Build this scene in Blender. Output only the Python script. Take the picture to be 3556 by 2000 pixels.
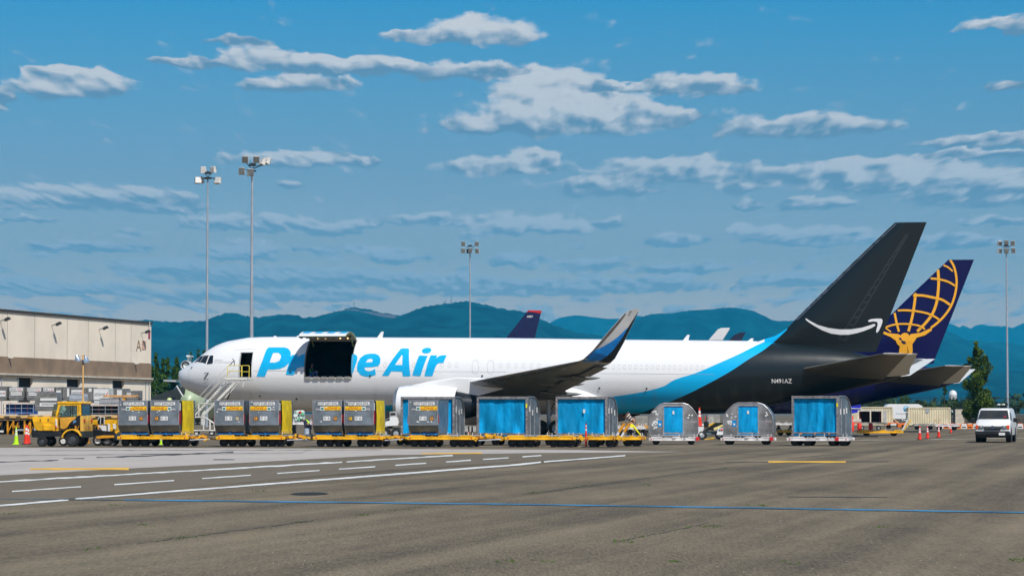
import bpy, bmesh, math, random
import numpy as np
from mathutils import Vector, Matrix, noise
from mathutils.geometry import tessellate_polygon
R = math.radians
for o in list(bpy.data.objects): bpy.data.objects.remove(o)
SC = bpy.context.scene
COL = SC.collection
random.seed(7)

# ------------------------------------------------------------------ camera
F, CX, HY, H = 9400.0, 1778.0, 1434.0, 1.65      # focal in photo pixels, centre column, horizon row, eye height
PITCH = math.atan((HY-1000)/F)
cam_d = bpy.data.cameras.new('camera'); cam = bpy.data.objects.new('camera', cam_d); COL.objects.link(cam)
cam.location = (0, 0, H); cam.rotation_euler = (R(90)+PITCH, 0, 0)
cam_d.sensor_width = 36; cam_d.lens = 36*F/3556; cam_d.clip_start = .5; cam_d.clip_end = 60000
SC.camera = cam

# ------------------------------------------------------------------ light
SUN_EL, SUN_AZ = 50.0, 153.0      # azimuth measured clockwise from the view direction (+Y): sun behind and right of the camera
sd = bpy.data.lights.new('sun', 'SUN'); sd.energy = 5.0; sd.angle = R(.53); sd.color = (1, .955, .88)
so = bpy.data.objects.new('sun', sd); COL.objects.link(so)
sv = Vector((math.sin(R(SUN_AZ))*math.cos(R(SUN_EL)), math.cos(R(SUN_AZ))*math.cos(R(SUN_EL)), math.sin(R(SUN_EL))))
so.rotation_euler = (-sv).to_track_quat('-Z', 'Y').to_euler()
SC.view_settings.view_transform = 'Standard'; SC.view_settings.look = 'None'
SC.view_settings.exposure = -0.12; SC.view_settings.gamma = 1; SC.view_settings.use_curve_mapping = False

# ------------------------------------------------------------------ pixel -> place helpers
ca, sa = math.cos(PITCH), math.sin(PITCH)
def ray(u, v):
    x = (u-CX)/F; y = -(v-1000)/F
    return Vector((x, ca-y*sa, sa+y*ca))
def at(u, v, Y):
    d = ray(u, v); return Vector((0, 0, H))+d*(Y/d.y)
def gp(u, v, z=0.0):
    d = ray(u, v); t = (z-H)/d.z; p = Vector((0, 0, H))+d*t; return p

# ------------------------------------------------------------------ world sky with clouds
W = bpy.data.worlds.new('World'); SC.world = W; W.use_nodes = True
nt = W.node_tree; N = nt.nodes; L = nt.links; N.clear()
def nn(tree, t, **k):
    n = tree.nodes.new(t)
    for a, b in k.items(): setattr(n, a, b)
    return n
def vm(op, a=None, b=None, c=None):
    n = nn(nt, 'ShaderNodeVectorMath', operation=op)
    for i, s in enumerate((a, b, c)):
        if s is None: continue
        if isinstance(s, bpy.types.NodeSocket): L.new(s, n.inputs[i])
        else: n.inputs[i].default_value = s
    return n.outputs['Value'] if op in ('LENGTH', 'DOT_PRODUCT') else n.outputs[0]
def mm(op, a=None, b=None, c=None, clamp=False, tree=None):
    t = tree or nt
    n = nn(t, 'ShaderNodeMath', operation=op); n.use_clamp = clamp
    for i, s in enumerate((a, b, c)):
        if s is None: continue
        if isinstance(s, bpy.types.NodeSocket): t.links.new(s, n.inputs[i])
        else: n.inputs[i].default_value = s
    return n.outputs[0]
def mixc(f, a, b, tree=None, blend='MIX'):
    t = tree or nt
    n = nn(t, 'ShaderNodeMix', data_type='RGBA', blend_type=blend)
    for i, s in ((0, f), (6, a), (7, b)):
        if isinstance(s, bpy.types.NodeSocket): t.links.new(s, n.inputs[i])
        else: n.inputs[i].default_value = s if i == 0 else tuple(s)+(1,)*(4-len(s))
    return n.outputs[2]
def smooth(v, a, b, tree=None, lo=0.0, hi=1.0):
    t = tree or nt
    n = nn(t, 'ShaderNodeMapRange', interpolation_type='SMOOTHSTEP')
    t.links.new(v, n.inputs['Value']); n.inputs['From Min'].default_value = a; n.inputs['From Max'].default_value = b
    n.inputs['To Min'].default_value = lo; n.inputs['To Max'].default_value = hi
    return n.outputs['Result']
sky = nn(nt, 'ShaderNodeTexSky', sky_type='NISHITA'); sky.sun_disc = False
sky.sun_elevation = R(SUN_EL); sky.sun_rotation = R(SUN_AZ); sky.air_density = 1.0; sky.dust_density = .35; sky.ozone_density = 2.0
tc = nn(nt, 'ShaderNodeTexCoord'); sp = nn(nt, 'ShaderNodeSeparateXYZ'); L.new(tc.outputs['Generated'], sp.inputs[0])
az = mm('MULTIPLY', mm('ARCTAN2', sp.outputs[0], sp.outputs[1]), 57.2958)
el = mm('MULTIPLY', mm('ARCSINE', sp.outputs[2]), 57.2958)
cmb = nn(nt, 'ShaderNodeCombineXYZ'); L.new(az, cmb.inputs[0]); L.new(el, cmb.inputs[1]); p0 = cmb.outputs[0]
def noise_n(vec, scale, detail, rough=.5, col=False, dist=0, dim='2D'):
    n = nn(nt, 'ShaderNodeTexNoise'); n.noise_dimensions = dim; L.new(vec, n.inputs['Vector'])
    n.inputs['Scale'].default_value = scale; n.inputs['Detail'].default_value = detail; n.inputs['Roughness'].default_value = rough
    n.inputs['Distortion'].default_value = dist
    return n.outputs['Color'] if col else n.outputs['Fac']
ep = mm('MAXIMUM', mm('ADD', el, 1.5), .6)
cu = nn(nt, 'ShaderNodeCombineXYZ'); L.new(mm('DIVIDE', az, ep), cu.inputs[0]); L.new(mm('LOGARITHM', ep, 2.71828), cu.inputs[1])
pu = vm('MULTIPLY', cu.outputs[0], (8.5, 14.5, 0))          # features keep their shape but shrink towards the horizon
n1 = noise_n(pu, 1.3, 4, .5, True)
wsc = mm('DIVIDE', ep, 8.5); w3 = nn(nt, 'ShaderNodeCombineXYZ'); L.new(wsc, w3.inputs[0]); L.new(wsc, w3.inputs[1])
warp = vm('MULTIPLY', vm('MULTIPLY_ADD', n1, (.9, .42, 0), (-.45, -.21, 0)), w3.outputs[0])
p = vm('ADD', p0, warp)
sx = nn(nt, 'ShaderNodeSeparateXYZ'); L.new(p, sx.inputs[0])
def comb3(s):
    c = nn(nt, 'ShaderNodeCombineXYZ'); L.new(s, c.inputs[0]); L.new(s, c.inputs[1]); L.new(s, c.inputs[2]); return c.outputs[0]
A3, E3 = comb3(sx.outputs[0]), comb3(sx.outputs[1])
# cloud: centre x, centre y, half width, half height (all in a 2576-wide frame), whiteness
CL = [(1190,82,170,40,1),(1090,92,120,20,.6),(470,155,100,18,.25),(650,142,120,30,.65),(850,165,230,24,.55),(1130,172,230,26,.6),
 (600,105,90,15,.15),(735,208,150,24,.5),(175,208,150,44,.75),(165,182,90,26,1.1),(-10,245,50,35,.4),(1430,285,290,58,1),
 (1395,215,150,48,1.25),(1310,315,220,25,.4),(1620,290,160,34,.6),(1755,212,140,34,.8),(1560,217,100,13,.15),(2010,315,230,32,.55),
 (2540,60,110,26,.5),(2540,212,55,17,.15),(750,398,180,25,.65),(880,407,80,15,.3),(732,463,45,14,.3),(915,473,50,6,.1),
 (1270,418,170,26,.75),(1325,395,80,26,1),(1700,425,210,38,.75),(1530,468,140,28,.3),(2290,440,330,50,.75),(2170,425,120,30,.8),
 (2470,480,220,42,.5),(2060,512,120,18,.35),(1960,440,80,24,.4),(2490,352,190,20,.4),(2560,348,50,12,1.1),(2450,388,140,15,.35),
 (60,495,130,34,.75),(260,493,240,34,.4),(400,522,130,18,.3),(60,550,90,8,.2),(610,560,170,26,.55),(720,557,80,20,.8),
 (830,575,75,20,.5),(915,562,60,16,.3),(1090,549,125,17,.55),(1335,563,170,28,.85),(1535,561,48,18,.55),(2070,593,230,27,.7),
 (1900,578,80,18,.95),(1700,602,100,18,.2),(2420,605,120,22,.4),(220,620,160,16,.3),(610,630,110,30,.75),(985,642,75,24,.75),
 (1310,653,90,22,.65),(1490,662,90,15,.45),(1700,675,130,15,.4),(420,668,150,24,.75),(60,722,140,26,.7),(240,727,150,18,.5),
 (700,695,330,30,.3),(1000,700,260,24,.55),(1300,722,330,26,.3),(1650,712,170,22,.3),(2000,702,150,22,.5),(2480,725,60,12,.4),
 (160,598,30,4,.1),(1750,512,45,12,.1),(1875,512,40,16,.2),(650,742,330,18,.25),(1860,470,70,20,.3),(2500,555,90,14,.3)]
while len(CL) % 3: CL.append((-900, -900, 10, 10, 0))
def cen(c):
    u, v = c[0]*1.3804, c[1]*1.3804; d = ray(u, v).normalized()
    return math.degrees(math.atan2(d.x, d.y)), math.degrees(math.asin(d.z))
DEG = math.degrees(1/F)*1.3804
CL = [c for c in CL if c[2]*c[3] > 560 or c[4] > .9]
while len(CL) % 3: CL.append((-900, -900, 10, 10, 0))
aW = aB = aY = None
for i in range(0, len(CL), 3):
    g = CL[i:i+3]; cs = [cen(c) for c in g]
    ix = [1/(c[2]*DEG*1.08) for c in g]; iy = [1/(c[3]*DEG*1.3) for c in g]
    dx = vm('MULTIPLY_ADD', A3, tuple(ix), tuple(-cs[k][0]*ix[k] for k in range(3)))
    dy = vm('MULTIPLY_ADD', E3, tuple(iy), tuple(-cs[k][1]*iy[k]+.25 for k in range(3)))
    da = vm('MAXIMUM', dy, vm('MULTIPLY', dy, (-1.9,)*3))
    r2 = vm('MULTIPLY_ADD', da, da, vm('MULTIPLY', dx, dx))
    w = vm('MAXIMUM', vm('SUBTRACT', (1.25,)*3, r2), (0, 0, 0))
    bv = tuple(c[4] for c in g)
    aW = w if aW is None else vm('ADD', aW, w)
    aB = vm('MULTIPLY', w, bv) if aB is None else vm('MULTIPLY_ADD', w, bv, aB)
    aY = vm('MULTIPLY', w, dy) if aY is None else vm('MULTIPLY_ADD', w, dy, aY)
one = (1, 1, 1); aw = vm('DOT_PRODUCT', aW, one); ab = vm('DOT_PRODUCT', aB, one); ay = vm('DOT_PRODUCT', aY, one)
cov = mm('MINIMUM', mm('MULTIPLY_ADD', aw, 1.4, -.36), 1.1)    # about 1 in a cloud's heart, <0 outside
inv = mm('DIVIDE', 1.0, mm('MAXIMUM', aw, .02))
bri = mm('ADD', mm('MULTIPLY', ab, inv), mm('MULTIPLY', mm('SUBTRACT', 1.0, mm('MULTIPLY', aw, 4.0), clamp=True), .8)); hgt = mm('MULTIPLY', ay, inv)
f1 = noise_n(pu, 1.25, 7, .5)
f2 = noise_n(vm('ADD', pu, (.13, .24, 0)), 1.25, 3, .5)     # the same field a little towards the sun: relief of the lumps
relief = mm('SUBTRACT', f1, f2)
# outside the photograph's field the same kind of scattered cumulus goes on
wide = noise_n(vm('MULTIPLY', pu, (.42, .80, 0)), 1.0, 4, .5)
outx = smooth(mm('ABSOLUTE', az), 11.5, 14.5); oute = smooth(el, 9.6, 12.5)
outm = mm('MAXIMUM', outx, oute)
gen = mm('MULTIPLY_ADD', mm('SUBTRACT', wide, .53), 7.0, 0.0)
lowg = mm('SUBTRACT', mm('MULTIPLY', mm('SUBTRACT', wide, .56), 8.0), mm('MULTIPLY', smooth(el, 3.2, 5.2), 4.0))   # thin layered rows low over the hills
cov = mm('MAXIMUM', cov, mm('MINIMUM', lowg, .7))
cov2 = mm('ADD', mm('MULTIPLY', cov, mm('SUBTRACT', 1.0, outm)), mm('MULTIPLY', gen, outm))
dens = smooth(mm('MULTIPLY_ADD', mm('SUBTRACT', f1, .5), 2.1, cov2), -.12, .62)
above = smooth(el, .4, 2.2)
low = smooth(el, 1.5, 6.5)
dens = mm('MULTIPLY', dens, above)
lum = mm('ADD', mm('MULTIPLY_ADD', hgt, 1.15, mm('MULTIPLY', relief, 2.6)), mm('MULTIPLY_ADD', bri, .78, -.16), clamp=True)
lum = mm('ADD', lum, mm('MULTIPLY', mm('MULTIPLY', mm('SUBTRACT', 1.0, low), .42), mm('MULTIPLY_ADD', relief, 1.5, .75)), clamp=True)
ccol = mixc(lum, (.235, .30, .39), (.97, .91, .87))
ccol = mixc(mm('MULTIPLY', mm('SUBTRACT', 1.0, low), .3), ccol, (.47, .52, .56))
op = mm('MULTIPLY', dens, mm('MULTIPLY_ADD', lum, .22, .78))
# Nishita blue pulled to the photograph's cyan, deeper with height
cr = nn(nt, 'ShaderNodeValToRGB'); L.new(mm('DIVIDE', el, 90.0, clamp=True), cr.inputs[0])
for i, (e_, c_) in enumerate(((2.2, (1.08, .74, .61)), (5.0, (.56, .455, .51)), (9.2, (.125, .43, .66)), (30, (.12, .38, .66)), (90, (.17, .38, .62)))):
    q = cr.color_ramp.elements[i] if i < 2 else cr.color_ramp.elements.new(e_/90)
    q.position = e_/90; q.color = c_+(1,)
hs = nn(nt, 'ShaderNodeHueSaturation'); L.new(sky.outputs[0], hs.inputs['Color'])
hs.inputs['Hue'].default_value = .475; hs.inputs['Saturation'].default_value = 1.18; hs.inputs['Value'].default_value = 1.84
SKYT = mixc(1.0, hs.outputs[0], cr.outputs[0], blend='MULTIPLY')
SKYS = .085
bgc = mixc(op, SKYT, vm('SCALE', ccol))
# scale cloud colour up so that Background strength brings it back to picture values
sc_node = nt.nodes[-1]
for n in nt.nodes:
    if n.type == 'VECT_MATH' and n.operation == 'SCALE': n.inputs['Scale'].default_value = 1/SKYS
bg = nn(nt, 'ShaderNodeBackground'); L.new(bgc, bg.inputs[0]); bg.inputs[1].default_value = SKYS
out = nn(nt, 'ShaderNodeOutputWorld'); L.new(bg.outputs[0], out.inputs[0])

# ------------------------------------------------------------------ materials
MATS = {}
def M(name, col, rough=.55, metal=0.0, var=.12, scale=2.0, bump=0.0, bscale=30, col2=None, spec=.5, stretch=(1, 1, 1), detail=5, coat=0.0, lo=.35, hi=.65):
    if name in MATS: return MATS[name]
    m = bpy.data.materials.new(name); m.use_nodes = True; t = m.node_tree; b = t.nodes['Principled BSDF']
    b.inputs['Roughness'].default_value = rough; b.inputs['Metallic'].default_value = metal
    b.inputs['Specular IOR Level'].default_value = spec; b.inputs['Coat Weight'].default_value = coat
    c = nn(t, 'ShaderNodeTexCoord'); mp = nn(t, 'ShaderNodeMapping'); t.links.new(c.outputs['Object'], mp.inputs[0]); mp.inputs['Scale'].default_value = stretch
    nz = nn(t, 'ShaderNodeTexNoise'); t.links.new(mp.outputs[0], nz.inputs['Vector']); nz.inputs['Scale'].default_value = scale; nz.inputs['Detail'].default_value = detail
    f = smooth(nz.outputs[0], lo, hi, t)
    a = tuple(max(0, x*(1-var)) for x in col); bb = tuple(min(1, x*(1+var)) for x in (col2 or col))
    cc = mixc(f, a, bb, t); t.links.new(cc, b.inputs['Base Color'])
    rr = mm('MULTIPLY_ADD', nz.outputs[0], .25, rough-.125, tree=t, clamp=True); t.links.new(rr, b.inputs['Roughness'])
    if bump:
        n2 = nn(t, 'ShaderNodeTexNoise'); t.links.new(mp.outputs[0], n2.inputs['Vector']); n2.inputs['Scale'].default_value = bscale; n2.inputs['Detail'].default_value = 4
        bp = nn(t, 'ShaderNodeBump'); bp.inputs['Strength'].default_value = 1; bp.inputs['Distance'].default_value = bump
        t.links.new(n2.outputs[0], bp.inputs['Height']); t.links.new(bp.outputs[0], b.inputs['Normal'])
    MATS[name] = m; return m
WHITE = M('white_paint', (.78, .78, .77), .35, var=.03, scale=.6, coat=.3)
YEL = M('yellow_paint', (.82, .43, .006), .45, var=.2, scale=2.5)
YELD = M('worn_yellow_paint', (.62, .27, .008), .55, var=.4, scale=4)
BLK = M('black_rubber', (.012, .012, .013), .75, var=.3)
BLKP = M('black_paint', (.01, .012, .014), .4, var=.2)
GRY = M('grey_steel', (.20, .21, .22), .45, .4, var=.25, scale=3)
GALV = M('galvanised_steel', (.36, .40, .43), .5, .3, var=.12, scale=1.2)
ALU = M('dented_aluminium', (.27, .315, .35), .34, .75, var=.3, scale=1.4, bump=.03, bscale=1.9, lo=.3, hi=.7)
ALUF = M('aluminium_frame', (.42, .42, .44), .42, .6, var=.2, scale=4)
ALUD = M('dull_aluminium', (.30, .30, .31), .5, .45, var=.25, scale=2, bump=.02, bscale=2)
BLUC = M('blue_curtain', (.0, .31, .64), .7, var=.28, scale=1.6, bump=.09, bscale=3.2, stretch=(1, 1, .35), spec=.2)
BLUS = M('blue_strip', (.01, .16, .42), .5, var=.2)
YCUR = M('yellow_curtain', (.85, .62, .0), .7, var=.18, scale=2, bump=.01, bscale=12)
RED = M('red_paint', (.60, .015, .02), .5, var=.12)
ORG = M('orange_paint', (.80, .17, .01), .5, var=.15)
GLS = M('dark_glass', (.01, .014, .018), .06, var=.1, spec=.8)
STK = M('white_sticker', (.72, .72, .70), .6, var=.08, scale=14)
LYEL = M('logo_yellow', (.85, .52, .0), .5, var=.03)
LRED = M('logo_red', (.52, .008, .01), .5, var=.03)
INK = M('dark_ink', (.07, .07, .08), .6, var=.1)
GRNI = M('green_ink', (.0, .20, .13), .6, var=.1)
SKIN = M('skin', (.32, .16, .10), .6, var=.08)
HIV = M('hi_vis_vest', (.45, .80, .02), .6, var=.12, scale=9)
NAVY = M('navy_cloth', (.012, .018, .05), .8, var=.2)
LIME = M('lime_cone', (.50, .85, .01), .5, var=.08)
CRED = M('orange_red_cone', (.80, .035, .012), .5, var=.1, scale=4)

# ------------------------------------------------------------------ mesh helpers
class MB:
    def __init__(s): s.v = []; s.f = []; s.m = []; s.cur = 0
    def add(s, vs, fs):
        k = len(s.v); s.v += [tuple(v) for v in vs]
        for f in fs: s.f.append(tuple(i+k for i in f)); s.m.append(s.cur)
        return s
    def box(s, c, d, rot=None, tap=None):
        x, y, z = d[0]/2, d[1]/2, d[2]/2
        vs = [Vector((a*x, b*y, e*z)) for e in (-1, 1) for b in (-1, 1) for a in (-1, 1)]
        if tap:
            for i in range(4, 8): vs[i].x *= tap[0]; vs[i].y *= tap[1]
        if rot: vs = [Matrix.Rotation(rot[1], 3, rot[0]) @ v for v in vs]
        vs = [v+Vector(c) for v in vs]
        return s.add(vs, [(0, 2, 3, 1), (4, 5, 7, 6), (0, 1, 5, 4), (2, 6, 7, 3), (0, 4, 6, 2), (1, 3, 7, 5)])
    def bb(s, x0, x1, y0, y1, z0, z1): return s.box(((x0+x1)/2, (y0+y1)/2, (z0+z1)/2), (abs(x1-x0), abs(y1-y0), abs(z1-z0)))
    def tube(s, p0, p1, r0, r1=None, n=8, cap=True):
        p0 = Vector(p0); p1 = Vector(p1); r1 = r0 if r1 is None else r1
        d = (p1-p0); q = d.to_track_quat('Z', 'Y')
        vs = []
        for p_, r in ((p0, r0), (p1, r1)):
            for i in range(n):
                a = 2*math.pi*i/n; vs.append(p_+q @ Vector((math.cos(a)*r, math.sin(a)*r, 0)))
        fs = [(i, (i+1) % n, n+(i+1) % n, n+i) for i in range(n)]
        if cap: fs += [tuple(range(n-1, -1, -1)), tuple(range(n, 2*n))]
        return s.add(vs, fs)
    def path(s, pts, r, n=6):
        for a, b in zip(pts[:-1], pts[1:]): s.tube(a, b, r, n=n)
        return s
    def lathe(s, prof, o=(0, 0, 0), axis='Z', n=20, cap=True):
        # prof: list of (radius, distance along the axis)
        o = Vector(o); vs = []
        for r, h in prof:
            for i in range(n):
                a = 2*math.pi*i/n; c_, s_ = math.cos(a)*r, math.sin(a)*r
                vs.append(o+Vector({'Z': (c_, s_, h), 'X': (h, c_, s_), 'Y': (s_, h, c_)}[axis]))
        fs = []
        for j in range(len(prof)-1):
            for i in range(n):
                a, b = j*n+i, j*n+(i+1) % n; fs.append((a, b, b+n, a+n))
        if cap and prof[0][0] > 1e-4: fs.append(tuple(range(n-1, -1, -1)))
        if cap and prof[-1][0] > 1e-4: k = (len(prof)-1)*n; fs.append(tuple(range(k, k+n)))
        return s.add(vs, fs)
    def prism(s, poly, y0, y1):
        # poly in (x, z), extruded along y
        n = len(poly)
        ar = sum(poly[i][0]*poly[(i+1) % n][1]-poly[(i+1) % n][0]*poly[i][1] for i in range(n))
        if ar < 0: poly = poly[::-1]
        vs = [(a, y0, b) for a, b in poly]+[(a, y1, b) for a, b in poly]
        fs = [tuple(range(n)), tuple(range(2*n-1, n-1, -1))]+[(i, i+n, (i+1) % n+n, (i+1) % n) for i in range(n)]
        return s.add(vs, fs)
    def loft(s, rings, caps=True, closed=True):
        n = len(rings[0]); vs = [v for r in rings for v in r]; fs = []
        for j in range(len(rings)-1):
            for i in range(n if closed else n-1):
                a, b = j*n+i, j*n+(i+1) % n; fs.append((a, b, b+n, a+n))
        if caps: fs += [tuple(range(n-1, -1, -1)), tuple(range((len(rings)-1)*n, len(rings)*n))]
        return s.add(vs, fs)
    def mesh(s, name, mats, smooth=False, ang=40):
        me = bpy.data.meshes.new(name); me.from_pydata(s.v, [], s.f)
        for m in (mats if isinstance(mats, (list, tuple)) else [mats]): me.materials.append(m)
        me.polygons.foreach_set('material_index', s.m)
        bm = bmesh.new(); bm.from_mesh(me); bmesh.ops.recalc_face_normals(bm, faces=bm.faces); bm.to_mesh(me); bm.free()
        if smooth:
            me.polygons.foreach_set('use_smooth', [True]*len(me.polygons))
            try: me.set_sharp_from_angle(angle=R(ang))
            except Exception: pass
        me.update(); return me
    def build(s, name, mats, parent=None, smooth=False, ang=40, bevel=0, loc=None):
        o = bpy.data.objects.new(name, s.mesh(name, mats, smooth, ang)); COL.objects.link(o)
        if parent: o.parent = parent
        if loc: o.location = loc
        if bevel:
            b = o.modifiers.new('bevel', 'BEVEL'); b.width = bevel; b.segments = 2; b.limit_method = 'ANGLE'
        return o
def tag(o, label=None, cat=None, group=None, kind=None):
    if label: o['label'] = label
    if cat: o['category'] = cat
    if group: o['group'] = group
    if kind: o['kind'] = kind
    return o
def thing(name, label, cat, loc=(0, 0, 0), rz=0.0, group=None):
    o = bpy.data.objects.new(name, None); COL.objects.link(o); o.location = loc; o.rotation_euler = (0, 0, rz)
    o.empty_display_size = .3
    return tag(o, label, cat, group)
def dup(root, loc, rz=None, label=None, skip=(), scale=None):
    r = root.copy(); COL.objects.link(r); r.location = loc
    if rz is not None: r.rotation_euler = (0, 0, rz)
    if label: r['label'] = label
    if scale: r.scale = scale
    for ch in list(root.children):
        if ch.name.split('.')[0] in skip: continue
        c = ch.copy(); COL.objects.link(c); c.parent = r
        for g in list(ch.children):
            d = g.copy(); COL.objects.link(d); d.parent = c
    return r
def patch(name, loops, fn, mat, parent=None, da=None, db=None, label=None):
    """flat polygon loops in (a, b) cut by a grid and laid on a surface by fn(a, b)"""
    me = bpy.data.meshes.new(name); bm = bmesh.new()
    if not isinstance(loops[0][0], (tuple, list)): loops = [loops]
    pts = [Vector((x, y, 0)) for lp in loops for x, y in lp]
    tris = tessellate_polygon([[Vector((x, y, 0)) for x, y in lp] for lp in loops])
    vs = [bm.verts.new(q) for q in pts]
    for t in tris:
        try: bm.faces.new([vs[i] for i in t])
        except ValueError: pass
    for ax, st_ in ((0, da), (1, db)):
        if not st_: continue
        lo = min(q[ax] for q in pts); hi = max(q[ax] for q in pts); k = lo+st_
        while k < hi:
            no = (1, 0, 0) if ax == 0 else (0, 1, 0); co = (k, 0, 0) if ax == 0 else (0, k, 0)
            bmesh.ops.bisect_plane(bm, geom=bm.verts[:]+bm.edges[:]+bm.faces[:], plane_co=co, plane_no=no); k += st_
    for v in bm.verts: v.co = Vector(fn(v.co.x, v.co.y))
    bmesh.ops.recalc_face_normals(bm, faces=bm.faces)
    bm.to_mesh(me); bm.free(); me.materials.append(mat)
    o = bpy.data.objects.new(name, me); COL.objects.link(o)
    if parent: o.parent = parent
    if label: o['label'] = label
    return o
TXT = {}
def text_loops(body, size=1.0, shear=0.0, off=0.0, space=1.0):
    """writing as a flat mesh in (x, y), baseline at 0, starting at x = 0; returns (verts, faces, width)"""
    key = (body, shear, off, space)
    if key not in TXT:
        cu = bpy.data.curves.new('text', 'FONT'); cu.body = body; cu.shear = shear; cu.offset = off; cu.space_character = space; cu.resolution_u = 2
        ob = bpy.data.objects.new('text', cu); COL.objects.link(ob)
        dg = bpy.context.evaluated_depsgraph_get(); me = bpy.data.meshes.new_from_object(ob.evaluated_get(dg))
        vs = [tuple(v.co) for v in me.vertices]; fs = [tuple(q.vertices) for q in me.polygons]
        bpy.data.objects.remove(ob); bpy.data.curves.remove(cu); bpy.data.meshes.remove(me)
        x0 = min(v[0] for v in vs); x1 = max(v[0] for v in vs); h = max(v[1] for v in vs)
        TXT[key] = ([((v[0]-x0)/h, v[1]/h) for v in vs], fs, (x1-x0)/h)
    return TXT[key]
def put_text(mb, body, x, z, h, y, w=None, shear=0.0, off=0.0, fn=None):
    """adds writing to a mesh: lower left at (x, z), cap height h, on the plane y (facing -y)"""
    vs, fs, wd = text_loops(body, 1, shear, off)
    k = (w/(wd*h)) if w else 1.0
    q = [(x+a*h*k, z+b*h) for a, b in vs]
    mb.add([(fn(a, b) if fn else (a, y, b)) for a, b in q], fs)
def interp(x, xs, ys):
    n = len(xs)
    if x <= xs[0]: return ys[0]
    if x >= xs[-1]: return ys[-1]
    i = max(j for j in range(n) if xs[j] <= x); h = xs[i+1]-xs[i]; t = (x-xs[i])/h
    def sl(j):
        if j <= 0 or j >= n-1: return (ys[min(j+1, n-1)]-ys[max(j-1, 0)])/(xs[min(j+1, n-1)]-xs[max(j-1, 0)])
        a = (ys[j]-ys[j-1])/(xs[j]-xs[j-1]); b = (ys[j+1]-ys[j])/(xs[j+1]-xs[j])
        return 0 if a*b <= 0 else 2*a*b/(a+b)
    m0, m1 = sl(i)*h, sl(i+1)*h
    return ys[i]*(1+2*t)*(1-t)**2+m0*t*(1-t)**2+ys[i+1]*t*t*(3-2*t)+m1*t*t*(t-1)
# ------------------------------------------------------------------ ground
DIRA = R(13.5)                                 # paving lanes run 13.5 degrees right of the view direction
def tarmac(name, c1, c2, lane=.35, grain=.25, patchy=.3):
    m = bpy.data.materials.new(name); m.use_nodes = True; t = m.node_tree; b = t.nodes['Principled BSDF']
    g = nn(t, 'ShaderNodeNewGeometry')
    def nz(scale, stretch, det=4, rot=0.0, rough=.6):
        mp = nn(t, 'ShaderNodeMapping', vector_type='TEXTURE'); t.links.new(g.outputs['Position'], mp.inputs[0])
        mp.inputs['Rotation'].default_value = (0, 0, -rot); mp.inputs['Scale'].default_value = stretch
        n = nn(t, 'ShaderNodeTexNoise'); t.links.new(mp.outputs[0], n.inputs['Vector']); n.inputs['Scale'].default_value = scale
        n.inputs['Detail'].default_value = det; n.inputs['Roughness'].default_value = rough; return n.outputs[0]
    lanes = nz(1.0, (1.3, 60, 1), 3, DIRA)
    big = nz(1.0, (7, 14, 1), 4, DIRA*.5)
    mid = nz(1.0, (.4, 3.4, 1), 6)
    fin = nz(1.0, (.035, .4, 1), 3, 0, .8)
    v = mm('MULTIPLY_ADD', mm('SUBTRACT', lanes, .5, tree=t), lane*2, .5, tree=t)
    v = mm('MULTIPLY_ADD', mm('SUBTRACT', big, .5, tree=t), patchy*2, v, tree=t)
    v = mm('MULTIPLY_ADD', mm('SUBTRACT', mid, .5, tree=t), .55, v, tree=t)
    v = mm('MULTIPLY_ADD', mm('SUBTRACT', fin, .5, tree=t), grain*2, v, tree=t, clamp=True)
    col = mixc(v, c1, c2, t)
    green = smooth(nz(1.0, (.12, 1.6, 1), 3), .63, .74, t)
    col = mixc(mm('MULTIPLY', green, .22, tree=t), col, (.07, .085, .035), t)
    t.links.new(col, b.inputs['Base Color']); b.inputs['Roughness'].default_value = .88; b.inputs['Specular IOR Level'].default_value = .25
    bp = nn(t, 'ShaderNodeBump'); bp.inputs['Distance'].default_value = .012; bp.inputs['Strength'].default_value = .8
    n = nn(t, 'ShaderNodeTexNoise'); t.links.new(g.outputs['Position'], n.inputs['Vector']); n.inputs['Scale'].default_value = 18
    t.links.new(n.outputs[0], bp.inputs['Height']); t.links.new(bp.outputs[0], b.inputs['Normal'])
    return m
TAR = tarmac('tarmac', (.066, .054, .038), (.222, .176, .113), .85, 1.0, .6)
TARS = tarmac('service_road_tarmac', (.110, .092, .066), (.190, .157, .110), .12, .4, .2)
CONC = tarmac('apron_concrete', (.33, .29, .26), (.50, .455, .42), .12, .5, .45)
g = MB(); S = 40000
g.add([(-S, -2000, 0), (S, -2000, 0), (S, S, 0), (-S, S, 0)], [(0, 1, 2, 3)])
tag(g.build('ground', TAR), 'worn grey brown airport tarmac', kind='structure')
def gpoly(px, z, name, mat, kind='structure', label=None, parent=None):
    pts = [gp(u, v) for u, v in px]; mb = MB(); k = 0
    mb.add([(q.x, q.y, z) for q in pts], [tuple(range(len(pts)))])
    o = mb.build(name, mat, parent)
    if kind: o['kind'] = kind
    if label: o['label'] = label
    return o
def strip(px, hv, z, name, mat, kind='structure', label=None, jag=0.0):
    """painted line along pixel points, hv = half height in pixels; ragged edges"""
    pts = []
    for (u0, v0), (u1, v1) in zip(px[:-1], px[1:]):
        n = max(2, int(abs(u1-u0)/28))
        for i in range(n): t = i/n; pts.append((u0+(u1-u0)*t, v0+(v1-v0)*t))
    pts.append(px[-1])
    up = [gp(u, v-hv*(1+random.uniform(-jag, jag))) for u, v in pts]; dn = [gp(u, v+hv*(1+random.uniform(-jag, jag))) for u, v in pts]
    mb = MB(); n = len(pts)
    mb.add([(q.x, q.y, z) for q in up]+[(q.x, q.y, z) for q in dn], [(i, i+n, i+n+1, i+1) for i in range(n-1)])
    o = mb.build(name, mat)
    if kind: o['kind'] = kind
    if label: o['label'] = label
    return o
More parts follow.
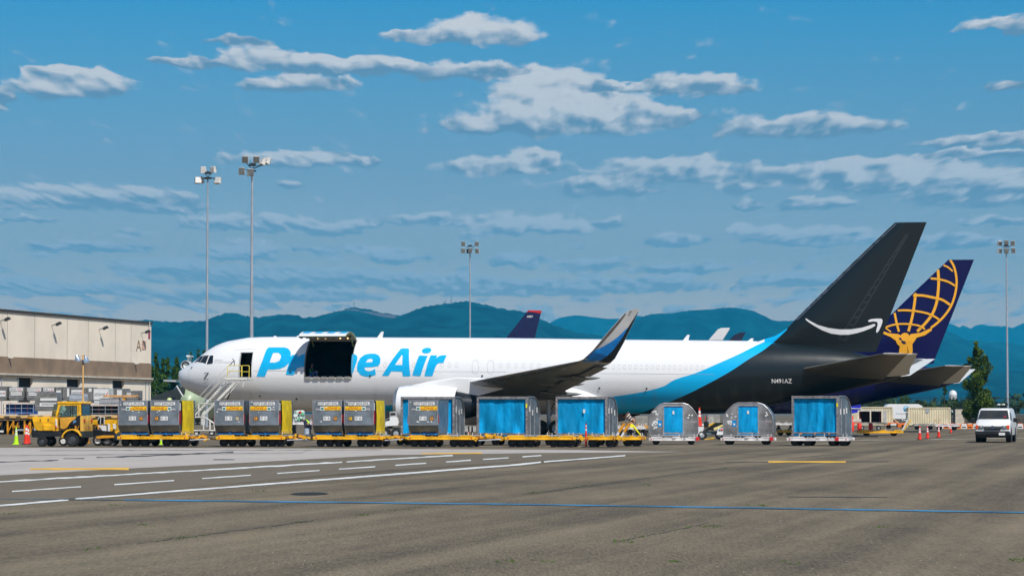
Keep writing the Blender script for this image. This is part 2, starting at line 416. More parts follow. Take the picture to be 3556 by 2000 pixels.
gpoly([(-500, 1553), (900, 1556), (2000, 1562), (2380, 1569), (1900, 1572), (1750, 1574), (1330, 1580), (908, 1603), (400, 1629), (0, 1650), (-500, 1674)], .004,
      'concrete_apron', CONC, label='pale concrete apron in front of the container train')
gpoly([(-500, 1677), (0, 1651), (908, 1604), (1330, 1581), (1760, 1575), (2230, 1576), (1300, 1635), (150, 1738), (-500, 1795)], .004, 'service_road', TARS, label='smooth grey service road between two white lines')
WPM = M('road_white', (.66, .66, .63), .7, var=.2, scale=1.5)
YPM = M('road_yellow', (.72, .40, .03), .7, var=.2, scale=1.2)
BPM = M('road_blue', (.03, .15, .28), .8, var=.5, scale=.6)
JNT = M('joint_sealant', (.05, .05, .045), .8, var=.2)
o_ = 1/1.431
def Lp(x, y): return (x*o_, 1500+y*o_)
def Rp(x, y): return (1756+x*o_, 1500+y*o_)
strip([(-300, 1696), Lp(0, 247), Lp(1700, 150)], 2.2, .008, 'edge_line', WPM, label='broken white edge line beside the concrete', jag=.5)
strip([Lp(1722, 148), Lp(2250, 117)], 2.0, .008, 'edge_line', WPM, label='far end of the white line beside the concrete', jag=.5)
strip([(-300, 1782), Lp(340, 337)], 2.9, .008, 'edge_line', WPM, label='short white line piece at the left edge of frame', jag=.15)
strip([Lp(375, 333), Lp(1600, 238), Lp(2576, 162), Rp(175, 150)], 2.6, .008, 'edge_line', WPM, label='long solid white line along the near side of the road', jag=.15)
strip([Rp(190, 148), Rp(595, 117)], 2.0, .008, 'edge_line', WPM, label='far end of the near white line', jag=.2)
for a, b in (((60, 296), (403, 272)), ((568, 262), (865, 241)), ((1005, 231), (1247, 215)), ((1378, 206), (1588, 191)), ((1684, 185), (1865, 172)),
             ((1965, 165), (2118, 155)), ((2217, 149), (2340, 140)), ((2400, 136), (2527, 128)), ((2596, 123), (2690, 117))):
    strip([Lp(*a), Lp(*b)], 1.8, .008, 'lane_dash', WPM, label='white centre dash of the service road', jag=.2)
strip([Lp(-60, 332), Lp(620, 338)], 1.2, .009, 'blue_line', M('faded_blue', (.07, .11, .14), .85, var=.4), label='faded left end of the thin blue line', jag=.5)
strip([Lp(620, 338), Lp(2576, 360), Rp(1250, 378), Rp(2700, 403)], 2.1, .009, 'blue_line', BPM, label='thin blue painted line across the tarmac', jag=.2)
strip([Lp(150, 184), Lp(640, 183)], 3.4, .008, 'yellow_bar', YPM, label='yellow bar on the pale concrete at left', jag=.3)
strip([Lp(2095, 107), Lp(2395, 105)], 2.0, .008, 'yellow_bar', YPM, label='yellow bar at the tip of the concrete', jag=.3)
strip([Rp(1305, 148), Rp(1690, 148)], 2.6, .008, 'yellow_bar', YPM, label='yellow bar on the tarmac at right', jag=.2)
for a, b, h_ in (((0, 150), (290, 140), 1.6), ((480, 128), (1160, 100), 1.8), ((315, 133), (420, 132), 1.2), ((1060, 138), (1165, 137), 1.2), ((700, 112), (1500, 103), .5),
                 ((1500, 104), (1524, 92), .6), ((0, 118), (900, 108), .5), ((200, 92), (1900, 88), .6)):
    strip([Lp(*a), Lp(*b)], h_, .008, 'slab_joint', JNT, jag=.8, label='dark sealed joint between concrete slabs')
strip([Rp(1400, 322), Rp(1900, 324)], 1.2, .006, 'tar_seam', JNT, jag=.9, label='dark seam in the right part of the tarmac')
strip([Rp(1090, 150), Rp(1900, 146)], .8, .006, 'tar_seam', JNT, jag=.9, label='faint dark seam behind the yellow bar')
# oil stain / drain cover
mb = MB(); c = gp(1075, 1715); mb.lathe([(.0, .01), (.34, .012), (.36, .004)], (0, 0, 0), 'Z', 24)
o = mb.build('drain_cover', M('drain_black', (.008, .008, .008), .8), loc=(c.x, c.y, 0)); tag(o, 'dark round drain cover in the tarmac below the white line', 'drain cover'); o.scale = (1.05, 2.6, 1)
# cracks with weeds
GRS = M('weeds', (.06, .10, .02), .8, var=.4, scale=9)
wd = MB(); rw = random.Random(3)
def weed(p, s):
    for _ in range(5):
        a = rw.uniform(0, 6.28); r = rw.uniform(0, s); h = rw.uniform(.008, .03); q = Vector((p.x+math.cos(a)*r, p.y+math.sin(a)*r*3, 0)); e = rw.uniform(.01, .03)
        wd.add([(q.x-e, q.y, .003), (q.x+e, q.y, .003), (q.x+rw.uniform(-e, e)*2, q.y, h)], [(0, 1, 2)])
crk = []
for a, b in ((Rp(80, 310), Rp(1100, 178)), (Lp(680, 555), Lp(1560, 440)), (Rp(540, 548), Rp(1000, 455)), (Rp(1400, 130), Rp(1900, 92))):
    pts = []; n = 26
    for i in range(n+1):
        t = i/n; pts.append((a[0]+(b[0]-a[0])*t, a[1]+(b[1]-a[1])*t+rw.uniform(-1.3, 1.3)))
        if rw.random() < .16: weed(gp(*pts[-1]), .12)
    strip(pts, .5, .006, 'pavement_crack', JNT, label='dark weedy crack running through the tarmac', jag=.9)
for u, v in ((Lp(30, 405)), (Lp(475, 580)), (Lp(720, 465)), (Rp(2045, 184)), (Rp(1300, 368)), (Rp(1235, 366)), (Rp(565, 547)), (Rp(20, 642)), (Rp(190, 643)), (Rp(830, 643)), (Rp(1410, 645)), (Rp(1870, 474)),
             (Lp(1310, 293)), (Lp(2090, 376)), (Lp(2010, 385)), (Lp(550, 362)), (Rp(1000, 470)), (Rp(1010, 472)), (Rp(2550, 640)), (Rp(120, 300)), (Rp(700, 265)), (Lp(1800, 412)), (Lp(870, 530)), (Lp(960, 522))):
    for k in range(2): weed(gp(u+rw.uniform(-22, 22), v+rw.uniform(-1.5, 1.5)), .16)
tag(wd.build('weeds', GRS), 'small green weeds growing in the tarmac cracks', kind='stuff')
# tiny stones and litter on the near tarmac
PEB = M('pebbles', (.20, .19, .16), .9, var=.3); pb = MB()
for _ in range(500):
    v = 1620+380*rw.random()**.7; u = rw.uniform(-50, 3600); q = gp(u, v); s = rw.uniform(.004, .010)
    pb.add([(q.x-s, q.y-s, .0), (q.x+s, q.y-s, 0), (q.x, q.y+s, 0), (q.x, q.y, s*1.1)], [(0, 1, 3), (1, 2, 3), (2, 0, 3)])
tag(pb.build('gravel', PEB), 'loose grit on the tarmac', kind='stuff')

# ------------------------------------------------------------------ hills
def hillmat(name, c1, c2, bare, thr=.62, clear=()):
    m = bpy.data.materials.new(name); m.use_nodes = True; t = m.node_tree; b = t.nodes['Principled BSDF']
    g = nn(t, 'ShaderNodeNewGeometry')
    n = nn(t, 'ShaderNodeTexNoise'); t.links.new(g.outputs['Position'], n.inputs['Vector']); n.inputs['Scale'].default_value = .011; n.inputs['Detail'].default_value = 8
    n2 = nn(t, 'ShaderNodeTexNoise'); t.links.new(g.outputs['Position'], n2.inputs['Vector']); n2.inputs['Scale'].default_value = .0022; n2.inputs['Detail'].default_value = 2
    col = mixc(smooth(n.outputs[0], .38, .64, t), c1, c2, t); col = mixc(smooth(n2.outputs[0], thr, thr+.015, t), col, bare, t)
    if clear:                                      # clear-cuts: warped ellipses at their place on the slope (east, height in metres)
        sp_ = nn(t, 'ShaderNodeSeparateXYZ'); t.links.new(g.outputs['Position'], sp_.inputs[0]); w_ = nn(t, 'ShaderNodeTexNoise'); t.links.new(g.outputs['Position'], w_.inputs['Vector']); w_.inputs['Scale'].default_value = .012
        tot = None
        for u, v, a, h_, sl in clear:
            X0 = (u-CX)/F*9000; Z0 = H+(HY-v)/F*9000
            dx_ = mm('SUBTRACT', sp_.outputs[0], X0, tree=t); dz_ = mm('SUBTRACT', mm('SUBTRACT', sp_.outputs[2], Z0, tree=t), mm('MULTIPLY', dx_, sl, tree=t), tree=t)
            e = mm('ADD', mm('POWER', mm('DIVIDE', mm('ABSOLUTE', dx_, tree=t), a, tree=t), 3.0, tree=t), mm('POWER', mm('DIVIDE', mm('ABSOLUTE', dz_, tree=t), h_, tree=t), 2.0, tree=t), tree=t)
            e = smooth(mm('ADD', e, mm('MULTIPLY', mm('SUBTRACT', w_.outputs[0], .5, tree=t), 2.6, tree=t), tree=t), 1.15, .85, t); tot = e if tot is None else mm('MAXIMUM', tot, e, tree=t)
        col = mixc(tot, col, bare, t)
    t.links.new(col, b.inputs['Base Color']); b.inputs['Roughness'].default_value = .95; b.inputs['Specular IOR Level'].default_value = .1
    return m
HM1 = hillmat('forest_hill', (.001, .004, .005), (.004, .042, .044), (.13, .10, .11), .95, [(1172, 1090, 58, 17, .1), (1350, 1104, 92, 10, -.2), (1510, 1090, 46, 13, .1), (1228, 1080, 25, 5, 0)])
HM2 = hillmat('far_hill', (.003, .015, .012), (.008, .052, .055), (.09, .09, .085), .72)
def ridge(px, Y, name, mat, label, rough=14, run=2600, seed=0, teeth=0):
    xs = [q[0] for q in px]; ys = [q[1] for q in px]; n = 420; m_ = 22
    mb = MB(); rr = random.Random(seed); rows = []
    for i in range(n):
        u = xs[0]+(xs[-1]-xs[0])*i/(n-1); v = interp(u, xs, ys)
        q = at(u, v, Y); cr = q.z; row = []
        for j in range(m_+1):
            t = j/m_; yy = Y-run*t; prof = (1-t)**.9
            w = math.sin(min(1, t*4)*math.pi/2)
            nz_ = noise.fractal(Vector((q.x/620+seed, yy/820, seed)), 1, 2, 5)*cr*.42*w*(1-t)
            spur = abs(noise.noise(Vector((q.x/900+seed*3, yy/5200, 7+seed))))*cr*.85*math.sin(t*math.pi)
            z = cr*prof+nz_+spur*.8-cr*.12*math.sin(t*math.pi)
            lim = H+(cr-H)*(yy/Y)*.985
            if j: z = min(z, lim-2)
            if j == 0: z += teeth*(rr.random()+1.6*noise.noise(Vector((q.x/90, 3, 9))))
            row.append((q.x*(yy/Y)**.15, yy, max(z, -5) if j < m_ else -5))
        row.insert(0, (q.x, Y+900, -5)); row.insert(1, (q.x, Y+300, cr*.6)); rows.append(row)
    k = len(rows[0]); vs = [v for r in rows for v in r]
    fs = [(i*k+j, (i+1)*k+j, (i+1)*k+j+1, i*k+j+1) for i in range(n-1) for j in range(k-1)]
    mb.add(vs, fs); o = mb.build(name, mat, smooth=True, ang=180); return tag(o, label, kind='structure')
ridge([(-600, 1105), (0, 1112), (523, 1117), (700, 1117), (718, 1111), (760, 1098), (810, 1092), (850, 1097), (900, 1102), (1000, 1094), (1030, 1098), (1060, 1107), (1110, 1101), (1150, 1088), (1200, 1075), (1235, 1070),
       (1290, 1078), (1340, 1092), (1395, 1098), (1450, 1080), (1500, 1062), (1560, 1050), (1600, 1052), (1700, 1062), (1760, 1075), (1830, 1095), (1900, 1118), (2000, 1155), (2110, 1170), (2250, 1210), (2500, 1290), (2800, 1380)],
      9000, 'hills', HM1, 'dark forested ridge behind the aircraft nose', seed=1, teeth=5)
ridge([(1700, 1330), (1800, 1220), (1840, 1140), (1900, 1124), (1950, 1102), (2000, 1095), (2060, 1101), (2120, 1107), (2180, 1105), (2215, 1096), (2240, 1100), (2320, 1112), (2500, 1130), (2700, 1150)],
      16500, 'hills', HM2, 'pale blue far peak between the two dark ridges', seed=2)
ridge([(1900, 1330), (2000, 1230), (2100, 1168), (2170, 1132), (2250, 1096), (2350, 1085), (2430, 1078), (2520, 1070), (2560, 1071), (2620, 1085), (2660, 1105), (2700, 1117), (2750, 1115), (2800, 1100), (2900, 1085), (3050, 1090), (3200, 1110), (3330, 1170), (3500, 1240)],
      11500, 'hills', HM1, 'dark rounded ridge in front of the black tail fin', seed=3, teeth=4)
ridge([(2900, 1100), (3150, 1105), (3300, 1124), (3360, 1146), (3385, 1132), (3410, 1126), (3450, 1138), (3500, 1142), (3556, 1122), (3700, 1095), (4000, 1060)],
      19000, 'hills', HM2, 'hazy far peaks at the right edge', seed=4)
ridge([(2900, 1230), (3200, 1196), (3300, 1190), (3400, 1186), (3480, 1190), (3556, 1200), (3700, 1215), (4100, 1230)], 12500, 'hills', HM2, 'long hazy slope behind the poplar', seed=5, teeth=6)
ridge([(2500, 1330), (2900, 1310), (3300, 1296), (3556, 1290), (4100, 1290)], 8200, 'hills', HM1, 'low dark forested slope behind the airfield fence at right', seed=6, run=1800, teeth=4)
ridge([(-2500, 1120), (-1500, 1090), (-500, 1104), (-300, 1112)], 9300, 'hills', HM1, 'forested ridge going on beyond the left edge', seed=8)
# masts on the summits
mt = MB()
for u, v0, v1 in ((1567, 1052, 1026), (1229, 1074, 1045), (1548, 1056, 1040), (1540, 1058, 1046), (2517, 1072, 1058)):
    a = at(u, v0, 8950 if u < 2000 else 11400); b = at(u, v1, a.y); mt = MB(); mt.tube(a-Vector((0, 0, 20)), b, 1.6, .8, n=4)
    o = mt.build('radio_mast', GRY); tag(o, {1567: 'tallest thin radio mast on the highest forested summit', 1229: 'thin radio mast on the bare brown summit', 1548: 'short mast just left of the tallest radio mast', 1540: 'outer left short mast on the highest summit', 2517: 'tiny mast on the rounded ridge by the black fin'}[u], 'radio mast', 'radio masts on the hilltops')
# air
hz = MB(); hz.bb(-24000, 24000, -300, 21500, -9, 1250)
HZM = bpy.data.materials.new('haze_air'); HZM.use_nodes = True; t = HZM.node_tree; t.nodes.clear()
pv = nn(t, 'ShaderNodeVolumePrincipled'); ou = nn(t, 'ShaderNodeOutputMaterial'); t.links.new(pv.outputs[0], ou.inputs['Volume'])
pv.inputs['Color'].default_value = (.02, .58, 1.0, 1); pv.inputs['Density'].default_value = 6.6e-5; pv.inputs['Anisotropy'].default_value = .0
ho = hz.build('haze', HZM); tag(ho, 'blue summer haze over the airfield and hills', kind='stuff'); ho.display_type = 'WIRE'
# ------------------------------------------------------------------ aircraft geometry, traced once and used for both freighters
PHI = R(-12.5); PY = 204.0; PX = (621-CX)/F*PY
PO = Vector((PX, PY, 0)); PR = Matrix.Rotation(PHI, 3, 'Z'); PRI = PR.transposed()
def P2L(u, v, yl):
    """pixel -> (x, z) in the aircraft's own frame on the plane y = yl"""
    d = PRI @ ray(u, v); o = PRI @ (Vector((0, 0, H))-PO); t = (yl-o.y)/d.y; p = o+d*t; return p.x, p.z
def c2(l): return [(500+x/2.634, 1050+y/2.634) for x, y in l]
def c3(l): return [(1050+x/2.634, 1050+y/2.634) for x, y in l]
def c4(l): return [(1600+x/2.634, 1050+y/2.634) for x, y in l]
def c5(l): return [(2150+x/2.634, 1050+y/2.634) for x, y in l]
def c7(l): return [(2650+x/2.6347, 750+y/2.6347) for x, y in l]
def ct(l): return [(2750+x/3.963, 1180+y/3.963) for x, y in l]
def cd(l): return [(1000+x/5.367, 1080+y/5.367) for x, y in l]
TOPP = [(620.5, 1299), (622.5, 1290), (631, 1284), (652, 1270), (667, 1262), (682, 1251), (701, 1236), (718, 1222), (735, 1210), (766, 1194), (804, 1182), (842, 1174.7), (880, 1171), (948, 1169.5), (1240, 1171),
        (1750, 1173.6), (1942, 1176), (2150, 1179), (2416, 1181.5), (2617, 1184), (2690, 1189), (2760, 1195.5), (2850, 1205), (2930, 1217), (3002, 1232), (3070, 1247), (3127, 1262), (3150, 1272)]
BOTP = [(620.5, 1299), (621, 1316), (627, 1331), (636.7, 1344), (652, 1354), (671, 1363), (697, 1376), (725, 1388), (760, 1399), (800, 1408), (850, 1415), (900, 1419), (1000, 1423), (1060, 1425), (1300, 1428), (1700, 1432), (2143, 1437), (2431, 1437),
        (2530, 1433), (2666, 1409), (2750, 1393.5), (2876, 1368), (2977, 1346.5), (3060, 1329), (3128, 1307), (3150, 1298)]
tl = [P2L(u, v, 0) for u, v in TOPP]; bl = [P2L(u, v, 0) for u, v in BOTP]
L0 = tl[0][0]; LE_ = max(tl[-1][0], bl[-1][0])
tx, tz = [q[0] for q in tl], [q[1] for q in tl]; bx, bz = [q[0] for q in bl], [q[1] for q in bl]
wx = [0, .12, .4, .9, 1.6, 2.5, 3.5, 5, 6.5, 8, 9.5, 36, 40, 44, 48, 51, 53.4, 54.4]; wy = [0, .38, .78, 1.2, 1.6, 1.92, 2.16, 2.36, 2.46, 2.505, 2.515, 2.515, 2.4, 2.05, 1.42, .88, .45, .3]
def sec(x):
    t = interp(x, tx, tz); b = interp(x, bx, bz); w = interp(x-L0, wx, wy); return t, b, w
def fus(x, a, k=1.0, off=0.0):
    """fuselage surface point; a = angle up from the near side (radians)"""
    t, b, w = sec(x); hh = (t-b)/2; return (x, -(w+off)*math.cos(a)*k, (t+b)/2+(hh+off)*math.sin(a)*k)
def fz(x, z, off=.012):
    t, b, w = sec(x); s = max(-1, min(1, (z-(t+b)/2)/max(.02, (t-b)/2))); c_ = math.sqrt(1-s*s); r = off; return (x, -(w*c_)-r*max(c_, .25), z+r*s)
def N2L(u, v):
    """pixel -> (x, z) on the near skin of the fuselage"""
    y = -2.0
    for _ in range(12):
        x, z = P2L(u, v, y); y = .4*y+.6*fz(x, z, 0)[1]
    return x, z
# livery boundaries: white | blue | black
B1 = [N2L(u, v) for u, v in [(1100, 1424), (1354, 1406), (1560, 1402), (1800, 1397), (2000, 1388)]+c4([(1380, 862), (1844, 770)])+c5([(260, 790), (500, 710), (700, 645), (900, 560), (1100, 470), (1240, 400)])]+[P2L(2662, 1181, 0), (P2L(2668, 1175, 0)[0], 16.8)]
B2 = [N2L(u, v) for u, v in [(2140, 1437)]+c5([(200, 1008), (300, 970), (470, 905), (610, 845), (800, 750), (1000, 640), (1200, 510), (1330, 430)])]+[P2L(*q, 0) for q in c5([(1430, 352), (1490, 295), (1550, 230)])]+[(P2L(2745, 1126, 0)[0], 16.8)]
def livery(name, upper, mid, low_):
    m = bpy.data.materials.new(name); m.use_nodes = True; t = m.node_tree; b = t.nodes['Principled BSDF']
    c = nn(t, 'ShaderNodeTexCoord'); s = nn(t, 'ShaderNodeSeparateXYZ'); t.links.new(c.outputs['Object'], s.inputs[0])
    def below(pts):
        fc = nn(t, 'ShaderNodeFloatCurve'); t.links.new(mm('DIVIDE', s.outputs[0], 60.0, tree=t), fc.inputs['Value'])
        cu = fc.mapping.curves[0]; pts = [(0, -1)]+[(pts[0][0]-.05, -1)]+pts+[(60, 17)]
        last = -1; good = []
        for x, z in pts:
            if x > last+.02: good.append((x, z)); last = x
        for i, (x, z) in enumerate(good):
            q = (x/60, (z+1)/18)
            if i == 0: cu.points[0].location = q
            elif i == len(good)-1: cu.points[1].location = q
            else: cu.points.new(*q)
        for q in cu.points: q.handle_type = 'VECTOR' if (q.location[1] < .01 or q.location[1] > .9) else 'AUTO_CLAMPED'
        fc.mapping.update()
        return mm('LESS_THAN', mm('DIVIDE', mm('ADD', s.outputs[2], 1.0, tree=t), 18.0, tree=t), fc.outputs[0], tree=t)
    if mid:
        col = mixc(below(B1), upper, mid, t); col = mixc(below(B2), col, low_, t)
    else: col = mixc(0.0, upper, upper, t)
    # grime: faint streaks running down the belly
    mp = nn(t, 'ShaderNodeMapping'); t.links.new(c.outputs['Object'], mp.inputs[0]); mp.inputs['Scale'].default_value = (1.4, .4, .35)
    n = nn(t, 'ShaderNodeTexNoise'); t.links.new(mp.outputs[0], n.inputs['Vector']); n.inputs['Scale'].default_value = 1.1; n.inputs['Detail'].default_value = 6
    dirt = mm('MULTIPLY', smooth(n.outputs[0], .48, .75, t), smooth(s.outputs[2], 4.3, 2.2, t), tree=t)
    col = mixc(mm('MULTIPLY', dirt, .22, tree=t), col, (.16, .14, .11), t)
    t.links.new(col, b.inputs['Base Color']); b.inputs['Roughness'].default_value = .34; b.inputs['Coat Weight'].default_value = .12 if upper[0] > .5 else .0; b.inputs['Coat Roughness'].default_value = .2; b.inputs['Specular IOR Level'].default_value = .38
    bp = nn(t, 'ShaderNodeBump'); bp.inputs['Distance'].default_value = .006
    n2 = nn(t, 'ShaderNodeTexNoise'); t.links.new(c.outputs['Object'], n2.inputs['Vector']); n2.inputs['Scale'].default_value = 1.6
    t.links.new(n2.outputs[0], bp.inputs['Height']); t.links.new(bp.outputs[0], b.inputs['Normal'])
    return m
PCYAN = (.0, .43, .80); PBLACK = (.007, .013, .016); PNAVY = (.001, .002, .062)
LIV1 = livery('white_blue_black_livery', (.80, .80, .80), PCYAN, PBLACK)
LIV2 = livery('navy_livery', PNAVY, None, None)
CYM = M('cyan_paint', PCYAN, .35, var=.03, coat=.3); BKM = M('tail_black', PBLACK, .4, var=.15, scale=.5, coat=.2); NVM = M('navy_paint', PNAVY, .35, var=.08, coat=.3)
GLD = M('gold_paint', (.90, .42, .02), .45, var=.03)
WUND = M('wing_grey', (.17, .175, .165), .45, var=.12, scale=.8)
METAL = M('bare_metal', (.55, .55, .54), .28, .85, var=.1)
HOLD = M('hold_shade_lining', (.010, .018, .022), .9, var=.3, scale=1, spec=.1)  # darkness of the hold put into the colour of a light lining
TWH = M('titanium_grey', (.10, .10, .11), .4, .6, var=.2)

# the open main deck door and the open crew door
dx0, dz0 = N2L(1058, 1309); dx1, _ = N2L(1221, 1309); dxt, _ = N2L(1224, 1190)
ex0, ez0 = N2L(831, 1309); ex1, ez1 = N2L(879, 1224)
T_, B_, W_ = sec(10.5); ZC = (T_+B_)/2; HHf = (T_-B_)/2
DA0 = math.asin((dz0-ZC)/HHf); DA1 = R(64)
t_, b_, w_ = sec((ex0+ex1)/2); EA0 = math.asin((ez0-(t_+b_)/2)/((t_-b_)/2)); EA1 = math.asin((ez1-(t_+b_)/2)/((t_-b_)/2))
xs = sorted(set([L0+.001, .02+L0, .06+L0, .12+L0, .2+L0, .32+L0, .5+L0, .75+L0, 1.1+L0, 1.5+L0, 2+L0, 2.5+L0, 3+L0, 3.5+L0, 4+L0, ex0, ex1, 6.5, 7.3, 8.2, 9.2, dx0, (dx0+dx1)/2, dx1, 15, 17, 19, 22, 25, 28, 31, 33.5, 36, 37.5, 39, 40.5, 42, 43.5, 45, 46.5, 48, 49.3, 50.6, 51.8, 52.8, 53.6, LE_]))
aa = sorted(set([R(k*7.5) for k in range(-12, 36)]+[DA0, DA1, EA0, EA1]))
aa = [a for i, a in enumerate(aa) if a in (DA0, DA1, EA0, EA1) or all(abs(a-b) > R(2.2) for b in (DA0, DA1, EA0, EA1))]
def build_fus(liv, doors):
    mb = MB(); n = len(aa)
    for x in xs:
        for a in aa: mb.v.append(fus(x, a))
    for i in range(len(xs)-1):
        for j in range(n):
            j2 = (j+1) % n; am = (aa[j]+(aa[j2] if j2 else aa[0]+2*math.pi))/2; xm = (xs[i]+xs[i+1])/2
            if doors and dx0 < xm < dx1 and DA0 < am < DA1: continue
            if doors and ex0 < xm < ex1 and EA0 < am < EA1: continue
            mb.f.append((i*n+j, i*n+j2, (i+1)*n+j2, (i+1)*n+j)); mb.m.append(0)
    mb.f.append(tuple(range(n))); mb.m.append(0); k = (len(xs)-1)*n
    mb.f.append(tuple(range(k, k+n))); mb.m.append(0)
    return mb.mesh('fuselage', liv, True, 60)
def obj(name, me, parent=None, loc=None):
    o = bpy.data.objects.new(name, me); COL.objects.link(o)
    if parent: o.parent = parent
    if loc: o.location = loc
    return o
def airfoil(LEp, chord, th, inc=0.0, n=9, ydir=-1, up_=1.0):
    """ring of an aerofoil section in the x-z plane at the leading edge point LEp"""
    up = [];  lo = []
    for i in range(n+1):
        t = (1-math.cos(math.pi*i/n))/2; h = th*chord*5*(.2969*math.sqrt(t)-.126*t-.3516*t*t+.2843*t**3-.1036*t**4)
        up.append((t*chord, h*up_)); lo.append((t*chord, -h*.75))
    pts = up+lo[-2:0:-1]; ci, si = math.cos(inc), math.sin(inc)
    return [(LEp[0]+x*ci+z*si, LEp[1], LEp[2]-x*si+z*ci) for x, z in pts]
def Lz(u, v, y): x, z = P2L(u, v, y); return x, z
def TEX(y): return 31.16 if y > -8.6 else 31.16+6.27*((-8.6-y)/15.0)
def wing_mesh(sgn):
    xr, zr = P2L(1500, 1346, -2.4)
    a = P2L(1610, 1330, -7.1); b = P2L(2018, 1252, -23.6)
    st_ = []
    for y in (-1.2, -2.6, -5, -7.1, -8.6, -11, -15, -19, -22.3, -23.6):
        t = (y+7.1)/(-23.6+7.1); x = a[0]+(b[0]-a[0])*t; z = a[1]+(b[1]-a[1])*t
        te = TEX(y)
        ch = te-x; st_.append(airfoil((x, y*sgn, z), ch, .13 if y > -6 else .11, R(4.6), up_=.3))
    return st_
def winglet(sgn):
    le = c4([(1060, 541), (1120, 520), (1200, 445), (1330, 290), (1440, 165), (1510, 90), (1575, 61)])
    te = c4([(1340, 565), (1372, 552), (1410, 515), (1490, 372), (1565, 215), (1610, 120), (1638, 62)])
    yy = [-23.6, -24.1, -24.45, -24.8, -25.05, -25.2, -25.3]; rings = []
    for (p_, q_, y) in zip(le, te, yy):
        a = P2L(p_[0], p_[1], y); b = P2L(q_[0], q_[1], y); k = 12; up = []; lo = []
        c_ = math.hypot(b[0]-a[0], b[1]-a[1])
        for i in range(k+1):
            t = (1-math.cos(math.pi*i/k))/2; h = .06*c_*5*(.2969*math.sqrt(t)-.126*t-.3516*t*t+.2843*t**3-.1036*t**4)
            pt = (a[0]+(b[0]-a[0])*t, a[1]+(b[1]-a[1])*t)
            up.append((pt[0], (y-h)*sgn, pt[1])); lo.append((pt[0], (y+h)*sgn, pt[1]))
        rings.append(up+lo[-2:0:-1])
    return rings
FT = dict(le0=P2L(2690, 1189, 0), te0=P2L(3037, 1245, 0), le1=P2L(3110, 771.6, 0), te1=P2L(3218, 771.6, 0))
FLE = [P2L(*q, 0) for q in [(2624, 1187), (2643, 1181), (2689, 1167.7), (2717, 1152), (2734.6, 1139), (2764, 1107), (2972.6, 902), (3108, 773)]]
FTE0 = P2L(3028, 1258, 0); FTE1 = P2L(3218, 771.6, 0)
def fin_edges(z):
    zs = [q[1] for q in FLE]; xl_ = [q[0] for q in FLE]
    x0 = np.interp(z, zs, xl_); x1 = FTE0[0]+(FTE1[0]-FTE0[0])*(z-FTE0[1])/(FTE1[1]-FTE0[1]); return float(x0), float(x1)
def fin_half(x, z):
    x0, x1 = fin_edges(z); c_ = max(.01, x1-x0); t = min(1, max(0, (x-x0)/c_)); th = .10 if z > 8 else .10*max(.25, (z-5.8)/2.2)
    cc = min(c_, 8.5)
    return th*cc*5*(.2969*math.sqrt(t)-.126*t-.3516*t*t+.2843*t**3-.1036*t**4)
def fin_mesh(mat):
    mb = MB(); rings = []
    for z in list(np.linspace(6.0, 7.9, 9))+list(np.linspace(8.3, FTE1[1], 14)):
        x0, x1 = fin_edges(z); k = 14; up = []; lo = []
        for i in range(k+1):
            t = (1-math.cos(math.pi*i/k))/2; x = x0+(x1-x0)*t; h = fin_half(x, z); up.append((x, -h, z)); lo.append((x, h, z))
        rings.append(up+lo[-2:0:-1])
    mb.loft(rings); return mb.mesh('tail_fin', mat, True, 50)
def finfn(off=.03): return lambda x, z: (x, -fin_half(x, z)-off, z)
def stab(sgn):
    rings = []
    r_le = P2L(2779, 1283, -1.3); t_le = P2L(3066, 1228, -9.2)
    r_te = P2L(3076, 1309, -1.3); t_te = P2L(3149, 1231, -9.2)
    for k in np.linspace(-.12, 1, 9):
        lx = r_le[0]+(t_le[0]-r_le[0])*k; lz = r_le[1]+(t_le[1]-r_le[1])*k; ex = r_te[0]+(t_te[0]-r_te[0])*k; ez = r_te[1]+(t_te[1]-r_te[1])*k
        y = -1.3-7.9*k; c_ = math.hypot(ex-lx, ez-lz); inc = math.atan2(lz-ez, ex-lx)
        rings.append(airfoil((lx, y*sgn, lz), c_, .10, inc))
    return rings
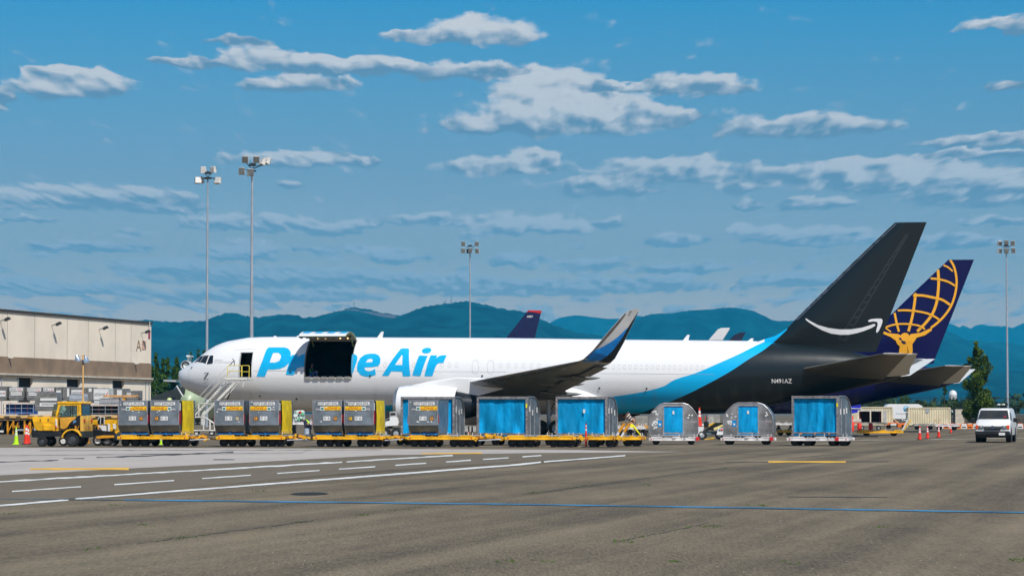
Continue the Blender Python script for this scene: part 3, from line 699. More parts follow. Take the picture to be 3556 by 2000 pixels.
def nacelle(root, y, zc, x0, cowl, liv):
    # lathe along x; lip, cowl, fan nozzle, core
    n = MB(); n.lathe([(1.02, .55), (1.08, .25), (1.17, .03), (1.27, .02), (1.35, .25)], (x0, y, zc), 'X', 40); lip = n.build('inlet_lip', METAL, root, True, 60)
    n = MB(); n.lathe([(1.35, .25), (1.42, .8), (1.46, 1.6), (1.45, 2.6), (1.38, 3.5), (1.24, 4.45), (1.20, 4.46), (1.28, 3.6), (1.3, 2.5)], (x0, y, zc), 'X', 40); c_ = n.build('engine_cowl', cowl, root, True, 50)
    n = MB(); n.lathe([(1.02, .55), (1.08, 1.2), (.0, 1.25)], (x0, y, zc), 'X', 40); n.lathe([(0, .5), (.12, .58), (.3, .95), (.36, 1.24)], (x0, y, zc), 'X', 24)
    f_ = n.build('inlet_duct', TWH, root, True, 50)
    for k in range(24):
        a = 2*math.pi*k/24; b_ = MB(); b_.box((x0+1.12, y+math.cos(a)*.7, zc+math.sin(a)*.7), (.03, .12, .66), ((1, 0, 0), a-math.pi/2)); b_.build('fan_blade', GRY, f_)
    n = MB(); n.lathe([(1.0, 2.6), (1.08, 3.6), (1.0, 4.6), (.86, 5.3), (.70, 5.9), (.62, 5.88), (.55, 5.4)], (x0, y, zc), 'X', 36); n.lathe([(.42, 5.2), (.36, 6.0), (.05, 6.9), (0, 6.92)], (x0, y, zc), 'X', 20)
    n.build('core_nozzle', M('nozzle_metal', (.02, .024, .03), .35, .6, var=.3), root, True, 50)
    n = MB(); rr = [(x0+1.2, .05, zc+1.2, zc+1.46), (x0+2.4, .2, zc+1.1, zc+1.72), (x0+4.4, .24, zc+.9, zc+2.0), (x0+6.0, .22, zc+.7, zc+1.95), (x0+8.2, .10, zc+1.3, zc+1.75)]
    n.loft([[(x, y-w, z0), (x, y-w, z1-.08), (x, y-w*.4, z1), (x, y+w*.4, z1), (x, y+w, z1-.08), (x, y+w, z0)] for x, w, z0, z1 in rr]); n.build('engine_pylon', liv, root, True, 50)
def wheel_at(root, name, p, r, w, rim=GALV):
    o = MB(); x, y, z = p
    o.lathe([(r*.55, -w/2), (r*.9, -w/2), (r, -w*.32), (r, w*.32), (r*.9, w/2), (r*.55, w/2)], (0, 0, 0), 'Y', 20, False); t = o.build(name, BLK, root, True, 40, loc=p)
    q = MB(); q.lathe([(0, -w*.36), (r*.3, -w*.4), (r*.5, -w*.3), (r*.57, -w*.48), (r*.57, w*.48), (r*.5, w*.3), (0, w*.34)], (0, 0, 0), 'Y', 14); q.build('rim', rim, t, True, 30); return t
def gear(root, x, y, ztop, bogie, s):
    mb = MB(); mb.tube((x, y, .55), (x, y, ztop), .13, .17, 12); mb.tube((x, y, 1.3), (x+1.0, y*.8, ztop), .06, n=8); mb.tube((x, y, 1.5), (x, y*.55, ztop-.2), .07, n=8)
    if bogie: mb.tube((x-.8, y, .58), (x+.8, y, .58), .12, n=10)
    mb.build('landing_gear_leg', GALV, root, True, 40)
    for ax_ in ((-.7, .7) if bogie else (0,)):
        for dy in (-.45, .45) if bogie else (-.26, .26):
            r = .58 if bogie else .47; wheel_at(root, 'landing_wheel', (x+ax_, y+dy*s, r), r, .42 if bogie else .3)
def make_jet(first):
    liv = LIV1 if first else LIV2
    root = thing('cargo_jet', '...', 'aircraft', PO, PHI)
    obj('fuselage', build_fus(liv, first), root)
    obj('tail_fin', fin_mesh(liv), root)
    for s in (1, -1):
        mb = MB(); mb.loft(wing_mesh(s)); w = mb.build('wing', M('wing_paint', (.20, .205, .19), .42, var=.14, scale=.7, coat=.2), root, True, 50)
        # flap track fairings and drooped flaps, aileron
        for y in (-6.2, -11.4, -16.2):
            te = TEX(y); z = P2L(1610, 1330, -7.1)[1]+(y+7.1)/-16.5*(P2L(2018, 1252, -23.6)[1]-P2L(1610, 1330, -7.1)[1])-(.6 if y > -9 else .35)
            f = MB(); f.lathe([(0, -2.1), (.10, -1.8), (.17, -1.0), (.17, 0), (.10, .7), (0, 1.15)], (te-.1, y*s, z-.12), 'X', 10); f.build('flap_fairing', WUND, w, True, 60)
        def flap(nm, y0, y1, cx, drop, ang):
            rg = []
            for y in (y0, y1):
                te = TEX(y); a = P2L(1610, 1330, -7.1); b = P2L(2018, 1252, -23.6); z = a[1]+(b[1]-a[1])*((y+7.1)/-16.5)-.12
                inc_ = 4.6; LX = a[0]+(b[0]-a[0])*((y+7.1)/-16.5); rg.append(airfoil((te-cx*.92, y*s, z-math.sin(R(inc_))*(te-cx*.92-LX)-.02-drop), cx, .10, R(ang), up_=.3))
            q = MB(); q.loft(rg); q.build(nm, WUND, w, True, 50)
        flap('flap', -2.7, -7.6, 1.9, .09, 8); flap('flap', -7.8, -9.6, 1.3, .05, 5); flap('flap', -9.8, -17.2, 1.2, .07, 7); flap('aileron', -17.4, -22.4, .8, .03, 4)
        # front edge skin
        e = MB(); rings = wing_mesh(s); n_ = len(rings[0]); e.loft([[(r[i][0]-.02*(1 if i in (n_-1, 0, 1) else 0), r[i][1], r[i][2]+(.012 if i in (1, 2) else -.012 if i in (n_-1, n_-2) else 0)) for i in (n_-2, n_-1, 0, 1, 2)] for r in rings], caps=False, closed=False)
        e.build('slat', METAL, w, True, 70)
        if first: mb = MB(); mb.loft(winglet(s)); wl = mb.build('winglet', M('winglet_paint', (.62, .61, .60), .35, var=.05) if s == 1 else M('winglet_inner_dark', (.004, .008, .03), .35), root, True, 50)
        if first:
            y_ = lambda x, z: (x, -(23.75+1.55*min(1, max(0, (z-4.95)/3.2))**.7+.16)*s if s > 0 else (23.62+1.55*min(1, max(0, (z-4.95)/3.2))**.7+.0), z)
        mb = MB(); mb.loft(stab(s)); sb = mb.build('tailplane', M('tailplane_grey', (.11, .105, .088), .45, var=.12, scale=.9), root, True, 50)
        # elevator trailing piece with drooped tip, sunlit paleness put into the colour
        a = [P2L(*q, -9.2) for q in ct([(1300, 188), (1270, 179), (1400, 181), (1580, 195)])]
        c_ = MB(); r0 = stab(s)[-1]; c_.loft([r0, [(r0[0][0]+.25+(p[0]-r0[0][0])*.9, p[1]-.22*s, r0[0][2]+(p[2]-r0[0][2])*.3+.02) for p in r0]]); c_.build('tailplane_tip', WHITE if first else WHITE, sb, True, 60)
        st_ = stab(s); g0 = st_[1]; g1 = st_[-1]; el_ = []
        for r, c_ in ((g0, 1.55), (g1, .85)):
            T = r[9]; el_.append(airfoil((T[0]-.12, T[1], T[2]+.02), c_, .07, R(-3)))
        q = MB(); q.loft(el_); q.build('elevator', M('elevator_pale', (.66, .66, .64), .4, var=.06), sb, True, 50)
    yE = -7.9; xE = P2L(1379, 1407, yE)[0]; zE = P2L(1379, 1408, yE)[1]
    cowl = M('cowl_white', (.80, .80, .80), .3, var=.02, coat=.4)
    nacelle(root, yE, zE, xE, cowl, liv); nacelle(root, -yE, zE, xE, cowl, liv)
    # wing to body fairing
    mb = MB(); rg = []
    for x, w, z0, z1 in ((P2L(1420, 1340, -2.6)[0], .4, 3.1, 3.5), (18.2, 1.6, 1.95, 3.9), (20, 2.55, 1.75, 4.1), (23, 2.95, 1.6, 4.0), (26, 3.0, 1.55, 3.95), (28.6, 3.0, 1.55, 4.3), (30.2, 2.9, 1.58, 4.15), (31.6, 2.75, 1.62, 3.7), (32.6, 2.5, 1.65, 3.15), (33.4, 2.1, 1.7, 2.6), (34.0, .8, 1.8, 2.0)):
        k = 20; rg.append([(x, math.cos(2*math.pi*i/k)*w, (z0+z1)/2+math.sin(2*math.pi*i/k)*(z1-z0)/2) for i in range(k)])
    mb.loft(rg); mb.build('wing_fairing', cowl if first else NVM, root, True, 60)
    gear(root, 29.42, -4.65, 2.6, True, 1); gear(root, 29.42, 4.65, 2.6, True, 1); gear(root, 5.9, 0, 1.9, False, 1)
    mb = MB(); mb.lathe([(0.30, 0), (.27, .22), (.16, .24), (.14, -.2)], (LE_-.05, 0, P2L(3146, 1286, 0)[1]), 'X', 20); mb.build('exhaust_cone', METAL, root, True, 50)
    for u, h, v in ((1318, 20, 1171.5), (2380, 18, 1181), (2602, 9, 1184), (1110, 4, 1170)):
        x, z = P2L(u, v, 0); hm = h/47; b = MB(); b.add([(x-.25, -.03, z-.1), (x+.2, -.03, z-.1), (x+.32, -.02, z+hm), (x+.14, -.02, z+hm), (x-.25, .03, z-.1), (x+.2, .03, z-.1), (x+.32, .02, z+hm), (x+.14, .02, z+hm)], [(0, 1, 2, 3), (5, 4, 7, 6), (3, 2, 6, 7), (0, 3, 7, 4), (1, 5, 6, 2)]); b.build('blade_antenna', WHITE, root)
    for u in (1035, 1048, 955): 
        x, z = P2L(u, 1169.5, 0); b = MB(); b.lathe([(.14, -.05), (.11, .05), (0, .09)], (x, 0, z), 'Z', 10); b.build('beacon', RED if u == 1048 else WHITE, root, True)
    return root
def fmap(off): return lambda x, z: fz(x, z, off)
jet = make_jet(True)
jet['label'] = 'large white freighter jet with cyan lettering, black tail and open cargo door'
# inside of the main deck
def lining(name, x0, x1, o0, o1, a0, a1, kk, mat, n=24):
    """inner skin between stations x0..x1, left open over the door (o0..o1, a0..a1), with a floor and end walls"""
    angs = [a0+(a1-a0)*i/6 for i in range(7)]+[a1+(math.pi-a0-a1)*i/n for i in range(1, n+1)]
    xs_ = [x0, o0, o1, x1]; mb = MB(); m_ = len(angs)
    for x in xs_: mb.v += [fus(x, a, kk) for a in angs]
    for i in range(3):
        for q in range(m_-1):
            if i == 1 and q < 6: continue
            mb.f.append((i*m_+q, i*m_+q+1, (i+1)*m_+q+1, (i+1)*m_+q)); mb.m.append(0)
    mb.f += [(0, m_-1, 4*m_-1, 3*m_), tuple(range(m_)), tuple(range(3*m_, 4*m_))]; mb.m += [0, 0, 0]
    return mb.build(name, mat, jet)
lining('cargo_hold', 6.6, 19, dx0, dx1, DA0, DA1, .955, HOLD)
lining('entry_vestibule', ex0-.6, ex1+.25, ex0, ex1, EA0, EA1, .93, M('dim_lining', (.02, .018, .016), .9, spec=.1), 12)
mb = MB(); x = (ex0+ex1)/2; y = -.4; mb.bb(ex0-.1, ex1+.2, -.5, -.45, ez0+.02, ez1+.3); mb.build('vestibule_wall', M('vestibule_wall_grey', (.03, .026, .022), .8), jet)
mb = MB(); put_text(mb, 'EXIT', x-.18, ez0+1.28, .05, -.52); mb.bb(x-.2, x+.2, -.51, -.505, ez0+1.0, ez0+1.2); mb.build('placard', STK, jet)
# door frames, sill with rollers
def frame_strip(name, x0, x1, a0, a1, wd, mat, off=.02):
    mb = MB()
    def arc(xa, xb, aa0, aa1, k):
        ps = [[fus(xa, aa0+(aa1-aa0)*i/k, 1, off), fus(xb, aa0+(aa1-aa0)*i/k, 1, off)] for i in range(k+1)]
        vs = [q for p_ in ps for q in p_]; mb.add(vs, [(2*i, 2*i+1, 2*i+3, 2*i+2) for i in range(k)])
        vs2 = [fus(xa, aa0+(aa1-aa0)*i/k, .955, 0) for i in range(k+1)]
        vs3 = [fus(xb, aa0+(aa1-aa0)*i/k, .955, 0) for i in range(k+1)]
    da_ = wd/2.6
    arc(x0-wd, x0, a0-da_, a1+da_, 14); arc(x1, x1+wd, a0-da_, a1+da_, 14); arc(x0, x1, a0-da_, a0, 2); arc(x0, x1, a1, a1+da_, 2)
    for xe, kk in ((x0, 1), (x1, 1)):
        ps = [[fus(xe, a0+(a1-a0)*i/14, 1, off), fus(xe, a0+(a1-a0)*i/14, .93, 0)] for i in range(15)]; mb.add([q for p_ in ps for q in p_], [(2*i, 2*i+1, 2*i+3, 2*i+2) for i in range(14)])
    return mb.build(name, mat, jet, True, 40)
frame_strip('cargo_door_frame', dx0, dx1, DA0, DA1, .05, M('sealant_grey', (.18, .18, .17), .6))
frame_strip('crew_door_frame', ex0, ex1, EA0, EA1, .05, M('door_surround', (.55, .55, .55), .5))
p = fus((dx0+dx1)/2, DA0); sill = MB(); sill.bb(dx0, dx1, p[1]-.06, p[1]+.5, p[2]-.12, p[2]-.01); sl = sill.build('door_sill', M('sill_cream', (.62, .60, .50), .5, var=.2), jet)
n_ = 6; wch = (dx1-dx0)/n_
for i in range(n_):
    mb = MB(); cxx = dx0+wch*(i+.5); mb.prism([(cxx-wch*.44, p[2]+.0), (cxx-wch*.32, p[2]-.13), (cxx+wch*.32, p[2]-.13), (cxx+wch*.44, p[2]+.0), (cxx+wch*.3, p[2]+.06), (cxx-wch*.3, p[2]+.06)], p[1]-.1, p[1]-.055); mb.build('latch_pocket', METAL, sl)
# floor lip inside the hold with ball mat
mb = MB(); mb.bb(6.8, 18.8, -1.9, 1.9, p[2]-.06, p[2]+.0); mb.build('cargo_floor', M('floor_dark', (.03, .035, .04), .6), jet)
# open door: the missing piece of skin swung up about its upper edge
hy, hz_ = fus((dx0+dx1)/2, DA1)[1:]
rot = R(-67)
def swing(y, z):
    dy, dz = y-hy, z-hz_; return hy+dy*math.cos(rot)-dz*math.sin(rot), hz_+dy*math.sin(rot)+dz*math.cos(rot)
def door_pt(x, a, kk): 
    q = fus(x, a, kk); y, z = swing(q[1], q[2]); return (x, y, z+.02)
k = 18; door = thing('x', None, None) if False else None
ins = MB(); out_ = MB(); edg = MB()
for mbx, kk in ((out_, 1.0), (ins, .955)):
    vs = []; 
    for i in range(k+1):
        a = DA0+(DA1-DA0)*i/k
        for x in (dx0, dx1): vs.append(door_pt(x, a, kk))
    mbx.add(vs, [(2*i, 2*i+1, 2*i+3, 2*i+2) for i in range(k)])
dr = out_.build('cargo_door', M('door_white', (.80, .80, .80), .35, var=.02, coat=.3), jet, True, 60)
ins.build('door_lining', M('lining_grey', (.34, .33, .30), .6, var=.1), dr, True, 60)
for x in (dx0, dx1):
    v0 = [door_pt(x, DA0+(DA1-DA0)*i/k, 1.0) for i in range(k+1)]; v1 = [door_pt(x, DA0+(DA1-DA0)*i/k, .955) for i in range(k+1)]
    edg.add(v0+v1, [(i, i+1, i+k+2, i+k+1) for i in range(k)])
v = [door_pt(dx0, DA0, 1), door_pt(dx1, DA0, 1), door_pt(dx1, DA0, .955), door_pt(dx0, DA0, .955)]; edg.add(v, [(0, 1, 2, 3)])
edg.build('door_edge', M('door_edge_green', (.16, .20, .07), .6, var=.2), dr)
dln = (dx1-dx0)
for f0 in (.02, .28, .54, .80):
    mb = MB(); vs = []; m_ = 12
    for i in range(m_+1):
        a = DA0+(DA1-DA0)*(.16+.52*i/m_); sh = -.25*(1-i/m_)
        for x in (dx0+dln*(f0+.02)+(.35-.5*(i/m_))*0+sh+.25, dx0+dln*(f0+.17)+sh+.25):
            q = fus(min(x, dx1-.02), a, 1.0, .015); y, z = swing(q[1], q[2]); vs.append((q[0], y, z+.02))
    mb.add(vs, [(2*i, 2*i+1, 2*i+3, 2*i+2) for i in range(m_)]); mb.build('blue_letter_piece', CYM, dr, True, 60)
EMW = bpy.data.materials.new('door_lamp'); EMW.use_nodes = True; e_ = EMW.node_tree.nodes['Principled BSDF']; e_.inputs['Emission Color'].default_value = (1, .62, .25, 1); e_.inputs['Emission Strength'].default_value = 3
for f0 in (.20, .36, .68, .84):
    q = door_pt(dx0+dln*f0, DA0+(DA1-DA0)*.86, .95); mb = MB(); mb.lathe([(0, -.05), (.05, -.02), (.055, .03), (0, .05)], q, 'Y', 8); mb.build('door_lamp', EMW, dr, True)
for f0 in (.08, .93):
    q = door_pt(dx0+dln*f0, DA1, .93); q2 = door_pt(dx0+dln*f0, DA0+(DA1-DA0)*.72, .93); mb = MB(); mb.tube((q[0], q[1], q[2]-.32), q2, .07, n=8); mb.box((q2[0], q2[1], q2[2]), (.22, .16, .22)); mb.build('door_actuator', M('primer_green', (.13, .17, .07), .6), dr)
for i in range(8):
    q = door_pt(dx0+dln*(i+.5)/8, DA0, .97); mb = MB(); mb.box((q[0], q[1]+.02, q[2]-.05), (.18, .14, .12)); mb.build('door_latch', TWH, dr)
# ---- markings on the near side
P_ = [(1030, 678), (1106, 680), (1135, 612), (1180, 613), (1240, 607), (1290, 588), (1328, 552), (1345, 500), (1342, 450), (1320, 422), (1285, 411), (1140, 411), (1122, 430), (1085, 530)]
Ph = [(1182, 462), (1228, 460), (1252, 478), (1254, 505), (1237, 535), (1200, 550), (1150, 549)]
LT = [c2(P_), c2(Ph)]
pm = fmap(.014)
def lab(name, loops_px, mat, da=None, db=.22, off=.014, parent=jet, label=None, fn=None, conv=N2L):
    return patch(name, [[conv(*q) for q in lp] for lp in loops_px], fn or fmap(off), mat, parent, da, db, label)
lab('letter', LT, CYM, label='cyan letter P')
lab('letter', [c2([(1297, 660), (1352, 482), (1410, 476), (1404, 500), (1440, 478), (1474, 468), (1467, 590), (1440, 590), (1405, 602), (1388, 620), (1368, 665)])], CYM, label='cyan letter r half hidden by the door shade')
lab('letter', [c3([(455, 476), (478, 473), (498, 485), (505, 508), (497, 545), (470, 625), (455, 662), (447, 655)])], CYM, label='last stroke of the cyan letter m')
lab('letter', [c3([(502, 625), (500, 590), (508, 550), (530, 508), (570, 478), (620, 468), (665, 469), (700, 484), (715, 515), (712, 555), (695, 580), (640, 591), (568, 594), (575, 618), (605, 631), (640, 622), (665, 605), (673, 660), (635, 674), (585, 679), (535, 665)]),
              c3([(580, 549), (600, 520), (625, 512), (645, 522), (640, 545)])], CYM, label='cyan letter e')
lab('letter', [c3([(728, 671), (900, 425), (915, 420), (968, 421), (977, 430), (989, 668), (978, 675), (920, 675), (912, 632), (815, 629), (788, 671)]), c3([(848, 571), (910, 480), (918, 485), (914, 573)])], CYM, label='cyan letter A')
lab('letter', [c3([(1005, 668), (1066, 490), (1075, 485), (1147, 489), (1082, 669), (1070, 674)])], CYM, label='cyan letter i')
lab('letter_dot', [[(q[0], q[1]) for q in c3([(1137+43*math.cos(k/16*6.2832)*1+8*math.sin(k/16*6.2832)*-1, 441+27*math.sin(k/16*6.2832)) for k in range(16)])]], CYM)
lab('letter', [c3([(1117, 668), (1170, 490), (1180, 484), (1232, 484), (1226, 510), (1248, 492), (1280, 482), (1321, 484), (1302, 525), (1290, 553), (1245, 556), (1224, 575), (1190, 674), (1125, 674)])], CYM, label='cyan final letter r')
# cockpit glazing
for pl in ([(462, 550), (478, 530), (520, 494), (549, 487), (511, 545)], [(514, 546), (552, 488), (592, 486), (572, 530), (560, 558)], [(575, 564), (582, 540), (603, 488), (632, 487), (628, 545), (622, 556)]):
    lab('windscreen_pane', [c2(pl)], GLS, db=.1, off=.012)
    lab('windscreen_frame', [c2([(x_+(-3 if x_ < 548 else 3), y_+(-3 if y_ < 525 else 3)) for x_, y_ in pl])], TWH, db=.1, off=.006)
FLT = M('faint_line', (.45, .45, .45), .5, var=.1)
def ring_px(cx_, cy_, w, h, r=.35, t=.9, n=20):
    a, b = [], []
    for i in range(n):
        th = 2*math.pi*i/n; c_, s_ = math.cos(th), math.sin(th); q = (abs(c_)**3+abs(s_)**3)**(-1/3)
        a.append((cx_+c_*q*w/2, cy_+s_*q*h/2)); b.append((cx_+c_*q*(w/2-t), cy_+s_*q*(h/2-t)))
    return a, b
def oring(name, cx_, cy_, w, h, t=.6):
    a, b = ring_px(cx_, cy_, w, h, t=t); a = [N2L(*q) for q in a]; b = [N2L(*q) for q in b]; n = len(a)
    mb = MB(); mb.add([fz(*q, .010) for q in a]+[fz(*q, .010) for q in b], [(i, (i+1) % n, n+(i+1) % n, n+i) for i in range(n)]); return mb.build(name, FLT, jet)
def wrow(x0, x1, y0, y1, n):
    for i in range(n):
        f_ = i/(n-1); oring('window_plug', x0+(x1-x0)*f_, y0+(y1-y0)*f_, 9.5, 15.5)
wrow(1050+690/2.634, 1050+1410/2.634, 1050+570/2.634, 1050+574/2.634, 12)
for cx_ in (1050+1480/2.634, 1600+370/2.634): pass
wrow(1600+365/2.634, 1600+715/2.634, 1050+577/2.634, 1050+579/2.634, 6)
wrow(1600+1345/2.634, 2150+765/2.634, 1050+588/2.634, 1050+597/2.634, 18)
for cx_ in (1600+133/2.634, 1600+273/2.634):
    oring('emergency_exit', cx_, 1050+590/2.634, 23, 47, .8)
# long skin laps
for (u0, v0), (u1, v1) in (((880, 1287), (1055, 1287)), ((1222, 1288), (1760, 1291)), ((2080, 1296), (2480, 1300)), ((812, 1215), (900, 1210)), ((2700, 1190), (2990, 1216))):
    a = [(u0+(u1-u0)*i/8, v0+(v1-v0)*i/8-.35) for i in range(9)]; b = [(x_, y_+.7) for x_, y_ in a[::-1]]
    lab('skin_lap', [a+b], FLT if u0 < 2600 else TWH, db=None, off=.008)
# nose joint ring
a = [(500+410/2.634+.5*math.sin(i/10*3.1)*0, 1273+i*8.5) for i in range(10)]
lab('radome_joint', [a+[(x_+.6, y_) for x_, y_ in a[::-1]]], FLT, db=None, off=.008)
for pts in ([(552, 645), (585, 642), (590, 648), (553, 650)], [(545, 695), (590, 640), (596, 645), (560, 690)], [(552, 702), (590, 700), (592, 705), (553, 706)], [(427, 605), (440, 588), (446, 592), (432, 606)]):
    lab('probe_and_shadow', [c2(pts)], TWH, db=None, off=.05)  # probes and their cast shadows put in as dark strokes
mb = MB()
def ctext(body, u, v, hpx, wpx, mat, name, off=.03, shear=0, bold=.012, fn=None, conv=N2L):
    x, z = conv(u, v); x2, _ = conv(u+wpx, v); _, z2 = conv(u, v-hpx); mb = MB(); put_text(mb, body, x, z, z2-z, 0, x2-x, shear, bold, fn or (lambda a, b: fz(a, b, off))); return mb.build(name, mat, jet)
ctext('N491AZ', 2150+1397/2.634, 1050+737/2.634, 15, 70, M('registration_white', (.75, .75, .75), .5), 'registration', bold=.008)
ctext('OPERATED BY', 500+645/2.634, 1050+532/2.634, 3.4, 29, FLT, 'operator_titles'); ctext('Air Transport International', 500+645/2.634, 1050+549/2.634, 3.4, 63, FLT, 'operator_titles')
for u, v in ((1030, 1385), (903, 1375), (2082, 1348), (2246, 1349), (1286, 1305), (1675, 1305)):
    x, z = N2L(u, v); y = fz(x, z)[1]; b = MB(); b.lathe([(.085 if u == 1030 else .05, -.03), (.07, -.05), (0, -.055)], (x, y, z), 'Y', 10); b.build('drain_port', BLKP, jet)
# smile on the fin
SM = [(385, 942), (391, 936), (430, 960), (500, 996), (600, 1024), (700, 1037), (800, 1036), (900, 1021), (970, 1000), (1012, 985), (1025, 992), (1022, 1003), (990, 1023), (920, 1051), (850, 1072), (780, 1085), (700, 1086), (620, 1075), (540, 1045), (460, 1000), (405, 962)]
AR = [(957, 962), (966, 950), (990, 942), (1040, 937), (1078, 938), (1090, 950), (1087, 975), (1075, 1010), (1056, 1048), (1040, 1066), (1031, 1063), (1034, 1035), (1044, 1000), (1046, 975), (1035, 966), (1005, 962), (970, 968)]
WMK = M('marking_white', (.78, .78, .78), .4, var=.02)
for nm, pl in (('smile_curve', SM), ('arrow_head', AR)):
    patch(nm, [[P2L(*q, -.35) for q in c7(pl)]], finfn(.025), WMK, jet, .4, .4)
lo_, hi_ = (1030, 480), (1380, 60)
DKL = M('rudder_panel_line', (.05, .06, .065), .5)
for k in range(14):
    f0 = k/14; ax_ = 690+f0*620; ay_ = 1120-f0*960; w_ = 62*(1-f0*.72); bx_ = ax_+620/14*.9; by_ = ay_-960/14*.9
    loop = [(ax_, ay_), (ax_+w_, ay_+w_*.35), (bx_+w_, by_+w_*.35), (bx_, by_)]
    inn = [(ax_+5, ay_-1), (ax_+w_-3, ay_+w_*.35-6), (bx_+w_-5, by_+w_*.35+1), (bx_+2, by_+6)]
    patch('access_panel', [[P2L(*q, -.3) for q in c7(loop)], [P2L(*q, -.3) for q in c7(inn)]], finfn(.01), DKL, jet)
# leading edge strip of the fin
mb = MB(); vs = []
for z in np.linspace(8.3, FTE1[1]-.05, 16):
    x0, x1 = fin_edges(z); vs += [(x0-.03, 0, z), (x0+.22, -fin_half(x0+.22, z)-.012, z)]
mb.add(vs, [(2*i, 2*i+1, 2*i+3, 2*i+2) for i in range(15)]); mb.build('fin_leading_edge', METAL, jet, True)
# winglet colours and painted leading edge shade laid on its outer side
from mathutils.bvhtree import BVHTree
bpy.context.view_layer.update()
wl = [c for c in jet.children if c.name.startswith('winglet')][0]
bvh = BVHTree.FromPolygons([v.co.copy() for v in wl.data.vertices], [tuple(p.vertices) for p in wl.data.polygons])
eye = PRI @ (Vector((0, 0, H))-PO)
def onwl(off):
    def f(u, v):
        d = (PRI @ ray(u, v)).normalized(); h = bvh.ray_cast(eye, d)
        if h[0] is None: h = bvh.find_nearest(eye+d*((-24.6-eye.y)/d.y))
        return h[0]-d*off+Vector((0, -off*.3, 0))
    return f
for nm, pl, mt_, of in (('blue_band', [(1108, 540), (1160, 500), (1225, 440), (1300, 405), (1380, 358), (1450, 305), (1520, 236), (1529, 234), (1480, 320), (1400, 430), (1330, 500), (1250, 549), (1180, 549)], M('winglet_blue', (.005, .22, .62), .35, coat=.3), .03),
                    ('black_band', [(1252, 549), (1330, 501), (1400, 430), (1480, 320), (1531, 230), (1632, 70), (1564, 213), (1488, 370), (1408, 512), (1370, 546), (1340, 553)], BKM, .05),
                    ('edge_shade', [(1095, 532), (1124, 521), (1204, 446), (1334, 291), (1444, 166), (1507, 96), (1514, 100), (1462, 172), (1362, 292), (1235, 430), (1150, 508), (1110, 539)], M('winglet_edge_shade', (.12, .10, .085), .5), .04)):  # shadow side of the leading edge put in as a dark band
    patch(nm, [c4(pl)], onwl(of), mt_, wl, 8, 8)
patch('sensor_mark', [c4([(1540, 80), (1566, 80), (1548, 104)])], onwl(.05), GRY, wl)
# ------------------------------------------------------------------ the navy freighter behind
jet2 = make_jet(False)
jet2['label'] = 'navy blue freighter jet with golden globe on its tail, parked behind'
PHI2 = R(-10.5); s2 = 39.3; Y2 = F/s2; xt = (3327-CX)/F*Y2
PO2 = Vector((xt-LE_*math.cos(PHI2), Y2-LE_*math.sin(PHI2), 0))
jet2.location = PO2; jet2.rotation_euler = (0, 0, PHI2)
PR2I = Matrix.Rotation(PHI2, 3, 'Z').transposed()
def Q2L(u, v, yl=-.3):
    d = PR2I @ ray(u, v); o = PR2I @ (Vector((0, 0, H))-PO2); t = (yl-o.y)/d.y; p = o+d*t; return p.x, p.z
def stroke(pts, w):
    """ribbon polygon along pixel points (in the tail crop's own pixels)"""
    a, b = [], []; n = len(pts); sm = []
    for i in range(n-1):
        for k in range(6):
            t = k/6; P0, P1, P2, P3 = [Vector(pts[max(0, min(n-1, i+j))]) for j in (-1, 0, 1, 2)]
            sm.append(.5*((2*P1)+(-P0+P2)*t+(2*P0-5*P1+4*P2-P3)*t*t+(-P0+3*P1-3*P2+P3)*t**3))
    sm.append(Vector(pts[-1]))
    for i, q in enumerate(sm):
        d = (sm[min(i+1, len(sm)-1)]-sm[max(i-1, 0)]).normalized(); nrm = Vector((-d.y, d.x)); a.append(q+nrm*w/2); b.append(q-nrm*w/2)
    return [(q.x, q.y) for q in a]+[(q.x, q.y) for q in b[::-1]]
K2 = 13.65/13.55
for i, (pts, w) in enumerate((([(1712, 402), (1745, 460), (1765, 540), (1770, 620), (1755, 720), (1720, 820), (1660, 910), (1590, 980), (1535, 1022)], 20), ([(1600, 490), (1606, 600), (1600, 700), (1585, 800), (1545, 900), (1480, 985), (1410, 1055)], 25),
          ([(1395, 705), (1385, 800), (1365, 920), (1330, 1055)], 24), ([(1203, 885), (1220, 970), (1243, 1058)], 20), ([(1118, 1022), (1170, 1060)], 12), ([(1650, 450), (1690, 467), (1735, 505)], 15), ([(1532, 571), (1600, 577), (1690, 600), (1755, 637)], 18),
          ([(1372, 727), (1450, 726), (1540, 742), (1640, 767), (1710, 812)], 22), ([(1232, 864), (1300, 862), (1400, 870), (1500, 890), (1570, 920), (1612, 950)], 18), ([(1118, 1020), (1180, 998), (1260, 987), (1350, 990), (1430, 1005), (1480, 1035)], 16))):
    patch('globe_meridian' if i < 5 else 'globe_parallel', [[Q2L(*q) for q in c7(stroke(pts, w))]], finfn(.03+.004*i), GLD, jet2, .4, .4)
FIG = [(1095, 1052), (1150, 1072), (1238, 1080), (1262, 1092), (1268, 1080), (1290, 1068), (1322, 1072), (1340, 1095), (1350, 1080), (1440, 1068), (1540, 1022), (1545, 1045), (1480, 1090), (1405, 1112), (1385, 1145), (1366, 1172), (1368, 1240), (1350, 1296), (1325, 1298), (1330, 1240), (1318, 1180), (1322, 1240), (1316, 1298), (1242, 1298),
       (1262, 1290), (1252, 1250), (1240, 1290), (1246, 1220), (1252, 1195), (1228, 1172), (1215, 1140), (1165, 1105), (1100, 1078)]
patch('bearer_figure', [[Q2L(*q) for q in c7(FIG)]], finfn(.08), GLD, jet2, .5, .5)
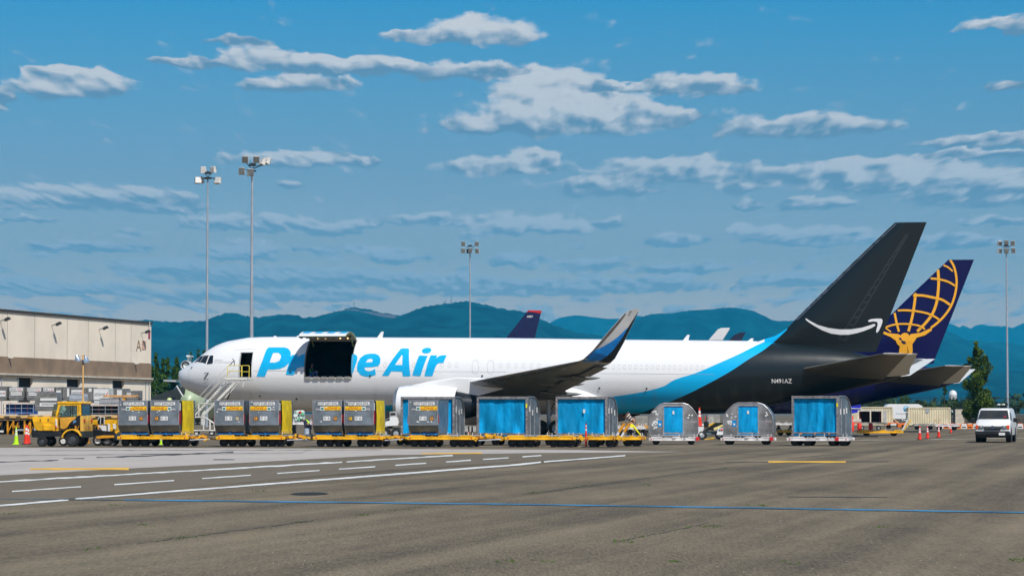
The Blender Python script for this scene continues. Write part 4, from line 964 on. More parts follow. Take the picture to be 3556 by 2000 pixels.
for pl in ([(1262, 1130), (1290, 1146), (1306, 1142), (1300, 1156), (1312, 1168), (1290, 1170), (1270, 1160)], [(1240, 1118), (1262, 1112), (1270, 1128), (1255, 1135)]):
    patch('figure_navy_mark', [[Q2L(*q) for q in c7(pl)]], finfn(.1), NVM, jet2)  # printed navy details inside the golden emblem figure
# ------------------------------------------------------------------ placing by photograph pixels
class Fr:
    """a place standing on the ground: its own axes, and pixel -> own (x, z) on the plane y = yl"""
    def __init__(s, u0, Y, rz=0.0, z0=0.0):
        p = at(u0, 1500, Y); s.o = Vector((p.x, Y, z0)); s.rz = rz; s.Ri = Matrix.Rotation(rz, 3, 'Z').transposed()
    def L(s, u, v, yl=0.0):
        d = s.Ri @ ray(u, v); o = s.Ri @ (Vector((0, 0, H))-s.o); t = (yl-o.y)/d.y; p = o+d*t; return p.x, p.z
    def P(s, pts, yl): return [s.L(u, v, yl) for u, v in pts]
def cr(x0, y0, k):
    return lambda pts: [(x0+x/k, y0+y/k) for x, y in pts]
def prism_x(mb, poly, x0, x1):
    """polygon in (y, z) extruded along x"""
    n = len(poly); vs = [(x0, a, b) for a, b in poly]+[(x1, a, b) for a, b in poly]
    return mb.add(vs, [tuple(range(n)), tuple(range(2*n-1, n-1, -1))]+[(i, i+n, (i+1) % n+n, (i+1) % n) for i in range(n)])
TH = R(-8); TF = at(1000, 1500, 132.4); TD = Vector((math.cos(TH), math.sin(TH), 0)); TN = Vector((-math.sin(TH), math.cos(TH), 0))
def on_line(u, off=0.0):
    """distance along the container train's front line (moved back by off) seen at pixel column u"""
    o = Vector((TF.x, TF.y, 0))+TN*off; k = ray(u, 1500).x/ray(u, 1500).y
    return (k*o.y-o.x)/(TD.x-k*TD.y), o
def span(u0, u1, off=0.0):
    a, o = on_line(u0, off); b, _ = on_line(u1, off); m = o+TD*(a+b)/2; return m, b-a

# ------------------------------------------------------------------ contoured aluminium freight boxes
def sticker(root, name, x0, x1, z0, z1, y, mat, tilt=0, parent=None, label=None):
    mb = MB(); mb.box(((x0+x1)/2, y, (z0+z1)/2), (x1-x0, .008, z1-z0), ((0, 1, 0), R(tilt)) if tilt else None); o = mb.build(name, mat, parent or root); 
    if label: o['label'] = label
    return o
def contour_box(loc, rz, W, HT, D, code, side, label, yellow_side=False, worn=1, fcol=None, group=None):
    root = thing('air_cargo_container', label, 'cargo container', loc, rz, group)
    x0, x1, yf = -W/2, W/2, -D/2
    mb = MB(); prism_x(mb, [(yf+.37, .05), (yf+.02, .47), (yf+.02, HT-.02), (-yf-.02, HT-.02), (-yf-.02, .47), (-yf-.37, .05)], x0+.015, x1-.015); mb.build('shell', ALU, root)
    fm = MB(); t = .035
    for xa in (x0, x1-t): prism_x(fm, [(yf, .46), (yf, HT), (yf+.05, HT), (yf+.05, .46)], xa, xa+t); prism_x(fm, [(yf+.35, .03), (yf, .46), (yf+.05, .46), (yf+.40, .03)], xa, xa+t)
    fm.bb(x0+t, x1-t, yf-.003, yf+.05, HT-t, HT); fm.bb(x0+t, x1-t, yf-.003, yf+.05, .455, .475); fm.bb(x0, x1, -yf-.05, -yf, HT-t, HT)
    fm.bb(x1-t, x1+.004, yf+.05, -yf-.05, HT-t, HT-.002); fm.build('edge_frame', ALUF, root)
    b = MB(); b.bb(x0+.08, x1-.08, yf+.30, yf+.37, -.01, .06); b.bb(-.04, .04, yf+.27, yf+.31, -.03, .08); b.build('base_rail', M('base_blue', (.01, .20, .55), .45, var=.15), root)
    b = MB(); b.bb(x0+.05, x1-.05, yf+.38, -yf-.38, 0, .048); b.build('base_pallet', ALUD, root)
    def X(f): return x0+W*f
    def Z(f): return HT-(HT-.47)*f
    lx = (.14, .86) if side else (.18, .88)
    pl = sticker(root, 'code_plate', X(lx[0]), X(lx[1]), Z(.21), Z(.07), yf-.006, STK); tm = MB(); put_text(tm, code, X(lx[0])+.03, Z(.192), (Z(.08)-Z(.192)), yf-.016, W*(lx[1]-lx[0])-.06, off=.0); tm.build('code_lettering', INK, pl)
    lo = (.03, .60) if side else (.40, .97)
    lg = sticker(root, 'logo_plate', X(lo[0]), X(lo[1]), Z(.41), Z(.25), yf-.006, LYEL); tm = MB(); w_ = W*(lo[1]-lo[0]); put_text(tm, 'DHL', X(lo[0])+w_*.18, Z(.385), Z(.28)-Z(.385), yf-.016, w_*.64, shear=.35, off=.006)
    for k in range(3): tm.bb(X(lo[0])+.02, X(lo[0])+w_*.17-.01*k, yf-.013, yf-.011, Z(.388-.025*k), Z(.378-.025*k)); tm.bb(X(lo[1])-w_*.16+.01*k, X(lo[1])-.02, yf-.013, yf-.011, Z(.388-.025*k), Z(.378-.025*k))
    tm.build('logo_lettering', LRED, lg)
    gx = (.60, .73) if side else (.27, .40)
    g_ = sticker(root, 'round_seal_card', X(gx[0]), X(gx[1]), Z(.42), Z(.26), yf-.005, STK); gm = MB(); gm.lathe([(0, -.005), (.07, 0), (.0, .005)], (X(sum(gx)/2), yf-.011, Z(.34)), 'Y', 18); gm.build('green_seal', GRNI, g_)
    gm = MB(); gm.bb(X(sum(gx)/2)-.035, X(sum(gx)/2)+.035, yf-.02, yf-.018, Z(.315), Z(.29)); gm.build('seal_band', STK, g_)
    sx_ = (.73, .87) if side else (.11, .26); s_ = sticker(root, 'tare_card', X(sx_[0]), X(sx_[1]), Z(.42), Z(.34), yf-.005, M('grey_card', (.45, .45, .45), .6, var=.1)); sticker(root, 'tare_print', X(sx_[0])+.02, X(sx_[1])-.03, Z(.40), Z(.375), yf-.011, GRY, parent=s_)
    fx = (.15, .28) if side else (.72, .84); fo = .02*random.uniform(-1, 1)
    f_ = sticker(root, 'letter_card', X(fx[0]), X(fx[1])+.01, Z(.83), Z(.66), yf-.006, M('card_dark', (.06, .03, .02), .6)); q = sticker(root, 'card_face', X(fx[0])+.022, X(fx[1])-.012, Z(.808), Z(.682), yf-.012, fcol or M('card_orange', (.80, .33, .03), .5, var=.05), parent=f_)
    tm = MB(); put_text(tm, 'F', X(fx[0])+.06, Z(.785), Z(.70)-Z(.785), yf-.022, .07, off=.02); tm.build('card_letter', INK, f_)
    ix = (.36, .61) if side else (.37, .61); i_ = sticker(root, 'instruction_sheet', X(ix[0]), X(ix[1]), Z(.83), Z(.66), yf-.006, STK)
    tm = MB()
    for r in range(5):
        for c_ in (0, 1): tm.bb(X(ix[0])+.03+c_*.19, X(ix[0])+.03+c_*.19+random.uniform(.06, .13), yf-.013, yf-.011, Z(.80-r*.027), Z(.80-r*.027)+.012)
    tm.build('sheet_print', GRY, i_)['kind'] = 'stuff'
    for k in range(worn*3):
        a, b_ = random.uniform(.04, .9), random.choice([.1, .3, .46, .5, .9, .2]); w2 = random.uniform(.04, .1)
        if .06 < b_ < .22 and lx[0]-.1 < a < lx[1]: a = .06
        sticker(root, 'torn_label', X(a), X(a)+w2, Z(b_), Z(b_)+random.uniform(.03, .07), yf-.007, STK, random.uniform(-25, 25))
    for xa in (x0-.03, x1-.0):
        s_ = MB(); s_.box((xa+.015, yf+.06, HT*.46), (.035, .07, .42), ((0, 1, 0), R(random.uniform(-5, 5)))); s_.build('red_strap', M('strap_red', (.35, .005, .02), .7), root)
    if yellow_side:
        n = 14; c_ = MB(); ys = [yf+.42+(D-.95)*i/n for i in range(n+1)]; rows = []
        for z, ex in ((.02, .0), (.3, .03), (.9, .04), (HT-.12, .02), (HT-.01, .01)):
            rows.append([(x1+.02+ex+.012*math.sin(i*1.9+z*2), y, z) for i, y in enumerate(ys)])
        vs = [v for r in rows for v in r]; m_ = n+1
        c_.add(vs, [(j*m_+i, j*m_+i+1, (j+1)*m_+i+1, (j+1)*m_+i) for j in range(4) for i in range(n)]); cu_ = c_.build('side_curtain', YCUR, root, True, 180)
        c_ = MB(); c_.bb(x1+.06, x1+.085, yf+.44, -yf-.55, .02, .16); c_.build('curtain_hem', M('hem_yellow', (.66, .47, .08), .7, var=.2), cu_)
        sticker_x = MB(); sticker_x.bb(x1, x1+.01, yf+.10, yf+.28, HT*.70, HT*.92); sticker_x.build('side_card', STK, root)
        sticker_x = MB(); sticker_x.bb(x1, x1+.02, yf+.16, yf+.34, HT*.30, HT*.68); sticker_x.build('red_side_strap', M('strap_red', (.35, .005, .02), .7), root)
    return root
DECK = .615
codes = [(409, 512.5, 'DQF 2109 DHL', 0, False, 'with torn papers on its left corner, first behind the tractor'), (521, 622, 'DQF 3494 DHL', 1, True, 'next to the yellow curtain nearest the boarding stairs'),
         (743, 846.5, 'DQF 2502 DHL', 0, False, 'dented, with a pale cream F card, just right of the stairs'), (865, 969, 'DQF 3180 DHL', 1, True, 'right one of the pair right of the stairs'),
         (1084.5, 1187, 'DQF 2601 DHL', 0, False, 'left one of the third pair, beside the bending worker'), (1194, 1298, 'DQF 3824 DHL', 1, True, 'right one of the third pair, with its yellow curtain'),
         (1417, 1522, 'DQF 3247 DHL', 0, False, 'standing alone in front of a blue curtained box')]
for i, (u0, u1, code, sd_, ye, wh) in enumerate(codes):
    m, w = span(u0, u1); D = 3.18; m = m+TN*D/2
    contour_box((m.x, m.y, DECK), TH, w-.02, 1.665, D, code, sd_, 'dented silver container '+wh, ye, worn=2 if i in (0, 6) else 1, fcol=M('card_cream', (.80, .68, .45), .5) if i == 2 else (M('card_yellow', (.85, .50, .02), .5) if i in (5,) else None), group='silver containers on the dolly train')
# the last one shows a plain side with cards
m, w = span(1522, 1562)

# ------------------------------------------------------------------ container dollies
def dolly(loc, rz, Ln, label, col=YEL, wide=2.5, deck=.60, group='container dollies', wheels=(-.38, -.16, .2, .38), bar=1.0, red=True, name='container_dolly', wr=.23):
    root = thing(name, label, 'dolly', loc, rz, group); h = Ln/2; W = wide/2; rr = random.Random(int(abs(loc[0])*100))
    for s in (-1, 1):
        b = MB(); b.bb(-h, h, s*W-.05, s*W+.05, deck-.24, deck-.09); b.bb(-h+.1, h-.1, s*W-.09, s*W+.03 if s < 0 else s*W+.09, deck-.235, deck-.21); b.build('side_beam', col, root, bevel=.012)
        for a, c_ in ((-.46, -.22), (-.04, .14), (.28, .47), (-.16, -.10), (.2, .235)):
            q = MB(); top = deck-.0 if c_-a > .1 else deck-.04; q.prism([(a*Ln, deck-.09), (c_*Ln, deck-.09), (c_*Ln-.05, top-.02), (a*Ln+.03, top-.02)], s*W-.06, s*W+.04); q.build('guide_rail', col, root)
    d = MB(); 
    for k in range(7): x = -h+.1+(Ln-.2)*k/6; d.bb(x-.05, x+.05, -W+.05, W-.05, deck-.21, deck-.11)
    d.build('cross_members', YELD if col is YEL else col, root)
    d = MB()
    for k in range(int(Ln/.18)): x = -h+.14+k*.18; d.tube((x, -W+.1, deck-.055), (x, W-.1, deck-.055), .035, n=8)
    d.build('rollers', GALV, root)
    for f in wheels:
        for s in (-1, 1):
            for e in (0,):
                wheel_at(root, 'wheel', (f*Ln, s*(W-.22), wr), wr, .16, M('dolly_hub', (.03, .03, .032), .5, .3))
    for f in wheels: ax = MB(); ax.tube((f*Ln, -W+.2, wr), (f*Ln, W-.2, wr), .045, n=6); ax.bb(f*Ln-.1, f*Ln+.1, -W+.3, W-.3, wr+.02, deck-.2); ax.build('axle', BLKP, root)
    if red:
        for f in (-.45, .45):
            q = MB(); q.lathe([(0, -.02), (.035, -.015), (.035, .01)], (f*Ln, -W-.055, deck-.165), 'Y', 12); q.build('reflector', RED, root)
    if bar:
        b = MB(); b.tube((h-.1, -.25, .40), (h+bar, 0, .36), .035, n=6); b.tube((h-.1, .25, .40), (h+bar, 0, .36), .035, n=6); b.box((h+bar, 0, .36), (.16, .09, .1)); b.build('drawbar', col, root)
        for k in range(6): b = MB(); b.box((h+.05+rr.uniform(0, .25), -W*.9+rr.uniform(0, .5), deck-.16+rr.uniform(-.06, .06)), (rr.uniform(.06, .16), .1, rr.uniform(.06, .14)), ((0, 1, 0), rr.uniform(0, 1))); b.build('coupling_block', col, root)
    for f in (.40, .46, -.3, .1):
        q = MB(); q.tube((f*Ln, -W-.02, deck-.02), (f*Ln+.01, -W-.02, deck+.12), .016, n=6); q.build('stop_pin', STK, root)
    return root
for u0, u1, wh in ((408, 655, 'yellow dolly under the first silver pair behind the tractor'), (750, 990, 'worn yellow dolly right of the boarding stairs'), (1087, 1330, 'yellow dolly under the third silver pair'), (1413, 1650, 'yellow dolly under the lone silver container'),
                   (1752, 2000, 'long ochre dolly between the two large curtained boxes'), (2036, 2136, 'short yellow dolly behind the red delineator post')):
    m, w = span(u0, u1, .35); m = m+TN*1.25
    dolly((m.x, m.y, 0), TH, w, wh, bar=1.1 if u0 not in (2036,) else .3, wheels=(-.40, -.27, -.14, .18, .30, .42) if w > 2.5 else (-.3, .3), wr=.215)
for u0, u1, wh in ((655, 746, 'first'), (990, 1086, 'second'), (1330, 1412, 'third'), (1650, 1752, 'fourth')):
    m, w = span(u0, u1, 1.2); r = thing('tow_hitch', f'{wh} coupling of the dolly train counted from the yellow tractor', 'tow hitch', (m.x, m.y, 0), TH, 'hitches between the dollies')
    b = MB(); b.bb(-w/2, w/2, -.5, -.42, .36, .44); b.bb(-w/2, -w*.1, -.65, -.3, .42, .52); b.box((w*.2, -.5, .5), (.3, .2, .12), ((0, 1, 0), .3)); b.build('bar', YELD, r)
    b = MB(); b.tube((-w*.3, -.75, .32), (w*.45, -.7, .38), .03, n=6); b.build('pipe', M('tow_pipe', (.5, .55, .62), .4), r)
    rr = random.Random(u0)
    for k in range(7): b = MB(); b.box((rr.uniform(-w/2, w/2), -.6+rr.uniform(-.2, .2), .44+rr.uniform(-.1, .16)), (rr.uniform(.08, .25), .12, rr.uniform(.05, .14)), ((0, 1, 0), rr.uniform(-.6, .6))); b.build('hitch_block', YEL, r)

# ------------------------------------------------------------------ boxes with blue curtains
def curtain_mesh(x0, x1, z0, z1, y, seed=0, amp=.05, n=26, m=14):
    rr = random.Random(seed); ph = [rr.uniform(0, 6) for _ in range(4)]; vs = []
    for j in range(m+1):
        for i in range(n+1):
            fx, fz_ = i/n, j/m; sag = math.sin(fx*math.pi)*(1-fz_)
            f = amp*(.5*math.sin(fx*17+ph[0]+fz_*1.5)+.5*math.sin(fx*31+ph[1]-fz_*3)+.6*math.sin(fx*8+fz_*5+ph[2]))*(1.25-fz_)
            vs.append((x0+(x1-x0)*fx, y+f*min(1, 8*fx, 8*(1-fx))+.0*sag, z0+(z1-z0)*fz_+(.0 if j else .02*math.sin(fx*12))))
    k = n+1; return vs, [(j*k+i, j*k+i+1, (j+1)*k+i+1, (j+1)*k+i) for j in range(m) for i in range(n)]
def curtain_box(u0, u1, v0, v1, Y, side_px, label, seed, dark=False, tear=None, deckz=None):
    um = (u0+u1)/2; a = math.atan((um-CX)/F); s = F/Y; D = 2.6; th = -(math.asin(min(.9, side_px/s/D))+a)
    f = Fr(um, Y, th); xa, za = f.L(u0, v1); xb, zb = f.L(u1, v0); f2 = (xa+xb)/2
    root = thing('curtain_container', label, 'cargo container', f.o, th, 'blue curtained cargo boxes'); W = xb-xa; t = .11
    z0 = za; z1 = zb; FR = M('frame_pewter', (.30, .28, .28), .45, .5, var=.25, scale=5)
    for nm, b_ in (('post', (xa, xa+t, z0, z1)), ('post', (xb-t, xb, z0, z1)), ('top_bar', (xa+t, xb-t, z1-t*1.2, z1)), ('bottom_bar', (xa+t, xb-t, z0+.10, z0+.17))):
        q = MB(); q.bb(b_[0], b_[1], 0, .26, b_[2], b_[3]); q.build(nm, FR, root, bevel=.008)
    vs, fs = curtain_mesh(xa+t, xb-t, z0+.17, z1-t*1.2, .13, seed); q = MB(); q.add(vs, fs); c_ = q.build('curtain', M('curtain_shadow_blue', (.0, .20, .45), .7, var=.15) if dark else BLUC, root, True, 180)
    q = MB(); q.bb(xa+t, xb-t, .03, .06, z0+.02, z0+.085); q.build('bottom_hem', M('hem_blue', (.0, .28, .62), .6), root)
    # shell behind: flat top, then curving down to the back
    pr = [(.24, z0), (.24, z1-.01), (D*.45, z1-.015)]+[(D*.45+D*.55*math.sin(k/8*math.pi/2), z0+(z1-z0)*(.50+.49*math.cos(k/8*math.pi/2))) for k in range(1, 9)]+[(D, z0)]
    q = MB(); prism_x(q, pr, xa+.01, xb-.01); q.build('shell', ALU if not dark else M('slate_alu', (.16, .18, .19), .4, .6, var=.2, bump=.02, bscale=2), root, True, 30)
    rb = MB(); pts = [(xb+.012, y, z) for y, z in pr[1:]]; rb.path(pts, .03, 6); rb.build('rib', ALUF, root, True)
    for yy in (.6, 1.5):
        q = MB(); q.bb(xb-.012, xb+.02, yy-.03, yy+.03, z0, z0+(z1-z0)*(.93 if yy < 1 else .75)); q.build('stiffener', ALUF, root)
    rr = random.Random(seed)
    for k in range(3):
        y_ = .25+k*.75*rr.uniform(.8, 1.1); zz = z0+(z1-z0)*rr.uniform(.62, .72); q = MB(); q.bb(xb+.02, xb+.028, y_, y_+.22, zz-.2, zz+.08); q.build('side_label', STK, root)
    for k in range(11):
        s_ = rr.choice((xa+.03, xb-.08)); zz = z0+rr.uniform(.15, z1-z0-.2); sticker(root, 'torn_label', s_, s_+rr.uniform(.02, .06), zz, zz+rr.uniform(.02, .09), -.006, M('label_remnant', (.52, .48, .45), .7, var=.2))
    if seed in (2, 4): sticker(root, 'yellow_tag', xb-.095, xb-.02, z0+(z1-z0)*.72, z0+(z1-z0)*.82, -.008, M('tag_yellow', (.85, .75, .0), .5))
    if tear: 
        x_, z_ = f.L(*tear); sticker(root, 'paper_note', x_-.05, x_+.06, z_-.1, z_+.1, -.0, STK).location.y = .0
    for k in range(3):
        q = MB(); x_ = xa+W*(.2+.3*k); q.box((x_, -.02, z0+.09), (.06, .05, .08)); q.build('lashing', M('lash_orange', (.7, .25, .04), .6), root)
    return root
YB = 138.5
curtain_box(1391, 1578, 1377, 1516, YB, 36, 'blue curtained metal box half hidden behind the lone silver container', 1)
curtain_box(1655, 1832, 1376.5, 1515, YB, 44, 'blue curtained metal box with a yellow tag, left of the landing gear', 2)
curtain_box(1929, 2108, 1376.5, 1516, YB, 37, 'blue curtained metal box with a white note behind the red delineator post', 3, tear=(2028, 1427))
curtain_box(2749, 2911, 1374, 1512, 136.5, 46, 'right hand blue curtained box with a curved dark side, on a white dolly', 4, dark=False)
for (u0, u1, Y, wh) in ((1560, 1760, 138.5, 'yellow dolly under the curtained box with the yellow tag'), (1880, 2120, 138.5, 'yellow dolly under the curtained box with the white note'), (1385, 1480, 138.5, 'yellow dolly end showing left under the half hidden box')):
    f = Fr((u0+u1)/2, Y, R(-8)); w = f.L(u1, 1500)[0]-f.L(u0, 1500)[0]; dolly(tuple(f.o+Vector((0, 1.3, 0))), R(-8), w, wh, bar=0, wide=2.4, deck=.52, wheels=(-.35, .0, .35), wr=.2, col=YEL)
# short dolly with raised tow arms right of the train
f = Fr(2197, 134.5, R(-6)); dl = dolly(tuple(f.o+Vector((0, 1.2, 0))), R(-6), 1.3, 'short yellow dolly carrying two raised orange and white tow arms', bar=0, wheels=(-.12, .2), wide=2.2, deck=.56, wr=.22)
for du in (0, 18):
    f = Fr(2150+du, 133.6, R(-6)); k_ = cr(1880, 1340, 6.44)
    a = f.L(*k_([(1650+du*6.4, 1180)])[0]); b = f.L(*k_([(1735+du*6.4, 1030)])[0]); c_ = f.L(*k_([(1840+du*6.4, 860)])[0])
    r = bpy.data.objects.new('tow_arm', None); COL.objects.link(r); r.parent = dl; r.location = Matrix.Rotation(R(6), 3, 'Z') @ (f.o-dl.location)
    q = MB(); q.tube((a[0], 0, a[1]), (b[0], 0, b[1]), .065, n=8); q.build('white_end', WHITE, r, True); q = MB(); q.tube((b[0], 0, b[1]), (c_[0], 0, c_[1]), .075, n=8); q.build('orange_end', M('arm_orange', (.75, .33, .02), .5), r, True)
    q = MB(); q.lathe([(.09, -.06), (.09, .06)], (c_[0], 0, c_[1]), 'Y', 12); q.build('eye', YELD, r)
f = Fr(2215, 136.5); k_ = cr(1880, 1340, 6.44); a = f.L(*k_([(2050, 890)])[0]); b = f.L(*k_([(2215, 1095)])[0])
q = MB(); q.tube((a[0], 0, a[1]), (b[0], 0, b[1]), .07, .03, n=6); q.lathe([(.1, -.05), (.1, .05)], (a[0]-.06, 0, a[1]), 'Y', 10); o = q.build('yellow_tow_bar', M('flag_yellow', (.85, .78, .0), .5), None, True, loc=f.o); tag(o, 'bright yellow slanting tow bar right of the two raised arms', 'tow bar')

# ------------------------------------------------------------------ rounded boxes on white dollies
WD = M('dolly_white', (.66, .63, .62), .5, var=.18, scale=3)
def arch_box(u0, u1, d0, d1, v0, v1, Y, th, label, seed):
    um = (u0+u1)/2; f = Fr(um, Y, th); root = thing('rounded_container', label, 'cargo container', f.o, th, 'rounded metal cargo boxes'); X = lambda u, v=1450: f.L(u, v)
    xa, xb = X(u0)[0], X(u1)[0]; z0 = f.L(um, v1)[1]; z1 = f.L(um, v0)[1]; W = xb-xa; h = z1-z0
    prf = [(xa+W*.01, z0), (xa, z0+h*.10), (xa, z0+h*.52), (xa+W*.03, z0+h*.66), (xa+W*.12, z0+h*.83), (xa+W*.21, z0+h*.95), (xa+W*.30, z0+h), (xb-W*.30, z0+h), (xb-W*.20, z0+h*.95), (xb-W*.11, z0+h*.83), (xb-W*.03, z0+h*.66), (xb, z0+h*.52), (xb, z0+h*.10), (xb-W*.01, z0)]
    q = MB(); q.prism([(x, z) for x, z in prf], .0, 1.5); sh = q.build('shell', M('brushed_alu', (.34, .34, .34), .36, .7, var=.35, scale=1.1, bump=.025, bscale=2.2), root, bevel=.015)
    rb = MB(); rb.path([(x, -.012, z) for x, z in prf[1:-1]], .022, 6); rb.build('edge_tube', ALUF, root, True)
    a, b = X(d0)[0], X(d1)[0]
    for nm, q_ in (('door_post', (a-.06, a, z0+.04, z0+h*.93)), ('door_post', (b, b+.06, z0+.04, z0+h*.93)), ('door_lintel', (a, b, z0+h*.90, z0+h*.93)), ('door_sill', (a, b, z0+.12, z0+.18))):
        m_ = MB(); m_.bb(q_[0], q_[1], -.025, .0, q_[2], q_[3]); m_.build(nm, ALUF, root)
    m_ = MB(); m_.bb(a, b, -.004, -.002, z0+h*.82, z0+h*.90); m_.build('curtain_top_shade', M('overhang_shade_blue', (.0, .10, .30), .7), root)  # shadow of the frame overhang put in as a dark blue strip
    vs, fs = curtain_mesh(a, b, z0+.18, z0+h*.86, -.03, seed, .018, 16, 12); m_ = MB(); m_.add(vs, fs); m_.build('curtain', BLUC, root, True, 180)
    m_ = MB(); m_.bb(a, b, -.02, -.004, z0+.02, z0+.09); m_.build('blue_hem', M('hem_blue', (.0, .28, .62), .6), root)
    rr = random.Random(seed)
    sticker(root, 'paper_note', a+(b-a)*.45, a+(b-a)*.55, z0+h*.66, z0+h*.76, -.06, STK)
    for k in range(14):
        x_ = xa+W*rr.uniform(.05, .26); zz = z0+h*rr.uniform(.2, .72) if x_ < xa+W*.15 else z0+h*rr.uniform(.25, .85); sticker(root, 'torn_label', x_, x_+rr.uniform(.04, .12), zz, zz+rr.uniform(.03, .1), -.006, STK, rr.uniform(-60, 60))
    for k in range(3): x_ = xb-W*rr.uniform(.12, .25); zz = z0+h*rr.uniform(.5, .75); sticker(root, 'torn_label', x_, x_+.08, zz, zz+.08, -.006, STK, rr.uniform(-20, 20))
    c_ = sticker(root, 'white_card', xa+W*.09, xa+W*.175, z0+h*.36, z0+h*.46, -.008, STK); sticker(root, 'print_smear', xa+W*.12, xa+W*.16, z0+h*.39, z0+h*.405, -.016, NAVY, 8, parent=c_)
    c_ = sticker(root, 'blue_card', xa+W*.18, xa+W*.265, z0+h*.28, z0+h*.47, -.008, M('card_blue', (.0, .25, .60), .5)); m_ = MB(); m_.lathe([(0, -.004), (.055, 0), (0, .004)], (xa+W*.222, -.018, z0+h*.35), 'Y', 14); m_.build('card_disc', STK, c_)
    m_ = MB(); m_.bb(xb-W*.16, xb-W*.02, -.02, -.0, z0+h*.42, z0+h*.435); m_.build('scuffed_rail', M('pink_rail', (.55, .42, .42), .6), root)
    m_ = MB(); m_.bb(xa, xb, -.03, -.0, z0, z0+.05); m_.build('base_edge', ALUF, root)
    return root
TA, TB = R(-4), R(-11)
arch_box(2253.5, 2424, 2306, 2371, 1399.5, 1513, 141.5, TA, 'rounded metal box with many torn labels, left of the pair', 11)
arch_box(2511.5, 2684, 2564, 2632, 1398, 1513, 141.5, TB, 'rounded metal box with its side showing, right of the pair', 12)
for (u0, u1, Y, th, wh, lo_) in ((2257, 2432, 141.3, TA, 'white dolly under the left rounded box', 0), (2513, 2696, 141.3, TB, 'white dolly under the right rounded box', 0), (2750, 2968, 136.3, R(-14), 'long white dolly under the right hand curtained box', 1)):
    f = Fr((u0+u1)/2, Y, th); w = f.L(u1, 1520)[0]-f.L(u0, 1520)[0]; s = F/Y
    dz = f.L((u0+u1)/2, 1514)[1]
    dolly(tuple(f.o+Vector((0, .9 if not lo_ else 1.1, 0))+Vector((0, 0, 0))), th, w, wh, col=WD, wide=1.7 if not lo_ else 2.2, deck=dz+.0, wheels=(-.36, .34) if not lo_ else (-.38, -.18, .22, .38), bar=0, group='white container dollies', wr=.19 if not lo_ else .2)
    q = MB(); x_ = w/2-(.08 if not lo_ else .62); q.bb(x_-.09, x_+.09, -1.0 if not lo_ else -1.2, -.9 if not lo_ else -1.1, dz-.22, dz-.04); 
    ch = [o for o in COL.objects if o.get('label') == wh][0]; q.build('red_end_plate', RED, ch)
    q = MB(); put_text(q, 'W112' if lo_ else 'W97', -.12, dz-.2, .09, -(1.7 if not lo_ else 2.2)/2-.062, .22, off=.01); q.build('stencil_mark', INK, ch); q = MB(); put_text(q, 'TA', .5 if not lo_ else .45, dz-.2, .08, -(1.7 if not lo_ else 2.2)/2-.062, .1, off=.01); q.build('stencil_mark', INK, ch)

# ------------------------------------------------------------------ cones and the delineator post
def cone(u, v0, v1, col, label, rz=0, post=False, bands=2, group='traffic cones'):
    Y = F*H/(v1-HY); Y = {True: 131.0}.get(post, Y); s = F/Y; h = (v1-v0)/s; p = at(u, v1, Y)
    if u < 200: Y = 143.0; s = F/Y; h = (v1-v0)/s; p = at(u, v1, Y)
    r = thing('traffic_cone', label, 'traffic cone', (p.x, Y, 0), rz, group)
    k = .36/.91*h*.5
    q = MB(); q.box((0, 0, .02), (k*1.9, k*1.9, .04)); q.build('base', BLK if col is CRED else col, r)
    def rad(t): return k*.75*(1-t)+k*.16*t
    segs = [(0.03, .52, col), (.52, .64, STK), (.64, .70, col), (.70, .84, STK), (.84, 1.0, col)]
    for i, (a, b, m_) in enumerate(segs):
        q = MB(); q.lathe([(rad(a), a*h), (rad(b), b*h)]+([(0, h)] if b == 1.0 else []), (0, 0, 0), 'Z', 18); q.build('reflective_band' if m_ is STK else 'cone_body', m_, r, True)
    return r
cone(56, 1480, 1541, LIME, 'lime green traffic cone at the far left, left of the orange ones')
cone(91, 1472, 1541, CRED, 'orange traffic cone directly left of the yellow tractor'); 
c_ = cone(97.5, 1476, 1538, CRED, 'orange cone peeping out just behind the other beside the tractor'); c_.location.y += 2.5; c_.location.x *= 145.5/143
cone(559, 1512, 1543, LIME, 'lime cone half hidden under the first dolly of the train')
cone(3194, 1478, 1527, CRED, 'leftmost and nearest of the four orange cones by the van'); cone(3221, 1478, 1523, CRED, 'second from the left of the four orange cones by the van')
cone(3260, 1476, 1519, CRED, 'third from the left of the four orange cones by the van'); cone(3302, 1473, 1503.5, CRED, 'farthest orange cone, the one closest to the van')
cone(2428, 1448, 1481, CRED, 'orange cone standing on the belt loader behind the left rounded box').location = at(2429, 1481, 165)
p = at(2035, 1552, 131.0); r = thing('delineator_post', 'slim red delineator post with white bands in front of the train', 'marker post', (p.x, 131, 0)); s = F/131
q = MB(); q.lathe([(.24, 0), (.24, .03), (.1, .06)], (0, 0, 0), 'Z', 20); q.build('base', BLK, r, True)
for a, b, m_, nm in ((.03, .80, RED, 'tube'), (.80, .90, STK, 'band'), (.90, 1.0, RED, 'tube'), (1.0, 1.06, STK, 'band'), (1.06, 1.12, RED, 'tube')):
    q = MB(); q.lathe([(.055-(.02*a), a), (.055-.02*b, b)], (0, 0, 0), 'Z', 16); q.build(nm, m_ if m_ is STK else CRED, r, True)
q = MB(); q.lathe([(.045, 1.12), (.02, 1.16), (.014, 1.24), (0, 1.25)], (0, 0, 0), 'Z', 12); q.build('cap', BLKP, r, True)
